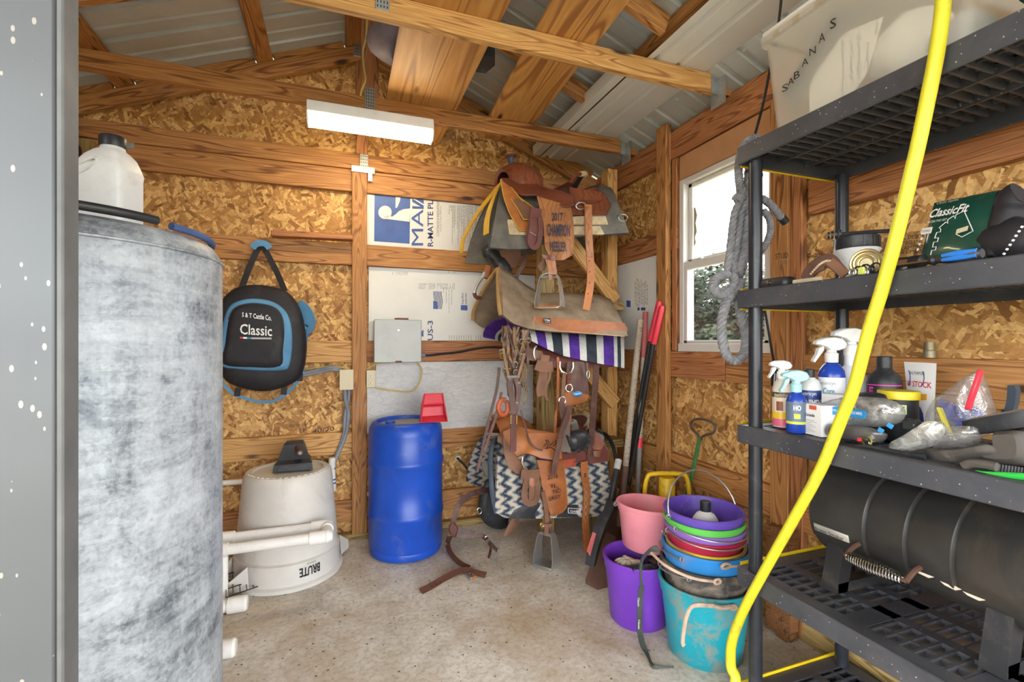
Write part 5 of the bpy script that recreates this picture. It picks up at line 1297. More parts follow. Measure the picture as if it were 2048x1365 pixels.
# blue drum
DX, DY_, DR, DH = .372, 2.895, .216, .775
dr_ = thing('plastic_drum', 'blue plastic drum standing against the back wall', 'drum', (DX, DY_, 0))
pr = [(0, .006), (.17, .006), (.185, .0), (.205, .006), (.212, .03), (.208, .045), (DR, .055), (DR, .22), (DR + .006, .228), (DR + .006, .252), (DR, .26), (DR, .52), (DR + .006, .528), (DR + .006, .552), (DR, .56), (DR, .70), (DR - .004, .735), (DR - .018, .762), (DR - .032, .772), (DR - .04, .775), (DR - .046, .772), (DR - .05, .757), (DR - .07, .753), (.0, .753)]
MB().lathe(pr, (DX, DY_, 0), 72).part('body', dr_, M['bluedrum'])
MB().lathe([(0, 0), (.03, 0), (.03, .012), (.026, .016), (0, .016)], (DX - .09, DY_ + .02, .753), 18).part('bung', dr_, M['bluedrum'])
MB().lathe([(.0, .7535), (.163, .7535), (.163, .7545), (.0, .7545)], (DX, DY_, 0), 40).part('dusty_lid', dr_, dull('dusty_lid', (.34, .34, .36), .8, 0, .2, 6))
# red feed scoop
sp_ = thing('feed_scoop', 'red plastic feed scoop standing on the blue drum', 'scoop', onY(866, 852, 2.71))
k_ = lambda a, b_, y: onY(a, b_, y)
def quadrow(y, pts): return [onY(a, b_, y) for a, b_ in pts]
zt = DH + .001
f_ = [V((onY(840, 850, 2.735).x, 2.715, zt)), V((onY(893, 850, 2.735).x, 2.715, zt))]
def sq(xa, xb, y, z): return [V((xa, y, z)), V((xb, y, z))]
x0, x1 = f_[0].x, f_[1].x; xm = (x0 + x1) / 2 + .004; w_ = x1 - x0
outer = [sq(x0 + .004, x1 - .004, 2.735, zt + .002), sq(x0 + .010, x1 - .007, 2.785, zt + .03), sq(x0 + .018, x1 - .009, 2.79, zt + .085), sq(x0 + .022, x1 - .010, 2.768, zt + .10), sq(x0 + .032, x1 - .014, 2.782, zt + .158)]
mb = MB().grid(outer, .003)
mb.part('face', sp_, M['redplastic'], 40)
bk = [[V((x0 + .008, 2.80, zt)), V((x1 - .006, 2.80, zt))], [V((x0 + .02, 2.82, zt + .09)), V((x1 - .012, 2.82, zt + .09))], [V((x0 + .032, 2.79, zt + .158)), V((x1 - .014, 2.79, zt + .158))]]
MB().grid(bk, .003).part('back', sp_, M['redplastic'], 40)
for xs_, xe_ in ((x0 + .004, x0 + .028), (x1 - .003, x1 - .013)):
    MB().prism([V((xs_, 2.716, zt)), V((xs_, 2.80, zt)), V((xe_, 2.79, zt + .155)), V((xe_, 2.772, zt + .155))], (.002, 0, 0)).part('side', sp_, M['redplastic'], 40)
rim = [V((x0, 2.713, zt + .004)), V((x1, 2.713, zt + .004)), V((x1 - .014, 2.773, zt + .160)), V((x0 + .032, 2.773, zt + .160))]
MB().tube(rim, .0045, 8, closed=True).part('rim', sp_, M['redplastic'])
zz_ = [V((x0 + .03, 2.765, zt + .085)), V((x1 - .02, 2.765, zt + .085)), V((x1 - .024, 2.768, zt + .105)), V((x0 + .038, 2.768, zt + .105))]
MB().tube(zz_, .0035, 6, closed=True).part('pocket_edge', sp_, M['redplastic'])
MB().lathe([(0, -.003), (.006, -.003), (.006, 0)], V((xm, 2.766, zt + .125)), 10, axis='y').part('rivet', sp_, M['redplastic'])

# leather strap harness on the floor by the drum
hs = thing('leather_strap', 'brown leather breast collar lying on the floor beside the blue drum', 'strap', onZ(900, 1100))
zk = lambda a, b_: (820 + a / 5.69, 960 + b_ / 5.69)
def hp_(a, b_, y=None, z=0): 
    p, q = zk(a, b_); return onY(p, q, y) if y else onZ(p, q, z)
B1 = leather('strap_brown', (.065, .028, .024), False, .45, (.2, .12, .09)); B2 = leather('strap_tan', (.13, .05, .032), False, .5)
MB().ribbon(spline([hp_(930, 110, 2.62), hp_(800, 135, 2.60), hp_(690, 165, 2.58), hp_(590, 240, 2.56), hp_(530, 340, 2.54), hp_(500, 450, 2.52), hp_(480, 560, 2.50)], 5), .032, .006, nrm=(-.3, -1, .1)).part('collar', hs, B1)
pillow(spline([hp_(a, b_, 2.49) for a, b_ in ((445, 520), (480, 480), (530, 520), (560, 600), (530, 650), (480, 640), (445, 590))], 4, True), [(-.006, .95), (0, 1), (.006, .8)]).part('pad', hs, L_mar, 60)
MB().ribbon(spline([hp_(540, 590, 2.48), hp_(650, 615, 2.47), hp_(760, 625, 2.455), hp_(840, 650, 2.44), hp_(900, 720, 2.42), hp_(985, 800, None, .01)], 5), [.055, .045, .034, .026, .022, .018], .005, nrm=(0, -1, .4)).part('wither_strap', hs, B1)
MB().ribbon(spline([hp_(890, 690, 2.42), hp_(915, 780, None, .03), hp_(905, 850, None, .01), hp_(890, 890, None, .006)], 5), .014, .004, nrm=(0, -1, .4)).part('tie', hs, B2)
ringtube(hs, 'buckle', [hp_(870 + 18 * math.cos(t), 670 + 26 * math.sin(t), 2.425) for t in [2 * math.pi * i / 12 for i in range(12)]], .003, M['steel'])
MB().ribbon(spline([hp_(460, 640, 2.49), hp_(430, 720, None, .06), hp_(450, 820, None, .03), hp_(520, 910, None, .012), hp_(600, 970, None, .008), hp_(670, 1000, None, .012)], 5), .028, .005, nrm=(0, -.6, 1)).part('strap', hs, B2)
MB().ribbon(spline([hp_(125, 1275, None, .008), hp_(250, 1210, None, .008), hp_(400, 1120, None, .010), hp_(520, 1060, None, .012), hp_(640, 1030, None, .016), hp_(740, 1060, None, .014), hp_(865, 1090, None, .008)], 5), .034, .005, nrm=(0, -.5, 1)).part('strap', hs, B2)
ringtube(hs, 'buckle', [hp_(690 + 34 * math.cos(t), 1095 + 28 * math.sin(t), None, .012) for t in [2 * math.pi * i / 12 for i in range(12)]], .004, M['steel'])
MB().box(hp_(720, 1105, None, .010), (.03, .022, .012), Matrix.Rotation(.4, 3, 'Z'), 0, .003).part('keeper', hs, L_or)
for a, b_ in ((300, 1193), (250, 1220), (345, 1167)): MB().lathe([(0, .0), (.004, 0), (.004, .002)], hp_(a, b_, None, .0135), 8).part('hole', hs, M['ink_black'])

# ================================================================ LONG TOOLS BEHIND THE BUCKETS
M['rust'] = dull('rusted_iron', (.10, .05, .033), .7, .2, .3, 10, .2, 60, (.17, .10, .06), .6, 6)
M['greywood'] = wood('weathered_handle', (.24, .18, .12), (.46, .38, .29), (.60, .52, .42), False, 2.0, .8)
def lean(name, top, bot, r, label, cat, segs):
    """round handle between two points; segs = [(t0,t1,mat,r scale,name)]"""
    t = thing(name, label, cat, bot)
    for a, b_, m, rs, nm in segs:
        p0, p1 = V(bot).lerp(V(top), a), V(bot).lerp(V(top), b_)
        MB().tube([p0, p0.lerp(p1, .5), p1], r * rs, 14).part(nm, t, m)
    return t
b1 = V((1.56, 2.46, 0)); t1_ = onX(1281, 640, 1.72)
lean('shovel', t1_, b1, .019, 'long shovel with weathered wooden handle leaning on the right wall', 'shovel', [(.36, 1, M['greywood'], 1, 'handle'), (.10, .36, dull('brown_socket', (.15, .085, .06), .6), 1.12, 'socket')])
bl_ = [o_ for o_ in bpy.data.objects if o_.name == 'shovel'][0]
MB().prism([b1 + V(q) for q in ((-.09, -.02, .0), (.09, -.02, 0), (.10, .03, .22), (.03, .05, .28), (-.03, .05, .28), (-.10, .03, .22))], (0, .004, 0)).part('blade', bl_, M['rust'], 30)
b2_ = V((1.66, 2.42, 0)); t2_ = onX(1291, 622, 1.765)
sh2 = lean('long_handled_fork', t2_, b2_, .016, 'grey handled garden fork with red bands beside the wooden shovel', 'garden fork', [(.42, .46, M['redplastic'], 1.1, 'red_band'), (.46, .80, M['greywood'], 1, 'handle'), (.80, .995, dull('faded_red', (.45, .12, .12), .6), 1.05, 'grip'), (.16, .42, dull('grey_socket', (.2, .18, .17), .6), .95, 'socket')])
for i in range(4):
    dx = (-.075 + .05 * i); MB().tube(spline([b2_ + V((0, 0, .22)), b2_ + V((dx, -.01, .18)), b2_ + V((dx, -.015, .08)), b2_ + V((dx, 0, .0))], 4), .005, 6).part('tine', sh2, M['rust'])
lo = thing('loppers', 'loppers with red grips and black handles leaning in the corner by the post', 'loppers', (1.70, 2.36, .0))
for i, (a, b_, c_, d_, e_, f2) in enumerate(((1319, 603, 1300, 682, 1262, 900), (1324, 612, 1307, 688, 1270, 900))):
    x_ = 1.735 - .02 * i
    A, B_, C = onX(a, b_, x_), onX(c_, d_, x_ - .01), onX(e_, f2, x_ - .035)
    MB().tube([A, A.lerp(B_, .06), B_], [.012, .017, .016], 12).part('grip', lo, M['redplastic'])
    D_ = C + (C - B_) * .35
    MB().tube([B_, C, D_], .0125, 12).part('handle', lo, M['blackmetal'])
jaw = onX(1262, 900, 1.70) + (onX(1262, 900, 1.70) - onX(1300, 682, 1.725)) * .35
MB().prism([V((jaw.x, jaw.y, jaw.z)) + V(q) for q in ((0, .03, .03), (0, -.03, .03), (0, -.04, -.06), (0, 0, -min(.16, jaw.z - .002)), (0, .03, -.06))], (.008, 0, 0)).part('jaw', lo, M['steel'], 30)
# flat spade with a black plastic socket
spd = thing('spade', 'rusty square spade with a black plastic socket in front of the saddles', 'spade', onZ(1195, 1180))
zs_ = lambda a, b_, y: onY(1160 + a / 6.2, 980 + b_ / 6.2, y)
def sy(b_): return lerp(2.25, 2.08, (b_ - 0) / 1280)
MB().prism([zs_(a, b_, sy(b_)) for a, b_ in ((262, 505), (440, 580), (420, 1190), (345, 1310), (75, 1170), (75, 1130))], (.0, .006, 0)).part('blade', spd, M['rust'], 30)
A = []; B_ = []
for a0, a1, b_ in ((345, 420, 130), (300, 380, 260), (190, 350, 400), (165, 300, 500), (130, 250, 620), (95, 210, 760), (70, 165, 930)):
    A.append(zs_(a0, b_, sy(b_) - .02)); B_.append(zs_(a1, b_, sy(b_) - .02))
MB().grid([A, [p.lerp(q, .5) + V((0, -.03, 0)) for p, q in zip(A, B_)], B_], -.012).part('socket', spd, M['black_plastic'], 60)
MB().prism([zs_(a, b_, sy(b_) - .044) for a, b_ in ((160, 525), (200, 545), (125, 830), (85, 760))], (0, .002, 0)).part('red_label', spd, dull('red_label', (.50, .12, .12), .5), 30)
MB().tube([zs_(385, 140, 2.235), zs_(430, -120, 2.26), zs_(455, -250, 2.28)], .0165, 14).part('shaft', spd, M['black_plastic'])
MB().tube([zs_(455, -250, 2.28), zs_(478, -370, 2.30)], .019, 14).part('grip', spd, dull('grey_grip', (.42, .41, .38), .6))
# yellow post driver
pdv = thing('post_driver', 'yellow steel post driver with a loop handle behind the pink bucket', 'post driver', (1.60, 2.05, 0))
YEL = dull('yellow_paint', (.62, .40, .01), .4, 0, .12, 8, .1, 30, (.15, .10, .03), .7, 12)
MB().lathe([(.036, 0), (.041, 0), (.041, .53), (.036, .536), (0, .536)], (1.60, 2.05, 0), 24).part('tube', pdv, YEL)
hz = .536; ax_ = V((CS, -SN, 0))
pts = [V((1.60, 2.05, .18)) + ax_ * -.125, V((1.60, 2.05, .42)) + ax_ * -.118, V((1.60, 2.05, .525)) + ax_ * -.105, V((1.60, 2.05, .552)) + ax_ * -.07, V((1.60, 2.05, .552)) + ax_ * .07, V((1.60, 2.05, .525)) + ax_ * .105, V((1.60, 2.05, .42)) + ax_ * .118, V((1.60, 2.05, .18)) + ax_ * .125]
MB().tube(spline([V((1.6, 2.05, .18)) + ax_ * -.04] + pts + [V((1.6, 2.05, .18)) + ax_ * .04], 5), .012, 10).part('handle', pdv, YEL)
# green hook rod
gh = thing('hook_rod', 'green steel rod with a loop handle leaning on the right wall', 'rod', onX(1352, 1080, 1.62))
GRN = dull('green_paint', (.045, .16, .05), .4, .1, .25, 10)
zg = lambda a, b_, x: onX(1240 + a / 6.827, 840 + b_ / 6.827, x)
for o_ in (0, 22):
    MB().tube(spline([zg(1078 + o_, 240, 1.745), zg(1035 + o_, 450, 1.74), zg(960 + o_, 800, 1.72), zg(860 + o_, 1200, 1.70), zg(760 + o_, 1600, 1.68)], 4), .0065, 8).part('rod', gh, GRN)
MB().tube(spline([zg(a, b_, 1.745) for a, b_ in ((1078, 260), (1060, 200), (1000, 150), (965, 90), (990, 20), (1060, -10), (1180, 5), (1270, 50), (1300, 110), (1270, 180), (1180, 205), (1120, 235), (1100, 270))], 5), .0065, 8).part('loop', gh, dull('bare_rod', (.14, .11, .09), .45, .5))

# ================================================================ BUCKETS
def bucket(label, c, z0, h, rb, rt, mat, bail=None, dirt=None, tilt=(0, 0), band=True, name='bucket', n=48, fold=None, lip=.008, bailr=.003):
    cx, cy = c; t = thing(name, label, 'bucket', (cx, cy, z0), None)
    R_ = Matrix.Rotation(tilt[0], 3, 'X') @ Matrix.Rotation(tilt[1], 3, 'Y')
    k = rt - .004
    pr = [(0, .0), (rb - .008, 0), (rb, .008), (lerp(rb, rt, .80), h * .80)]
    if band: pr += [(lerp(rb, rt, .80) + .005, h * .80 + .002), (rt + .004, h - .018)]
    pr += [(rt + .002, h - .018), (rt + lip, h - .016), (rt + lip + .002, h - .006), (rt + lip - .002, h), (rt - .001, h), (k - .002, h - .01), (rb - .004, .012), (0, .010)]
    b_ = MB().lathe(pr, (0, 0, 0), n, M=R_); b_.v = [p + V((cx, cy, z0)) for p in b_.v]
    body = b_.part('body', t, mat)
    if bail:
        ang, drop, side = bail
        P = []
        for i in range(25):
            a = math.pi * i / 24; u = math.cos(a) * (rt + lip + .004); s_ = math.sin(a) * (rt + .02)
            q = V((u * math.cos(ang), u * math.sin(ang), h - .02)) + V((-math.sin(ang), math.cos(ang), 0)) * (s_ * math.cos(drop)) + V((0, 0, s_ * math.sin(drop)))
            P.append(V((cx, cy, z0)) + R_ @ q)
        MB().tube(P, bailr, 7).part('bail', t, M['steel'])
        for q in (P[0], P[-1]): MB().tube(circ(q, .009, 10, 'y'), .0028, 6, closed=True).part('bail_eye', t, M['steel'])
    return t
PUR = dull('purple_plastic', (.155, .04, .42), .38, 0, .10, 5, .06, 30, (.26, .17, .34), .35, 6)
PINK = dull('pink_plastic', (.72, .25, .30), .45, 0, .10, 5, .08, 30, (.35, .12, .12), .35, 9)
TEAL = dull('teal_plastic', (.01, .30, .37), .38, 0, .12, 5, .08, 30, (.34, .22, .12), .85, 7, dth=.49)
BLKB = dull('muddy_black_rubber', (.045, .042, .04), .6, 0, .35, 8, .2, 30, (.26, .21, .16), .8, 7, dth=.45)
BLUB = dull('sky_blue_plastic', (.02, .20, .52), .38, 0, .12, 5, .06, 30, (.30, .22, .15), .45, 5)
LAV = dull('lavender_plastic', (.22, .11, .40), .38, 0, .10, 6, .05)
GRNB = dull('lime_green_plastic', (.10, .44, .07), .38, 0, .10, 6, .05)
CRIM = dull('crimson_plastic', (.32, .015, .04), .38, 0, .15, 6, .05)
YELB = dull('yellow_plastic', (.62, .48, .03), .4, 0, .1, 6, .05)
pb_ = bucket('large purple bucket with gloves and brushes inside', (1.262, 1.815), 0, .285, .125, .150, PUR, None)
pk_ = bucket('pink bucket resting on top of the purple bucket', (1.345, 1.875), .282, .205, .108, .137, PINK, (math.radians(-25), .05, 1), tilt=(.0, .06), bailr=.0025)
# things in the purple bucket
GLV = dull('work_glove', (.50, .46, .38), .9, 0, .25, 10)
def lump(c, r, n=14, seed=0, sx=1, sy=1, sz=1, amp=.2):
    rnd = random.Random(seed); ph = [rnd.uniform(0, 6) for _ in range(4)]; G = []
    for i in range(n // 2 + 1):
        th_ = math.pi * i / (n // 2)
        G.append([V(c) + V((sx * math.sin(th_) * math.cos(a), sy * math.sin(th_) * math.sin(a), sz * math.cos(th_))) * r * (1 + amp * math.sin(2 * a + ph[0]) * math.sin(3 * th_ + ph[1]) + amp * .5 * math.sin(5 * a + ph[2])) for a in [2 * math.pi * k / n for k in range(n)]])
    return MB().grid(G, 0, closed_c=True)
def finger(p0, p1, r): return [V(p0).lerp(V(p1), t) + V((0, 0, .01 * math.sin(math.pi * t))) for t in [i / 5 for i in range(6)]]
gl = thing('work_glove', 'pale work glove poking out of the large purple bucket', 'glove', (1.19, 1.80, .25))
lump((1.205, 1.80, .255), .045, 14, 3, 1.2, .8, .5).part('palm', gl, GLV, 80)
for i, (dx, dy) in enumerate(((-.055, .03), (-.06, .005), (-.055, -.02), (-.03, -.045), (.0, .05))):
    MB().tube(finger((1.20, 1.80, .258), (1.205 + dx, 1.80 + dy, .262), .012), [.013, .013, .0125, .012, .010, .006], 8).part('finger', gl, GLV, 80)
bs = thing('scrub_brush', 'black bristle brush in the large purple bucket', 'brush', (1.22, 1.72, .24))
MB().tube(spline([(1.15, 1.745, .262), (1.19, 1.71, .272), (1.25, 1.70, .27), (1.30, 1.715, .262)], 5), .022, 10, squash=.7).part('back', bs, M['black_plastic'])
mb = MB(); rnd = random.Random(2)
for i in range(46):
    t_ = rnd.random(); p = V((lerp(1.15, 1.30, t_), 1.715 - .02 * math.sin(math.pi * t_) + rnd.uniform(-.015, .015), .275)); mb.tube([p, p + V((rnd.uniform(-.006, .006), rnd.uniform(-.014, 0), .018))], .0022, 4)
mb.part('bristles', bs, M['black_plastic'], 0)['kind'] = 'stuff'
MB().lathe([(0, 0), (.055, 0), (.058, .01), (.055, .045), (.03, .05), (0, .05)], (1.335, 1.76, .228), 20).solo('rubber_curry', M['black_plastic'], 'round black rubber grooming brush under the pink bucket', 'brush')
# stack of buckets
SX, SYY = 1.375, 1.53
st = [('teal bucket with mud streaks at the bottom of the bucket stack', 0, .295, .140, .170, TEAL),
      ('muddy black rubber bucket nested in the teal bucket', .085, .285, .135, .163, BLKB),
      ('sky blue bucket nested in the muddy black bucket', .145, .29, .132, .160, BLUB),
      ('yellow bucket nested inside the sky blue bucket', .175, .262, .122, .142, YELB),
      ('crimson bucket nested between blue and lavender buckets', .235, .245, .118, .143, CRIM),
      ('lavender bucket nested between crimson and green buckets', .265, .245, .118, .145, LAV),
      ('lime green bucket nested under the top purple bucket', .292, .245, .118, .146, GRNB),
      ('purple bucket with a bottle in it at the top of the stack', .325, .245, .118, .146, dull('blue_purple_plastic', (.11, .06, .36), .38, 0, .12, 6, .06, 30, (.35, .30, .40), .5, 8))]
dxy = [(0, 0), (.006, .004), (.004, .006), (.008, .01), (.004, .012), (.004, .012), (.002, .012), (.004, .014)]
for i, (lb, z0, h, rb, rt, mt) in enumerate(st):
    bail = {0: None, 1: (math.radians(30), -.15, 1), 2: (math.radians(20), -.1, 1), 3: None, 4: (math.radians(-30), math.pi + .18, 1), 5: (math.radians(-10), math.pi + .12, 1), 6: (math.radians(10), math.pi + .12, 1), 7: (math.radians(-5), math.radians(68), 1)}[i]
    bucket(lb, (SX + dxy[i][0], SYY + dxy[i][1]), z0, h, rb, rt, mt, bail, tilt=(.02 if 1 < i else 0, 0), band=i in (0, 1, 2), bailr=.0035 if i == 7 else .0026)
wb_ = thing('round_bottle', 'squat white bottle with black cap inside the top purple bucket', 'bottle', (1.385, 1.535, .40))
MB().lathe([(0, 0), (.045, 0), (.052, .01), (.052, .10), (.048, .125), (.035, .145), (.018, .155), (.016, .165), (0, .165)], (1.385, 1.535, .40), 28).part('body', wb_, M['white_plastic'])
MB().lathe([(0, .158), (.021, .158), (.021, .195), (.017, .197), (0, .197)], (1.385, 1.535, .40), 20).part('cap', wb_, M['black_plastic'])
# cloth tie straps on the stack
RAG = dull('dirty_rope', (.42, .31, .23), .95, 0, .25, 20)
rg = thing('rope_tie', 'frayed tan rope tie hanging on the rim of the teal bucket', 'rope', (1.3, 1.36, .15))
def zb(a, b_, y): return onY(1150 + a / 2.65, 850 + b_ / 2.65, y)
MB().ribbon(spline([zb(740, 960, 1.352), zb(680, 955, 1.35), zb(620, 960, 1.345), zb(590, 1010, 1.352), zb(575, 1080, 1.362), zb(568, 1150, 1.37), zb(575, 1170, 1.37)], 5), .014, .005).part('strand', rg, RAG)
MB().tube(spline([zb(730, 960, 1.348), zb(780, 972, 1.342), zb(830, 965, 1.345), zb(860, 978, 1.35)], 5), .008, 7).part('knot', rg, RAG)
MB().tube(circ(zb(840, 970, 1.343), .012, 12, 'y', ry=.008), .005, 6, closed=True).part('loop', rg, RAG)
rg2 = thing('rope_tie', 'tan rope handle tied across the muddy black bucket', 'rope', (1.3, 1.36, .33))
MB().tube(spline([zb(405, 680, 1.50), zb(470, 740, 1.42), zb(560, 790, 1.375), zb(650, 820, 1.357), zb(740, 832, 1.352)], 5), .0055, 7).part('strand', rg2, RAG)
MB().tube(circ(zb(755, 832, 1.345), .014, 12, 'y', ry=.008), .005, 6, closed=True).part('loop', rg2, RAG)
rg3 = thing('rope_tie', 'rope handle loop on the rim of the crimson bucket', 'rope', (1.4, 1.38, .45))
MB().tube(circ(zb(800, 750, 1.362), .02, 12, 'y', ry=.008), .0055, 6, closed=True).part('loop', rg3, RAG)
MB().tube(spline([zb(820, 752, 1.362), zb(870, 745, 1.37), zb(905, 735, 1.39)], 4), .0055, 7).part('strand', rg3, RAG)
# lanyard
ly = thing('lanyard', 'dark green printed lanyard hanging from the stack down the purple bucket', 'lanyard', onZ(1310, 1335))
LN = dull('lanyard_green', (.055, .06, .05), .7, 0, .25, 15)
zl = lambda a, b_, y=None, z=0: onY(1180 + a / 4.55, 1060 + b_ / 4.55, y) if y else onZ(1180 + a / 4.55, 1060 + b_ / 4.55, z)
MB().ribbon(spline([zl(620, 170, 1.50), zl(560, 185, 1.52), zl(500, 230, 1.56), zl(465, 300, 1.60), zl(460, 400, 1.62), zl(470, 510, 1.625)], 5), [.028, .030, .022, .014, .010, .012], .003).part('strap', ly, LN)
MB().ribbon(spline([zl(470, 510, 1.625), zl(455, 620, 1.63), zl(452, 760, 1.64), zl(450, 900, 1.65), zl(470, 1020, 1.62), zl(510, 1120, None, .012), zl(570, 1240, None, .006), zl(640, 1250, None, .006), zl(760, 1250, None, .006)], 5), [.022, .026, .026, .026, .026, .024, .020, .010, .004], .003, nrm=(0, -1, .25)).part('strap', ly, LN)
for wd_, q in (('Classic', ((432, 700), (432, 620), (450, 700), (450, 620))), ('Classic', ((436, 905), (436, 820), (454, 905), (454, 820)))):
    text(ly, 'lettering', wd_, pxq(lambda a, b_: zl(a, b_, 1.625), (q[0][0], q[1][1]), (q[0][0], q[0][1]), (q[2][0] , q[1][1]), (q[2][0], q[0][1]), off=.001), M['ink_white'], .0)
# ================================================================ SHELF UNIT
SX0, SX1, SY0, SY1 = 1.272, 1.755, .30, 1.262
TZ = [1.90, 1.412, .957, .475, .065]
su = thing('shelf_unit', 'dark grey plastic shelving unit standing along the right wall', 'shelf', ((SX0 + SX1) / 2, (SY0 + SY1) / 2, 0))
yst = dull('yellow_tape', (.62, .42, .01), .5)
slat_me = {}
def slat(parent, key, size, loc, mat):
    if key not in slat_me: slat_me[key] = MB().box((0, 0, 0), size, None, 0, 0).mesh('slat', (0, 0, 0), mat, 0)
    o = bpy.data.objects.new('slat', slat_me[key]); link(o, parent); o.location = V(loc) - wloc(parent); return o
for ti, z in enumerate(TZ):
    mb = MB(); h = .060
    mb.span((SX0, SY0, z - h), (SX0 + .010, SY1, z), 0, .003); mb.span((SX1 - .010, SY0, z - h), (SX1, SY1, z), 0, .003)
    mb.span((SX0 + .01, SY0, z - h), (SX1 - .01, SY0 + .010, z), 0, .003); mb.span((SX0 + .01, SY1 - .010, z - h), (SX1 - .01, SY1, z), 0, .003)
    bw = .052
    mb.span((SX0 + .008, SY0 + .008, z - .010), (SX0 + bw, SY1 - .008, z - .0005)); mb.span((SX1 - bw, SY0 + .008, z - .010), (SX1 - .008, SY1 - .008, z - .0005))
    mb.span((SX0 + bw, SY0 + .008, z - .010), (SX1 - bw, SY0 + bw, z - .0005)); mb.span((SX0 + bw, SY1 - bw, z - .010), (SX1 - bw, SY1 - .008, z - .0005))
    for xx, wx in (((SX0 + SX1) / 2 - .062, .034), ((SX0 + SX1) / 2 + .062, .034)):
        mb.span((xx - wx / 2, SY0 + bw, z - .012), (xx + wx / 2, SY1 - bw, z - .001)); mb.span((xx - .004, SY0 + .01, z - .035), (xx + .004, SY1 - .01, z - .01))
    for yy in (SY0 + .33, SY1 - .36): mb.span((SX0 + .01, yy - .03, z - .012), (SX1 - .01, yy + .03, z - .001))
    tr = mb.part('shelf_tier', su, M['shelf'], 30)
    MB().span((SX0 + .02, SY1 + .0005, z - h - .004), (SX1 - .01, SY1 + .004, z + .009)).part('yellow_edge', tr, yst, 30)
    n = 26
    for i in range(n):
        y = SY0 + bw + (SY1 - SY0 - 2 * bw) * (i + .5) / n
        slat(tr, 'cross', (SX1 - SX0 - 2 * bw + .01, .007, .030), ((SX0 + SX1) / 2, y, z - .0165), M['shelf'])
    for xx in (SX0 + bw + .05, SX1 - bw - .05): slat(tr, 'long', (.005, SY1 - SY0 - .03, .022), (xx, (SY0 + SY1) / 2, z - .013), M['shelf'])
PXY = [(1.306, 1.216), (1.716, 1.216), (1.306, .345), (1.716, .345)]
for x, y in PXY:
    for a, b_ in zip(TZ[1:], TZ): MB().tube([(x, y, a - .002), (x, y, b_ - .055)], .0215, 20).part('post', su, M['shelfpost'])
    MB().tube([(x, y, 0), (x, y, .012)], .0235, 20).part('foot', su, M['shelfpost'])

# ---- barrel grill on the fourth tier
GXc, GZ, GR, GY1, GY0 = 1.555, .700, .150, 1.098, .575
gr_ = thing('barrel_grill', 'black barrel charcoal grill with coil handle on the lower shelf', 'grill', (GXc, .72, TZ[3]))
BLK = dull('smoked_black_steel', (.042, .040, .037), .32, .3, .3, 5, .08, 30, (.14, .10, .06), .45, 3.5)
pr = [(0, GY0)] + [(GR, GY0)]
ys = [(GY1 - .0, 0)]
lid = []
def ring(y, r, a0, a1, n=28): return [V((GXc - r * math.cos(a), y, GZ + r * math.sin(a))) for a in [lerp(a0, a1, i / (n - 1)) for i in range(n)]]
G = []
seams = [.93, .826, .722]
yl = [GY1, GY1 - .004]
for s_ in seams: yl += [s_ + .016, s_ + .006, s_, s_ - .012]
yl += [GY0]
for y in yl:
    r = GR
    for s_ in seams:
        if abs(y - s_) < .001: r = GR - .006
        if abs(y - (s_ + .006)) < .001: r = GR + .003
    if abs(y - GY1) < 1e-6: r = GR - .004
    G.append(ring(y, r, math.radians(-30), math.radians(200)))
lid_o = MB().grid(G, .004).part('lid', gr_, BLK, 35)
G = [ring(y, GR - .006, math.radians(200), math.radians(332)) for y in (GY1, GY0)]
MB().grid(G, .004).part('firebox', gr_, BLK, 40)
for y, e in ((GY1 - .003, .004), (GY0, .004)):
    MB().prism([V((GXc + (GR - .006) * math.cos(a), y, GZ + (GR - .006) * math.sin(a))) for a in [2 * math.pi * k / 36 for k in range(36)]], (0, -e if y > .5 else e, 0)).part('end_plate', gr_, BLK, 30)
MB().tube(ring(GY1 - .003, GR - .001, math.radians(-30), math.radians(200)), .005, 6).part('rim_bead', lid_o, BLK)
fa = math.radians(-22)
a_pl = math.radians(-17)
MB().box((GXc - GR * math.cos(a_pl) - .0045, GY1 - .068, GZ + GR * math.sin(a_pl)), (.004, .108, .024), Matrix.Rotation(a_pl, 3, 'Y'), 0, .001).part('name_plate', lid_o, dull('silver_plate', (.45, .43, .38), .5, .3))
text(lid_o, 'lettering', 'Braten Smoker', quad((GXc - GR + .0012, GY1 - .022, GZ - .050), (GXc - GR + .0012, GY1 - .112, GZ - .050), (GXc - GR - .0019, GY1 - .022, GZ - .039), (GXc - GR - .0019, GY1 - .112, GZ - .039), off=.0055), M['ink_black'], .01)
hx = GXc - GR - .052; hz_ = GZ - .072; HA, HB = .948, .795
for y in (HA, HB):
    MB().tube(spline([(GXc - GR + .008, y, GZ - .045), (GXc - GR - .02, y, GZ - .052), (hx, y, hz_)], 4), .007, 8).part('handle_arm', lid_o, M['rust'])
coil = []; turns = 20
for i in range(turns * 10 + 1):
    t = i / (turns * 10); a = 2 * math.pi * turns * t; rr = .010 + .008 * math.sin(math.pi * t)
    coil.append(V((hx + rr * math.cos(a), lerp(HA - .006, HB + .006, t), hz_ + rr * math.sin(a))))
MB().tube(coil, .0026, 6).part('coil_handle', lid_o, M['chrome'])
MB().tube([(hx, HA, hz_), (hx, HB, hz_)], .005, 8).part('handle_rod', lid_o, M['rust'])
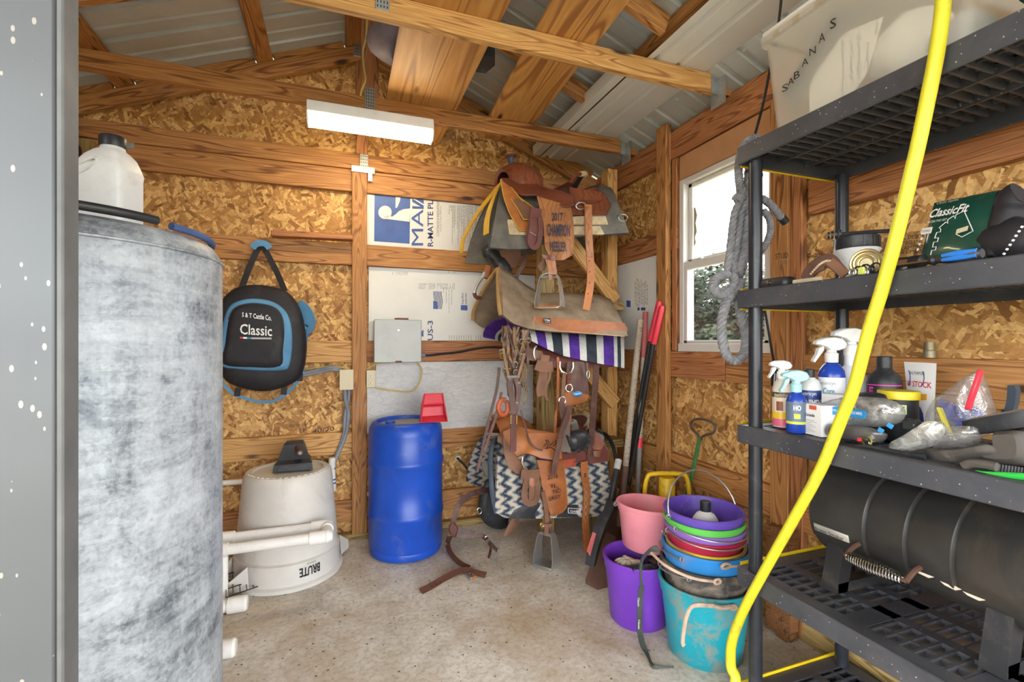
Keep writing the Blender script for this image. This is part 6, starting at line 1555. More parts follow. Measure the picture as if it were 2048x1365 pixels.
for y in (GY1 - .035, GY0 + .10):
    mb = MB().prism([(GXc - GR + .0, y, TZ[3] + .001), (GXc - GR + .05, y, TZ[3] + .001), (GXc - GR + .075, y, GZ - .115), (GXc - GR + .035, y, GZ - .085)], (0, -.05, 0))
    mb.prism([(GXc + GR - .0, y, TZ[3] + .001), (GXc + GR - .05, y, TZ[3] + .001), (GXc + GR - .075, y, GZ - .115), (GXc + GR - .035, y, GZ - .085)], (0, -.05, 0))
    mb.span((GXc - GR + .01, y - .05, TZ[3] + .001), (GXc + GR - .01, y - .044, TZ[3] + .03))
    mb.part('leg', gr_, M['blackmetal'], 30)
chip = dull('bare_primer', (.50, .42, .33), .7)
for (y, z0) in ((.79, -.03), (.735, -.035), (.69, -.038)):
    a = math.asin((z0 - .03) / GR); p = V((GXc - (GR + .0046) * math.cos(a), y, GZ + GR * math.sin(a)))
    MB().prism([p + V(q) for q in ((0, .02, .002), (0, .0, .007), (0, -.025, .002), (0, -.012, -.006), (0, .01, -.004))], (-.0008, 0, 0)).part('paint_chip', lid_o, chip, 30)
MB().tube(spline([V((GXc - GR - .004, y, z)) for y, z in ((.56, .86), (.55, .80), (.53, .77), (.50, .74), (.50, .71), (.53, .70), (.55, .73), (.535, .78), (.52, .85))], 5), .0009, 5).solo('wire_loop', M['steel'], 'thin wire loop hanging in front of the barrel grill', 'wire')

# ---- tote on the top tier
def milky(name, col, tfac):
    m, nt, b = nmat(name); tr = N(nt, 'ShaderNodeBsdfTransparent'); tr.inputs[0].default_value = (.95, .94, .9, 1)
    tl = N(nt, 'ShaderNodeBsdfTranslucent'); tl.inputs[0].default_value = (*col, 1)
    b.inputs['Base Color'].default_value = (*col, 1); b.inputs['Roughness'].default_value = .3
    m1 = N(nt, 'ShaderNodeMixShader'); m1.inputs[0].default_value = .35; nt.links.new(b.outputs[0], m1.inputs[1]); nt.links.new(tl.outputs[0], m1.inputs[2])
    m2 = N(nt, 'ShaderNodeMixShader'); m2.inputs[0].default_value = tfac; nt.links.new(m1.outputs[0], m2.inputs[1]); nt.links.new(tr.outputs[0], m2.inputs[2])
    nt.links.new(m2.outputs[0], nt.nodes['Material Output'].inputs[0]); return m
tz0 = TZ[0] + .001
tt = thing('storage_tote', 'milky plastic storage tote lettered SABANAS on the top shelf', 'tote', (1.51, .91, tz0))
G = []
for z, g in ((0, 0), (.30, .022), (.31, .022), (.312, .034), (.335, .036)):
    G.append([V((1.51 + sx * 0 + q[0], .915 + q[1], tz0 + z)) for sx in (0,) for q in rrect(.175 + g, .255 + g, .03, 5)])
mb = MB().grid(G, 0, closed_c=True); mb.add(G[0], [tuple(range(20))])
mb.part('tub', tt, milky('milky_plastic', (.70, .66, .58), .55), 40)
MB().span((1.31, .635, tz0 + .338), (1.71, 1.195, tz0 + .356), 0, .006).part('lid', tt, M['white_plastic'])
for yy in (1.13, 1.06, .99, .92, .85, .78): MB().span((1.299, yy - .01, tz0 + .312), (1.303, yy + .012, tz0 + .326)).part('lid_slot', tt, plain('slot_tan', (.35, .29, .20), .7), 30)
TQ = lambda a, b_: onX(a, b_, 1.322)
zt_ = lambda a, b_: (1540 + a / 3.9, b_ / 3.9)
for ch, a, b_, h_, w2 in (('S', 140, 690, 60, 48), ('A', 185, 640, 58, 48), ('B', 232, 590, 62, 46), ('A', 296, 490, 62, 52), ('N', 355, 405, 62, 50), ('A', 428, 300, 75, 50), ('S', 515, 190, 80, 48)):
    q = [zt_(a - w2 / 2, b_ + h_ / 2 + w2 * .2), zt_(a + w2 / 2, b_ + h_ / 2 - w2 * .3), zt_(a - w2 / 2, b_ - h_ / 2 + w2 * .3), zt_(a + w2 / 2, b_ - h_ / 2 - w2 * .2)]
    text(tt, 'lettering', ch, quad(TQ(*q[0]) - V((.012, 0, 0)), TQ(*q[1]) - V((.012, 0, 0)), TQ(*q[2]) - V((.012, 0, 0)), TQ(*q[3]) - V((.012, 0, 0))), M['ink_black'], .004)
def inn(a, b_, x): return onX(*zt_(a, b_), x)
pp = thing('paper_sheet', 'handwritten paper sheet inside the milky tote', 'paper', inn(520, 880, 1.36))
PAP = plain('paper_white', (.80, .79, .75), .8)
MB().prism([inn(300, 360, 1.36), inn(560, 265, 1.36), inn(880, 130, 1.36), inn(760, 560, 1.36), inn(640, 740, 1.36), inn(310, 900, 1.36)], (.002, 0, 0)).part('page', pp, PAP, 30)
rnd = random.Random(8)
for i, (a, b0, b1) in enumerate(((570, 310, 780), (635, 290, 620), (690, 270, 620), (830, 130, 270), (760, 330, 560), (880, 520, 660))):
    pts = []; b = b0
    while b < b1: pts.append((a + rnd.uniform(-12, 12) + (3 if len(pts) % 2 else -3), b)); b += rnd.uniform(7, 15)
    MB().tube([inn(x, y, 1.357) for x, y in pts], .0008, 4).part('handwriting', pp, M['ink_navy'])
lump(inn(1080, 330, 1.42) + V((.0, 0, -.02)), .10, 18, 5, .7, 1.0, .9, .12).solo('linen_bundle', dull('white_linen', (.74, .73, .69), .9, 0, .08, 6, .5, 12), 'bundle of white linen inside the milky tote', 'linen', None, 80)
MB().prism([inn(100, 720, 1.345), inn(300, 380, 1.345), inn(520, 70, 1.345), inn(840, 90, 1.345), inn(560, 250, 1.345), inn(330, 580, 1.345), inn(200, 880, 1.345)], (.003, 0, 0)).solo('grey_folder', plain('grey_folder_card', (.16, .17, .17), .8), 'grey paper folder inside the milky tote', 'folder', None, 30)
lump(inn(1450, 300, 1.42), .06, 14, 9, .8, 1.2, .8, .12).solo('folded_cloth', dull('blue_grey_cloth', (.45, .46, .50), .9), 'blue grey folded cloth at the end of the milky tote', 'cloth', None, 80)
# green tub at the end of the shelf
gt = thing('plastic_tub', 'green plastic tub at the end of the top shelf', 'tub', (1.46, .46, tz0))
MB().lathe([(0, 0), (.12, 0), (.128, .008), (.15, .10), (.162, .102), (.163, .115), (.15, .118), (.143, .10), (.12, .012), (0, .01)], (1.46, .455, tz0), 40).part('body', gt, dull('green_plastic', (.01, .19, .09), .35))

# ---- yellow hose, whip and rope
hq = [(1889, -60), (1886, 10), (1876, 90), (1862, 165), (1838, 282), (1822, 350), (1797, 455), (1765, 575), (1735, 672), (1708, 775), (1682, 840), (1644, 934), (1589, 1036), (1530, 1141), (1487, 1222), (1464, 1284), (1462, 1333), (1471, 1362)]
P = [onX(a, b_, 1.243) for a, b_ in hq] + [V((1.20, 1.235, .02)), V((1.12, 1.20, .014)), V((1.0, 1.15, .014))]
top = P[0]; P = [top + V((-.01, -.03, .45)), top + V((-.005, -.015, .2))] + P
YH = dull('yellow_hose_rubber', (.55, .49, .02), .45, 0, .12, 6, .08, 40, (.20, .17, .05), .5, 14)
MB().tube(spline(P, 5), .0185, 14, squash=.72).solo('yellow_hose', YH, 'yellow hose hanging in front of the shelving unit', 'hose')
MB().tube(spline([onY(a, b_, 1.30) for a, b_ in ((1566, -40), (1558, 40), (1545, 110), (1528, 200), (1510, 270), (1500, 310), (1494, 345))], 4), .0048, 8).solo('whip', M['black_plastic'], 'thin black whip hanging over the end of the top shelf', 'whip')
rc = thing('riding_crop', 'black riding crop with a striped flap hanging beside the window stud', 'riding crop', onY(1555, 800, 1.36))
MB().tube([onY(1521, 572, 1.274), onY(1540, 680, 1.31), onY(1551, 745, 1.35)], .0045, 8).part('shaft', rc, M['black_plastic'])
MB().prism([onY(a, b_, 1.352) for a, b_ in ((1548, 728), (1554, 728), (1562, 765), (1555, 785), (1544, 770))], (0, .006, 0)).part('flap', rc, M['ink_black'], 30)
for i in range(3): MB().prism([onY(a, b_, 1.351) for a, b_ in ((1549 + i * 4, 745 + i * 2), (1551 + i * 4, 745 + i * 2), (1549 + i * 4, 772), (1547 + i * 4, 770))], (0, .0008, 0)).part('stripe', rc, M['ink_white'], 30)
rp = thing('lead_rope', 'thick grey braided rope looped over the corner of the shelving unit', 'rope', onY(1470, 720, 1.30))
ROP = dull('grey_rope', (.19, .19, .20), .95, 0, .3, 30, .8, 140, spec=.1)  # grey lightened to put the glare haze into the rope colour
zr_ = lambda a, b_, y: onY(1400 + a / 2.845, 260 + b_ / 2.845, y)
def braid(pts, r, name='rope_strand', y=1.30):
    Pc = spline([zr_(q[0], q[1], q[2] if len(q) > 2 else y) for q in pts], 8); Pc = resample(Pc, max(20, int(len(Pc) * 1.6)))
    for s_ in range(3):
        Q = []
        for i, p in enumerate(Pc):
            t = (Pc[min(i + 1, len(Pc) - 1)] - Pc[max(i - 1, 0)]).normalized(); n1 = V((0, 1, 0)); n1 = (n1 - t * n1.dot(t)).normalized(); n2 = t.cross(n1)
            a = i * .62 + s_ * 2 * math.pi / 3; Q.append(p + (n1 * math.cos(a) + n2 * math.sin(a)) * r * .48)
        MB().tube(Q, r * .60, 7).part(name, rp, ROP)
braid([(325, 45, 1.275), (275, 60), (235, 120), (220, 220), (228, 320), (245, 350)], .014)
braid([(330, 45, 1.275), (300, 120), (290, 250), (285, 400), (270, 560), (250, 700), (215, 830)], .022)
braid([(335, 50, 1.275), (330, 200, 1.29), (310, 360, 1.29), (300, 500, 1.29), (285, 640, 1.29)], .02)
braid([(245, 380), (200, 470), (180, 600), (165, 740), (150, 830)], .013)
braid([(270, 390), (235, 480), (215, 620), (195, 760), (200, 850)], .013)
braid([(210, 395), (250, 375), (300, 390), (340, 400)], .02)
braid([(350, 390, 1.285), (395, 420, 1.285), (435, 465, 1.285), (480, 520, 1.285)], .0135)
MB().tube([zr_(462, 500, 1.285), zr_(485, 526, 1.285)], .016, 10).part('rope_end', rp, M['black_plastic'])
braid([(360, 460, 1.29), (395, 510, 1.29), (400, 580, 1.29), (375, 650, 1.29), (345, 690, 1.29)], .012)
braid([(160, 960), (128, 1060), (125, 1180), (150, 1280), (200, 1315), (250, 1275), (262, 1180), (240, 1080), (220, 960), (225, 860)], .0165)
braid([(160, 820), (100, 840), (75, 890), (95, 930), (140, 935), (180, 900), (200, 860), (180, 820)], .016)
braid([(160, 960), (190, 930), (215, 900), (230, 860)], .018)

# ================================================================ ITEMS ON THE SECOND TIER
z2 = TZ[1] + .001
hl = thing('headlamp', 'black headlamp lying at the end of the second shelf', 'headlamp', (1.33, 1.19, z2))
c_ = onX(1555, 562, 1.33); c_.z = z2
pillow([c_ + V(p) for p in [(q[0], q[1], .0) for q in rrect(.03, .055, .02, 5)]], [(0, .95), (.006, 1), (.022, 1), (.03, .85)], (0, 0, 1)).part('strap_body', hl, M['black_plastic'], 50)
MB().lathe([(0, -.006), (.006, -.005), (.007, 0)], c_ + V((-.031, .005, .016)), 12, axis='x').part('button', hl, M['chrome'])
def at2(px, py, x): p = onX(px, py, x); return V((p.x, p.y, z2))
sr = thing('spur_strap', 'studded leather spur strap on the second shelf', 'spur', at2(1645, 560, 1.34))
c_ = at2(1640, 560, 1.335)
hx1 = lambda a, b_, x=1.33: onX(a, b_, x)
MB().ribbon(spline([hx1(1612, 560), hx1(1625, 540), hx1(1645, 527), hx1(1660, 523), hx1(1675, 535), hx1(1692, 552)], 5), [.03, .04, .045, .04, .03, .025], .006, nrm=(-1, -.4, .2)).part('strap', sr, L_dk)
mb = MB()
for i in range(12):
    t = i / 11; p = hx1(lerp(1622, 1660, t), 548 - 26 * math.sin(math.pi * t * .55), 1.322); MB().lathe([(0, -.003), (.003, -.002), (.004, 0)], p, 8, axis='x').part('stud', sr, FLC)
strap2 = MB().ribbon([hx1(1660, 523, 1.325), hx1(1678, 538, 1.325), hx1(1692, 551, 1.325)], .024, .005, nrm=(-1, -.4, .2)).part('tab', sr, L_pale)
MB().tube(spline([at2(a, b_, 1.31) + V((0, 0, .008)) for a, b_ in ((1588, 562), (1600, 560), (1612, 562), (1628, 560), (1642, 558))], 4), .007, 8).part('bone_band', sr, dull('bone', (.50, .42, .30), .6))
jr = thing('pump_jar', 'white jar with black screw lid and black spout on the second shelf', 'jar', at2(1714, 540, 1.50))
JC = at2(1714, 540, 1.50)
ts = z2
zl_ = onX(1714, 500, 1.50).z - ts; zt2 = onX(1714, 474, 1.50).z - ts
MB().lathe([(0, 0), (.045, 0), (.05, .008), (.046, .03), (.04, .05), (.043, zl_ - .03), (.056, zl_ - .012), (.062, zl_ - .004), (.058, zl_), (0, zl_)], JC, 32).part('body', jr, M['white_plastic'])
MB().lathe([(0, zl_), (.057, zl_), (.059, zl_ + .004), (.058, zt2 - .004), (.052, zt2), (0, zt2)], JC, 32).part('lid', jr, M['black_plastic'])
for i in range(14):
    a = 2 * math.pi * i / 14; MB().beam(JC + V((.0585 * math.cos(a), .0585 * math.sin(a), zl_ + .004)), JC + V((.0585 * math.cos(a), .0585 * math.sin(a), zt2 - .004)), .004, .003, up=(math.cos(a), math.sin(a), 0)).part('lid_rib', jr, M['black_plastic'])
sp0 = JC + V((-.02, .035, zt2 + .014))
for i in range(4): MB().tube([sp0 + V((-.006 * i, .008 * i, 0)), sp0 + V((-.006 * i - .004, .008 * i + .005, 0))], .014 - .001 * i, 12).part('spout_ring', jr, M['black_plastic'])
MB().tube(spline([sp0, JC + V((.03, -.04, zt2 + .01)), JC + V((.06, -.10, zt2 + .004))], 5), .006, 8).part('arm', jr, M['black_plastic'])
tp_ = thing('brass_wheel', 'brass coloured ratchet wheel lying on the second shelf', 'ratchet', at2(1733, 545, 1.36))
WC = onX(1732, 535, 1.36); WC.z = z2 + .041
R_ = Matrix.Rotation(.35, 3, 'Z')
for r in (.036, .028, .018): MB().tube([WC + R_ @ V((0, r * math.cos(t), r * math.sin(t))) for t in [2 * math.pi * k / 24 for k in range(24)]], .004, 6, closed=True).part('ring', tp_, dull('brass_ring', (.46, .36, .17), .35, .7))
MB().lathe([(0, -.004), (.035, -.004), (.035, .004), (0, .004)], (0, 0, 0), 24, axis='x', M=R_)
m_ = MB().lathe([(0, -.004), (.033, -.004), (.033, .004), (0, .004)], (0, 0, 0), 24, axis='x', M=R_); m_.v = [p + WC + V((.006, 0, 0)) for p in m_.v]; m_.part('disc', tp_, dull('pale_brass', (.40, .33, .18), .4, .6))
rt = thing('clip_tangle', 'tangle of small black and silver clips on the second shelf', 'clips', at2(1705, 552, 1.30))
rnd = random.Random(4)
for i in range(9):
    p = at2(rnd.uniform(1690, 1755), 552, 1.31 + rnd.uniform(-.015, .02)) + V((0, 0, rnd.uniform(.006, .02)))
    MB().tube(circ(p, rnd.uniform(.008, .014), 10, rnd.choice('xyz')), .0025, 6, closed=True).part('clip', rt, rnd.choice([M['steel'], M['black_plastic'], M['blackmetal']]))
MB().box(at2(1723, 549, 1.295) + V((0, 0, .012)), (.008, .016, .02), None, 0, .002).part('green_tag', rt, plain('lime_tag', (.55, .65, .12), .5))
kb = thing('chrome_knob', 'silver and black horn shaped knob on the second shelf', 'knob', at2(1800, 540, 1.42))
kc = onX(1798, 530, 1.42)
MB().tube([kc + V((.0, .085, 0)), kc + V((0, .06, .001)), kc, kc + V((0, -.03, 0))], [.014, .02, .02, .018], 14).part('barrel', kb, M['chrome'])
MB().tube([kc + V((0, -.03, 0)), kc + V((0, -.055, -.002)), kc + V((0, -.06, -.006))], [.019, .021, .014], 14).part('tip', kb, M['black_plastic'])
sdv = thing('screwdriver', 'screwdriver with a blue and black handle along the edge of the second shelf', 'screwdriver', at2(1850, 535, 1.30))
s0, s1, s2 = at2(1765, 548, 1.305) + V((0, 0, .014)), at2(1860, 540, 1.30) + V((0, 0, .014)), at2(1965, 520, 1.30) + V((0, 0, .015))
MB().tube([s0, s1], .0035, 8).part('blade', sdv, M['chrome'])
MB().tube([s1 + (s1 - s2) * .02, s1.lerp(s2, .08), s1.lerp(s2, .14), s1.lerp(s2, .3), s1.lerp(s2, .5), s1.lerp(s2, .92), s2], [.008, .012, .008, .011, .014, .0155, .010], 12).part('handle', sdv, M['black_plastic'])
for dz in (.006, -.004): MB().tube([s1.lerp(s2, .3) + V((-.010, 0, dz)), s1.lerp(s2, .6) + V((-.011, 0, dz)), s1.lerp(s2, .95) + V((-.010, 0, dz))], [.004, .007, .005], 8).part('blue_grip', sdv, plain('blue_grip', (.02, .16, .55), .4))
# green package
pg = thing('product_bag', 'dark green plastic bag with a white line drawing leaning on the second shelf', 'package', at2(1910, 530, 1.46))
CR = {'bl': onX(1838, 528, 1.44), 'br': onX(1972, 515, 1.40), 'tl': onX(1868, 406, 1.52), 'tr': onX(2003, 380, 1.48)}
for q in ('bl', 'br'): CR[q].z = max(CR[q].z, z2)
def bagp(u, v): return (CR['bl'] * (1 - u) + CR['br'] * u) * (1 - v) + (CR['tl'] * (1 - u) + CR['tr'] * u) * v
nb = (CR['br'] - CR['bl']).cross(CR['tl'] - CR['bl']).normalized()
if nb.dot(CO - CR['bl']) < 0: nb = -nb
rnd = random.Random(6)
G = [[bagp(u / 12, v / 10) + nb * (.020 * math.sin(math.pi * u / 12) ** .5 * math.sin(math.pi * v / 10) ** .5 + rnd.uniform(-.0012, .0012)) for u in range(13)] for v in range(11)]
DG = dull('dark_green_film', (.010, .055, .038), .22, 0, .4, 4, .25, 18, (.10, .085, .07), .6, 3, coat=.4)
MB().grid(G, .014).part('bag', pg, DG, 70)
MB().tube([bagp(1.0, .02) - nb * .01, bagp(1.0, .5) - nb * .012, bagp(1.0, .97) - nb * .01], [.012, .02, .016], 10).part('side_roll', pg, M['nylon'])
def bg_(u, v): return bagp(u, v) + nb * .0235
def bgq(u0, v0, u1, v1, sk=0.0): return lambda u, v: bg_(lerp(u0, u1, u) + sk * v, lerp(v0, v1, v))
text(pg, 'lettering', 'ClassicFit', bgq(.10, .66, .70, .80, .04), M['ink_white'], .02)
text(pg, 'lettering', 'PROTECTIVE VEST', bgq(.10, .575, .42, .61, .01), M['ink_white'], .0)
text(pg, 'lettering', 'Classic Equine', bgq(.18, .86, .52, .91, .02), plain('faint_white', (.45, .48, .46)), .0)
for u0, v0, u1, v1 in ((.05, .40, .22, .50),): MB().prism([bg_(u0, v0), bg_(u1, v0), bg_(u1, v1), bg_(u0, v1)], nb * .0008).part('white_tag', pg, M['ink_white'], 30)
text(pg, 'lettering', 'DURABLE', lambda u, v: bg_(lerp(.065, .20, u), lerp(.43, .47, v)) + nb * .0012, M['ink_black'], .0)
for i in range(3): MB().prism([bg_(.08 - .01 * i + .018 * math.cos(t), .33 - .085 * i + .022 * math.sin(t)) for t in [2 * math.pi * k / 14 for k in range(14)]], nb * .0008).part('white_dot', pg, M['ink_white'], 30)
ln = [(.30, .05), (.30, .12), (.36, .12), (.36, .17), (.30, .17), (.30, .25), (.36, .25), (.36, .31), (.30, .31), (.31, .40), (.37, .40), (.36, .45), (.33, .47), (.42, .55), (.45, .52), (.44, .58), (.52, .63), (.55, .58), (.55, .64), (.66, .68), (.86, .34), (.72, .27), (.62, .33)]
MB().tube([bg_(u, v) for u, v in ln], .0010, 5).part('line_drawing', pg, M['ink_white'])
MB().prism([bg_(.62, .33), bg_(.78, .36), bg_(.78, .43), bg_(.62, .40)], nb * .001).part('white_tag', pg, M['cream'], 30)
bt2 = thing('gear_bag', 'black gear bag with white trim at the end of the second shelf', 'bag', at2(2030, 520, 1.42))
MB().tube(spline([onX(a, b_, 1.45) for a, b_ in ((1985, 500), (2005, 470), (2020, 430), (2032, 400), (2045, 390))], 5), [.02] * 5 + [.03] * 8 + [.035] * 8, 12).part('roll', bt2, M['nylon'], 70)
lump(onX(2035, 480, 1.44), .055, 14, 7, .8, 1.4, .9, .1).part('pouch', bt2, M['nylon'], 80)
for i in range(7):
    p = onX(2008 + i * 6, 508 - i * 9, 1.375); MB().box(p, (.003, .005, .005), Matrix.Rotation(.5, 3, 'X'), 0, .001).part('white_link', bt2, M['ink_white'])

# ================================================================ ITEMS ON THE THIRD TIER
z3 = TZ[2] + .001
def at3(px, py): p = onZ(px, py, TZ[2]); return V((p.x, p.y, z3))
LEFT = V((-CS, SN, 0)); 
def cang(c): return math.atan2(-c.y, -c.x)
def patch(parent, c, r, w_, h0, h1, mat, shift=0.0, name='label', n=10, sc=None):
    a = cang(c) + shift; A = [V((c.x + (r + .0006) * math.cos(a + w_ * (i / n - .5)), c.y + (r + .0006) * math.sin(a + w_ * (i / n - .5)), c.z)) for i in range(n + 1)]
    return MB().grid([[p + V((0, 0, h0)) for p in A], [p + V((0, 0, h1)) for p in A]], 0).part(name, parent, mat, 60)
def ptext(parent, s, c, r, w_, h0, h1, mat, shift=0.0, bold=.0):
    a = cang(c) + shift
    text(parent, 'lettering', s, lambda u, v: V((c.x + (r + .0013) * math.cos(a + w_ * (u - .5)), c.y + (r + .0013) * math.sin(a + w_ * (u - .5)), c.z + lerp(h0, h1, v))), mat, bold)
def bottle(label, c, prof, mat, n=28, name='bottle'):
    t = thing(name, label, 'bottle', c); MB().lathe(prof, c, n).part('body', t, mat); return t
def trigger(t, c, h, mat, s=1.0, coll=None, d=None):
    """spray head; nozzle toward d"""
    d = d or LEFT; side = V((0, 0, 1)).cross(d)
    MB().lathe([(0, 0), (.014 * s, 0), (.0145 * s, .022 * s), (.011 * s, .024 * s), (.010 * s, .034 * s), (0, .034 * s)], c + V((0, 0, h)), 18).part('collar', t, coll or mat)
    o = c + V((0, 0, h + .03 * s))
    P = [(-.030, .004), (-.034, .014), (-.026, .026), (-.004, .032), (.022, .030), (.040, .022), (.042, .014), (.020, .008), (.010, 0), (-.012, -.002)]
    w_ = .022 * s; poly = [o + d * (a * s) + V((0, 0, b_ * s)) - side * w_ / 2 for a, b_ in P]
    pillow(poly, [(0, .86), (.004 * s, 1), (.018 * s, 1), (.022 * s, .86)], side).part('spray_head', t, mat, 50)
    Q = [(.022, .010), (.034, .004), (.038, -.010), (.048, -.026), (.044, -.030), (.032, -.014), (.022, .0)]
    MB().prism([o + d * (a * s) + V((0, 0, b_ * s)) - side * .006 * s for a, b_ in Q], side * .012 * s).part('trigger', t, mat, 40)
def cap(t, c, h0, h1, r, mat): MB().lathe([(0, h0), (r, h0), (r, h1 - .002), (r - .002, h1), (0, h1)], c, 22).part('cap', t, mat)
BLUEP = plain('cobalt_plastic', (.015, .05, .33), .25); WHT = M['white_plastic']
# pink and yellow labelled spray bottle
c_ = at3(1566, 852); c_ = V((1.375, 1.175, z3))
t = bottle('spray bottle with horse label and pink base at the end of the third shelf', c_, [(0, 0), (.026, 0), (.028, .004), (.028, .125), (.022, .145), (.012, .155), (.012, .165), (0, .165)], dull('cream_bottle', (.62, .55, .46), .4))
patch(t, c_, .028, 2.6, .004, .028, plain('pink_label', (.66, .12, .20), .4)); patch(t, c_, .028, 2.6, .028, .050, plain('yellow_label', (.72, .45, .02), .4)); patch(t, c_, .028, 2.6, .050, .098, plain('cream_label', (.62, .50, .36), .5)); patch(t, c_, .028, 2.6, .098, .115, plain('dark_label', (.05, .05, .03), .4))
patch(t, c_, .0285, .7, .055, .085, plain('horse_brown', (.20, .06, .02), .5), -.2); ptext(t, 'zendo', c_, .0285, 1.4, .100, .113, FLC, -.1, .02)
trigger(t, c_, .16, WHT, .95)
# cobalt bottle, aqua trigger
c_ = at3(1592, 868) + V((.018, .014, 0))
t = bottle('cobalt blue spray bottle with aqua trigger beside the white carton', c_, [(0, 0), (.025, 0), (.028, .004), (.028, .095), (.022, .115), (.013, .122), (.012, .130), (0, .130)], BLUEP)
patch(t, c_, .028, 2.4, .034, .096, plain('steel_blue_label', (.10, .14, .20), .4)); patch(t, c_, .0283, 2.4, .028, .036, plain('lime_strip', (.50, .55, .05), .4)); ptext(t, 'HO', c_, .0285, .7, .070, .086, M['ink_white'], .1, .03)
patch(t, c_, .0285, .6, .045, .06, plain('lime_mark', (.50, .55, .05), .4), .1)
trigger(t, c_, .125, plain('aqua_plastic', (.30, .55, .58), .3), 1.1)
# white carton
bx = thing('medicine_carton', 'small white carton with an orange corner label on the third shelf', 'box', at3(1630, 868))
BC = at3(1626, 872); ang = -.18
Rb = Matrix.Rotation(ang, 3, 'Z'); bc = BC + Rb @ V((.028, .0, .046))
CART = plain('white_carton', (.74, .73, .71), .6)
MB().box(bc, (.056, .062, .092), Rb, 0, .001).part('carton', bx, CART)
def bxp(u, v, off=.0008): return bc + Rb @ V((-.028 - off, .031 - .062 * u, -.046 + .092 * v))
MB().prism([bxp(.28, .84), bxp(.72, .84), bxp(.72, .97), bxp(.28, .97)], Rb @ V((-.0004, 0, 0))).part('orange_label', bx, plain('orange_red', (.62, .10, .04), .5), 30)
text(bx, 'lettering', 'Excede', lambda u, v: bxp(lerp(.05, .62, u), lerp(.60, .70, v), .0012), M['ink_black'], .02)
mb = MB()
for i in range(9): mb.add([bxp(.08, .08 + i * .05, .001), bxp(.3 + .5 * ((i * 37) % 10) / 10, .08 + i * .05, .001), bxp(.3 + .5 * ((i * 37) % 10) / 10, .092 + i * .05, .001), bxp(.08, .092 + i * .05, .001)], [(0, 1, 2, 3)])
mb.part('fine_print', bx, M['ink_grey'], 0)
# liniment bottle
c_ = V((1.432, 1.12, z3))
t = bottle('clear white liniment bottle with navy label and black cap', c_, [(0, 0), (.030, 0), (.033, .004), (.033, .135), (.026, .155), (.014, .165), (.013, .17), (0, .17)], plain('frosted_bottle', (.62, .66, .64), .3))
patch(t, c_, .033, 2.5, .060, .125, plain('navy_label', (.02, .05, .20), .4)); patch(t, c_, .0333, 2.5, .056, .062, plain('gold_strip', (.55, .40, .03), .4))
ptext(t, 'vetricyn', c_, .0335, 1.3, .106, .12, M['ink_white'], -.1, .0); ptext(t, 'LINIMENT', c_, .0335, 2.0, .072, .096, M['ink_white'], .35, .03)
cap(t, c_, .165, .192, .0145, M['black_plastic'])
# cobalt spray bottle
c_ = V((1.512, 1.105, z3))
t = bottle('large cobalt spray bottle with white label and white trigger', c_, [(0, 0), (.036, 0), (.039, .004), (.039, .165), (.036, .185), (.024, .205), (.015, .212), (.014, .218), (0, .218)], BLUEP)
patch(t, c_, .039, 2.5, .06, .165, plain('white_label', (.66, .67, .70), .4)); ptext(t, 'vetericyn', c_, .0395, 1.1, .138, .152, M['ink_grey'], -.3); ptext(t, 'Core', c_, .0395, .8, .112, .132, plain('teal_ink', (.02, .22, .33)), -.2, .02)
patch(t, c_, .0395, .7, .098, .106, plain('red_strip_label', (.55, .04, .08), .4), -.3)
trigger(t, c_, .213, plain('pale_trigger', (.68, .66, .62), .35), 1.35)
# tall white spray bottle behind
c_ = V((1.61, 1.11, z3))
t = bottle('tall white spray bottle behind the cobalt one', c_, [(0, 0), (.042, 0), (.046, .005), (.046, .13), (.044, .16), (.034, .185), (.020, .20), (.018, .24), (0, .24)], plain('white_bottle', (.66, .67, .72), .4))
patch(t, c_, .046, 2.0, .02, .09, plain('clear_label', (.6, .6, .62), .4)); trigger(t, c_, .235, WHT, 1.5)
# small box, white
MB().box(V((1.43, 1.03, z3 + .06)), (.05, .06, .12), Matrix.Rotation(-.2, 3, 'Z'), 0, .001).solo('small_carton', CART, 'plain white carton behind the small medicine carton', 'box')
# black bottle with pink print
c_ = V((1.60, 1.0, z3))
PK = plain('hot_pink', (.65, .04, .30), .4)
t = bottle('black bottle with pink lettering behind the yellow lidded jar', c_, [(0, 0), (.042, 0), (.046, .005), (.046, .15), (.040, .175), (.022, .192), (.020, .20), (0, .20)], M['black_plastic'])
for w_, h0, h1 in ((2.2, .145, .148), (2.2, .06, .063)): patch(t, c_, .046, w_, h0, h1, PK)
ptext(t, 'E', c_, .0465, .3, .115, .140, PK, -.75, .04); ptext(t, 'X', c_, .0465, .35, .10, .113, PK, -.75, .04); ptext(t, 'M', c_, .0465, .35, .075, .095, PK, -.75, .04)
cap(t, c_, .195, .235, .020, M['black_plastic'])
# black jar yellow lid
c_ = V((1.50, .90, z3))
t = bottle('black jar with a yellow lid on the third shelf', c_, [(0, 0), (.042, 0), (.045, .004), (.045, .118), (0, .118)], M['black_plastic'], 36, 'ointment_jar')
MB().lathe([(0, .118), (.0485, .118), (.049, .121), (.049, .138), (.047, .141), (0, .141)], c_, 36).part('lid', t, plain('yellow_lid', (.66, .52, .02), .4))
patch(t, c_, .045, 1.3, .078, .104, plain('pale_green_label', (.50, .58, .25), .5), -.25); ptext(t, 'SAL-ZOINE', c_, .0456, 1.1, .086, .100, M['ink_black'], -.25, .02)
for i in range(3): patch(t, c_, .0452, .9, .056 + i * .007, .059 + i * .007, M['ink_grey'], -.3, 'fine_print')
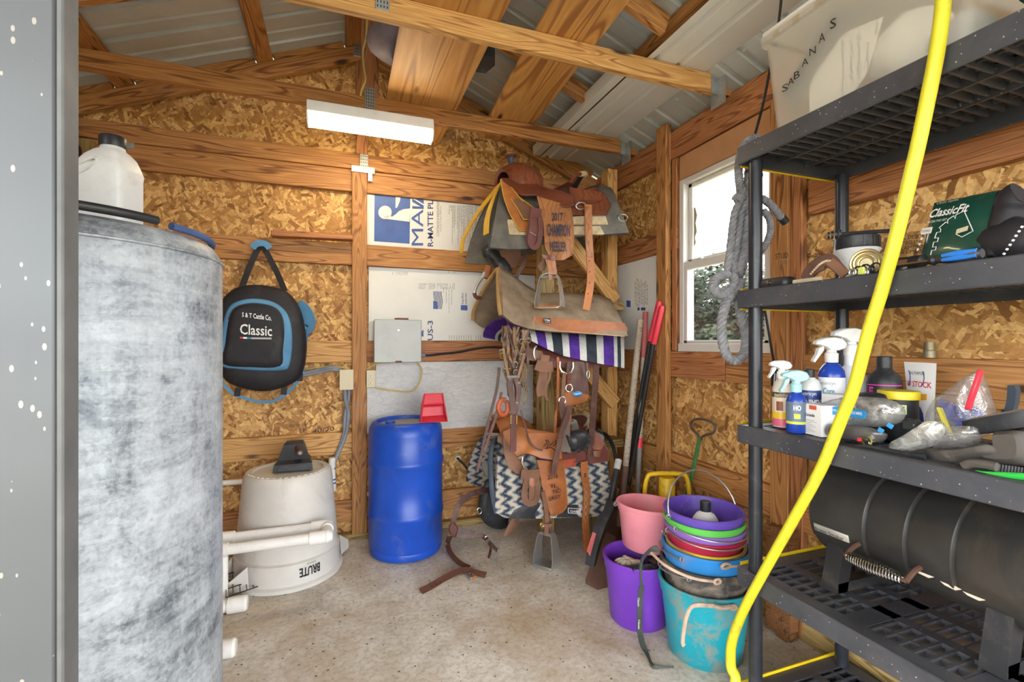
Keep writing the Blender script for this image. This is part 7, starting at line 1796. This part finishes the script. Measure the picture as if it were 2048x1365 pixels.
# tube
tu = thing('ointment_tube', 'white flattened ointment tube with a blue horse head emblem', 'tube', (1.60, .86, z3))
q = [onX(1822, 842, 1.585), onX(1866, 842, 1.565), onX(1808, 724, 1.64), onX(1872, 727, 1.62)]
q[0].z = q[1].z = z3 + .002
tq = quad(q[0], q[1], q[2], q[3]); nt_ = (q[1] - q[0]).cross(q[2] - q[0]).normalized()
if nt_.dot(CO - q[0]) < 0: nt_ = -nt_
Gt = [[tq(u / 8, v / 10) + nt_ * (.017 * (1 - v / 10) ** .8 * math.sin(math.pi * u / 8)) for u in range(9)] for v in range(11)]
Gb = [[tq(u / 8, v / 10) - nt_ * (.012 * (1 - v / 10) * math.sin(math.pi * u / 8) + .002) for u in range(9)] for v in range(11)]
mb = MB().grid(Gt, 0); mb.grid(Gb, 0); mb.grid([[Gt[0][u] for u in range(9)], [Gb[0][u] for u in range(9)]], 0); mb.grid([[Gt[10][u] for u in range(9)], [Gb[10][u] for u in range(9)]], 0)
mb.part('tube', tu, plain('tube_white', (.72, .71, .68), .4), 60)
def tf(u, v): return tq(u, v) + nt_ * (.017 * (1 - v) ** .8 * math.sin(math.pi * u) + .0012)
def tfq(u0, v0, u1, v1): return lambda u, v: tf(lerp(u0, u1, u), lerp(v0, v1, v))
text(tu, 'lettering', 'W STOCK', tfq(.05, .66, .92, .74), plain('red_print', (.55, .03, .05)), .02)
text(tu, 'lettering', 'ALL PURPOSE', tfq(.2, .83, .7, .87), M['ink_black'], .0)
for u in (.16, .64): MB().tube([tf(u + .05 * math.sin(i * .5), .88 - .03 * i) for i in range(8)], .0011, 5).part('line_art', tu, M['ink_navy'])
MB().prism([tf(.50, .48), tf(.80, .50), tf(.80, .58), tf(.50, .57)], nt_ * .0008).part('price_sticker', tu, plain('orange_sticker', (.75, .35, .02), .5), 30)
MB().prism([tf(*p) for p in ((.38, .30), (.42, .36), (.48, .41), (.47, .44), (.52, .42), (.62, .40), (.72, .32), (.76, .22), (.60, .20), (.58, .27), (.48, .29), (.41, .27))], nt_ * .0008).part('horse_emblem', tu, M['ink_navy'], 30)
for i in range(4): MB().prism([tf(.12, .16 - .035 * i), tf(.8, .16 - .035 * i), tf(.8, .148 - .035 * i), tf(.12, .148 - .035 * i)], nt_ * .0006).part('fine_print', tu, M['ink_grey'], 30)

def film(name, tf_, tint=(.9, .9, .92), rough=.12):
    m, nt, b = nmat(name); tr = N(nt, 'ShaderNodeBsdfTransparent'); tr.inputs[0].default_value = (*tint, 1)
    gl = N(nt, 'ShaderNodeBsdfGlossy'); gl.inputs['Roughness'].default_value = rough
    df = N(nt, 'ShaderNodeBsdfDiffuse'); df.inputs[0].default_value = (.62, .61, .58, 1)
    c = coords(nt); nz = noise(nt, c, 26, 4, .6, .8)
    m0 = N(nt, 'ShaderNodeMixShader'); m0.inputs[0].default_value = .5; nt.links.new(gl.outputs[0], m0.inputs[1]); nt.links.new(df.outputs[0], m0.inputs[2])
    m1 = N(nt, 'ShaderNodeMixShader'); nt.links.new(ramp(nt, nz, [(.35, tf_ * .5), (.65, min(1, tf_ * 1.7))]), m1.inputs[0]); nt.links.new(tr.outputs[0], m1.inputs[1]); nt.links.new(m0.outputs[0], m1.inputs[2])
    bp_ = N(nt, 'ShaderNodeBump'); bp_.inputs['Strength'].default_value = .9; bp_.inputs['Distance'].default_value = .01; nt.links.new(nz, bp_.inputs['Height'])
    nt.links.new(bp_.outputs[0], gl.inputs['Normal']); nt.links.new(m1.outputs[0], nt.nodes['Material Output'].inputs[0]); return m
FILM = film('clear_bag_film', .25)
# zip bag with blue gloves
zb_ = thing('zip_bag', 'clear zip bag of blue gloves with a red slider strip', 'bag', (1.52, .74, z3))
def zk2(a, b_, x): return onX(1760 + a / 4.708, 680 + b_ / 4.708, x)
ob2 = [(440, 740), (520, 560), (700, 420), (900, 290), (960, 340), (1040, 560), (1075, 720), (1040, 880), (930, 920), (700, 900), (500, 850)]
pts_ = spline([zk2(a, b_, 1.52) for a, b_ in ob2], 4, True)
pillow(pts_, [(-.045, .6), (-.03, .85), (0, 1), (.03, .85), (.045, .55), (.05, .2)], (-1, 0, 0)).part('film', zb_, FILM, 70)
rs0, rs1 = zk2(950, 285, 1.47), zk2(825, 660, 1.455)
MB().beam(rs0, rs1, .008, .018, up=(-1, 0, 0), bev=.002).part('zip_strip', zb_, M['redplastic'])
bgm = dull('blue_glove_rubber', (.02, .035, .30), .35, 0, .25, 12, .3, 20)
g_ = thing('rubber_gloves', 'blue rubber gloves inside the zip bag', 'gloves', zk2(760, 800, 1.52))
for i, (a0, b0, a1, b1) in enumerate(((560, 570, 700, 800), (640, 600, 770, 810), (720, 640, 850, 800), (790, 650, 930, 830), (860, 640, 1000, 820), (620, 780, 900, 800))):
    p, q2 = zk2(a0, b0, 1.52 - .006 * i), zk2(a1, b1, 1.50 + .004 * i)
    MB().tube([p, p.lerp(q2, .3), p.lerp(q2, .8), q2], [.007, .014, .015, .010], 10).part('finger', g_, bgm, 70)
MB().beam(zk2(560, 640, 1.475), zk2(660, 900, 1.465), .004, .018, up=(-1, 0, 0)).part('yellow_strip', zb_, plain('yellow_strip_plastic', (.62, .55, .05), .4))
# clipper package in shiny film
cpk = thing('clipper_package', 'black hair clippers in shiny clear packaging with a blue header', 'package', (1.40, .90, z3))
def zk3(a, b_, x): return onX(1540 + a / 6.5, 680 + b_ / 6.5, x)
o4 = [(600, 900), (760, 800), (1100, 740), (1500, 760), (1700, 860), (1720, 1010), (1550, 1120), (1200, 1130), (800, 1040), (620, 980)]
pillow(spline([zk3(a, b_, 1.40) for a, b_ in o4], 4, True), [(-.04, .7), (-.02, .95), (0, 1), (.02, .93), (.03, .6), (.032, .2)], (-1, 0, .15)).part('film', cpk, film('shiny_film', .38, (.85, .86, .9), .08), 70)
MB().prism([zk3(a, b_, 1.360) for a, b_ in ((750, 880), (880, 868), (1250, 930), (1230, 1030), (720, 960))], (.002, 0, 0)).part('header_card', cpk, plain('bright_blue_card', (.02, .24, .55), .4), 30)
text(cpk, 'lettering', 'EXTRA WIDE GROOMER', quad(zk3(780, 925, 1.358), zk3(1200, 985, 1.358), zk3(780, 900, 1.358), zk3(1200, 945, 1.358)), M['ink_white'], .01)
MB().tube(spline([zk3(a, b_, 1.41) for a, b_ in ((1020, 830), (1200, 800), (1400, 810), (1600, 880))], 5), [.02] * 4 + [.026] * 8 + [.016] * 4, 12).part('clipper_body', cpk, M['black_plastic'], 70)
c2k = thing('clipper_package', 'dark pouch with clipper blades in front of the blue headed package', 'package', (1.34, .86, z3))
o5 = [(760, 1120), (900, 1090), (1250, 1130), (1400, 1180), (1500, 1230), (1420, 1330), (1200, 1330), (900, 1290), (740, 1230)]
pillow(spline([zk3(a, b_, 1.34) for a, b_ in o5], 4, True), [(-.03, .8), (-.01, 1), (.01, .97), (.018, .7), (.02, .3)], (-1, 0, .2)).part('pouch', c2k, dull('grey_film', (.075, .07, .07), .22, 0, .4, 6, .5, 14, coat=.4), 70)
MB().box(zk3(1165, 1300, 1.322), (.003, .012, .010), None, 0, .001).part('red_tab', c2k, M['redplastic'])
MB().lathe([(.010, -.012), (.014, -.012), (.014, .012), (0, .012)], zk3(1300, 1310, 1.325), 18, axis='x').part('blade_ring', c2k, M['chrome'])
for a, b_ in ((1440, 1180), (1560, 1120)): MB().box(zk3(a, b_, 1.33), (.004, .014, .012), Matrix.Rotation(.5, 3, 'X'), 0, .001).part('blue_tab', c2k, plain('blue_tab', (.03, .25, .55), .4))
# second clear pouch with brush
pch = thing('clear_pouch', 'flat clear plastic pouch with a small black brush on the third shelf', 'pouch', (1.36, .74, z3))
o6 = [(90, 1000), (260, 900), (480, 770), (620, 800), (580, 920), (400, 1010), (160, 1050)]
pillow(spline([zk2(a, b_, 1.36) for a, b_ in o6], 4, True), [(-.02, .85), (0, 1), (.012, .9), (.016, .4)], (-1, 0, .4)).part('film', pch, film('cloudy_film', .6), 70)
MB().box(zk2(300, 800, 1.37), (.03, .03, .028), None, 0, .004).part('brush_head', pch, M['black_plastic'])
for i in range(8): MB().tube([zk2(265 + i * 10, 790, 1.355), zk2(265 + i * 10, 755, 1.35)], .0014, 5).part('bristle', pch, M['black_plastic'])
p2_ = thing('clear_pouch', 'clear zip pouch lying below the bag of blue gloves', 'pouch', (1.38, .66, z3))
o7 = [(580, 920), (640, 830), (930, 825), (930, 940), (800, 1010), (600, 1030), (500, 1030)]
pillow(spline([zk2(a, b_, 1.38) for a, b_ in o7], 4, True), [(-.02, .85), (0, 1), (.012, .9), (.016, .4)], (-1, 0, .4)).part('film', p2_, FILM, 70)
MB().beam(zk2(640, 880, 1.365), zk2(925, 900, 1.36), .003, .005, up=(-1, 0, 0)).part('zip_strip', p2_, M['ink_grey'])
# rubber boots and brush at the near end
hb_ = thing('hoof_boots', 'dusty black rubber hoof boot on the third shelf', 'hoof boot', (1.33, .60, z3))
DUS = dull('dusty_rubber', (.075, .065, .055), .7, 0, .3, 6, .3, 25, (.22, .18, .14), .6, 5)
o8 = [(440, 1060), (700, 1050), (1000, 1000), (1100, 1010), (1110, 1080), (940, 1110), (700, 1170), (560, 1180), (480, 1130)]
pillow(spline([zk2(a, b_, 1.35) for a, b_ in o8], 4, True), [(-.03, .8), (0, 1), (.012, .9), (.016, .5)], (-1, 0, .5)).part('shell', hb_, DUS, 70)
MB().tube(spline([zk2(a, b_, 1.335) for a, b_ in ((440, 1065), (490, 1110), (560, 1175), (700, 1165))], 4), .004, 6).part('edge', hb_, M['black_plastic'])
sb_ = thing('curry_brush', 'dusty brown curry brush with rubber ribs at the near end of the third shelf', 'brush', (1.34, .50, z3))
o9 = [(935, 1080), (1000, 1050), (1110, 1010), (1105, 880), (1200, 860), (1400, 880), (1420, 1150), (1200, 1180), (1000, 1160)]
pillow(spline([zk2(a, b_, 1.37) for a, b_ in o9], 4, True), [(-.06, .8), (-.02, 1), (.015, .95), (.025, .7)], (-1, 0, .2)).part('body', sb_, DUS, 70)
for i in range(13):
    p = zk2(1010 + i * 30, 1160 + i * 4, 1.345); MB().tube([p, p + V((-.004, 0, -.016))], .004, 6).part('rib', sb_, M['black_plastic'])
mi = thing('grooming_tool', 'oval grey topped black scraper head on the third shelf', 'tool', (1.42, .50, z3))
MB().lathe([(0, .018), (.7, .018), (.95, .014), (1.0, .0), (.9, -.02), (0, -.024)], (0, 0, 0), 32, M=Matrix.Rotation(-.35, 3, 'X') @ Matrix.Diagonal((.035, .085, 1)).to_3x3(), mis=[0, 0, 1, 1, 1]).part('head', mi, [dull('grey_top', (.30, .28, .26), .5), M['black_plastic']], 50)
ho = [o_ for o_ in mi.children][0]; tgt = zk2(1200, 760, 1.40); ho.location = tgt - wloc(mi)
for v_ in ho.data.vertices: v_.co += V(wloc(mi))
MB().tube([tgt + V((.03, -.02, -.02)), V((tgt.x + .03, tgt.y - .02, z3 + .005))], .02, 10).part('stem', mi, M['black_plastic'])
bh = thing('brush_handle', 'dark blue grey handle standing upright at the near end of the third shelf', 'handle', (1.55, .64, z3))
MB().prism([zk2(a, b_, 1.55) for a, b_ in ((1200, 430), (1265, 428), (1282, 480), (1270, 600), (1250, 660), (1165, 665), (1185, 600), (1195, 520))], (.02, 0, 0)).part('grip', bh, dull('slate_rubber', (.03, .045, .06), .45), 50)
pb0 = zk2(1205, 660, 1.56); MB().tube([pb0, V((pb0.x, pb0.y, z3))], .012, 10).part('stem', bh, M['black_plastic'])
MB().tube(spline([zk2(a, b_, 1.30) for a, b_ in ((860, 1275), (900, 1262), (1000, 1272), (1150, 1278), (1340, 1288), (1500, 1295))], 5), [.004] + [.007] * 25, 10, squash=.7).solo('green_scraper', plain('bright_green', (.03, .45, .06), .35), 'bright green plastic scraper at the edge of the third shelf', 'scraper')
MB().tube(spline([zk2(a, b_, 1.305) for a, b_ in ((790, 1190), (860, 1165), (980, 1175), (1100, 1200))], 5), .010, 8).solo('rubber_strip', DUS, 'dusty black rubber strip behind the green scraper', 'strip')
MB().tube(spline([onX(a, b_, 1.31) for a, b_ in ((1710, 893), (1740, 895), (1790, 905), (1850, 915))], 5), .006, 8).solo('rubber_strap', M['black_plastic'], 'flat black rubber strap along the front of the third shelf', 'strap')
# brass plug on the wall above the girt
pf_ = onX(1862, 696, XR - .012)
MB().lathe([(0, 0), (.017, 0), (.017, .022), (.014, .024), (.014, .05), (0, .05)], V((XR + .0, pf_.y, 1.187)) + V((-.0185, 0, 0)), 16).solo('pipe_plug', dull('old_brass_plug', (.25, .21, .13), .5, .5), 'brass pipe plug standing on the girt behind the tube', 'plug')
# ================================================================ OUTSIDE THE WINDOW
def tree(cx, cy, h, r, seed, label, col):
    t = thing('tree', label, 'tree', (cx, cy, -.13), 'trees outside the window')
    rnd = random.Random(seed); mb = MB()
    bark = dull('bark', (.16, .13, .10), .9)
    P = [V((cx, cy, -.13))]
    for i in range(5): P.append(P[-1] + V((rnd.uniform(-.15, .15), rnd.uniform(-.15, .15), h * .16)))
    mb.tube(P, [h * .028 * (1 - i / 7) for i in range(6)], 8)
    tips = []
    for i in range(14):
        b0 = P[rnd.randint(1, 5)]; a = rnd.uniform(0, 6.28); e = b0 + V((math.cos(a) * r * rnd.uniform(.5, .95), math.sin(a) * r * rnd.uniform(.5, .95), h * rnd.uniform(.0, .28)))
        mb.tube([b0, b0.lerp(e, .5) + V((0, 0, .15)), e], [h * .012, h * .008, h * .003], 6); tips.append(e); tips.append(b0.lerp(e, .6))
    mb.part('trunk', t, bark, 60)
    fb = MB()
    vs = []; fs = []
    for c in tips + P[2:]:
        for k in range(230):
            d = V((rnd.gauss(0, 1), rnd.gauss(0, 1), rnd.gauss(0, .8))); d = d.normalized() * (r * .42 * rnd.random() ** .5)
            p = c + d; s = rnd.uniform(.07, .14); n1 = V((rnd.gauss(0, 1), rnd.gauss(0, 1), rnd.gauss(0, 1))).normalized(); n2 = n1.orthogonal().normalized()
            b = len(vs); vs += [p + n1 * s, p + n2 * s * .5, p - n1 * s, p - n2 * s * .5]; fs.append((b, b + 1, b + 2, b + 3))
    fb.add(vs, fs); fb.part('foliage', t, col, 0)['kind'] = 'stuff'
LEAF = [dull('leaf_olive', (.014, .022, .008), .8, 0, .5, 3), dull('leaf_grey_green', (.024, .031, .018), .8, 0, .5, 3)]
tree(10.2, 11.7, 3.5, 1.25, 1, 'taller olive green tree outside the left side of the window', LEAF[0])
tree(11.6, 11.1, 2.7, 1.7, 2, 'low grey green tree outside the window beside the taller one', LEAF[1])
tree(12.3, 10.2, 3.0, 1.7, 3, 'grey green bushy tree outside behind the shelf post', LEAF[1])
tree(14.5, 15.6, 4.0, 2.2, 4, 'broad olive tree farther away outside the window', LEAF[0])
tree(15.6, 14.0, 3.6, 2.2, 5, 'small olive bushy tree between the larger trees outside', LEAF[0])

# ================================================================ STAMPS AND MARKER WRITING ON THE WALLS
def wr_text(s, a, b_, c, d, x=XR - .0008, m='ink_black', par=None, bold=.0):
    text(par or wr, 'lettering', s, quad(onX(*a, x), onX(*b_, x), onX(*c, x), onX(*d, x)), M[m], bold)
wr_text('STUD', (1551, 519), (1576, 516), (1551, 508), (1576, 505), XR - .0235)
wr_text('GRADE', (1555, 531), (1576, 528), (1555, 523), (1576, 520), XR - .0235, 'ink_grey')
for i, (t_, a0, a1, b0) in enumerate((('FAUTEL DESCA', 1776, 1850, 482), ('TNGLENE', 1800, 1846, 492), ('SLAMMO', 1796, 1846, 502), ('JUAN CMDT', 1780, 1845, 512), ('10x20x10', 1610, 1668, 517), ('MIN', 1640, 1660, 528))):
    wr_text(t_, (a0, b0), (a1, b0 - 6), (a0, b0 - 8), (a1, b0 - 14), XR + .0255)
def wb_text(s, a, b_, c, d, y=YB + .0372, m='ink_black'):
    text(wb, 'lettering', s, quad(onY(*a, y), onY(*b_, y), onY(*c, y), onY(*d, y)), M[m])
wb_text('40/20', (625, 868), (668, 862), (625, 859), (668, 853)); wb_text('RATED SHEATHING', (578, 855), (615, 852), (578, 850), (615, 847)); wb_text('LP', (600, 866), (612, 865), (600, 858), (612, 857))
wb_text('EXTERIOR', (706, 815), (728, 813), (706, 809), (728, 807), YB - .0205, 'ink_grey')
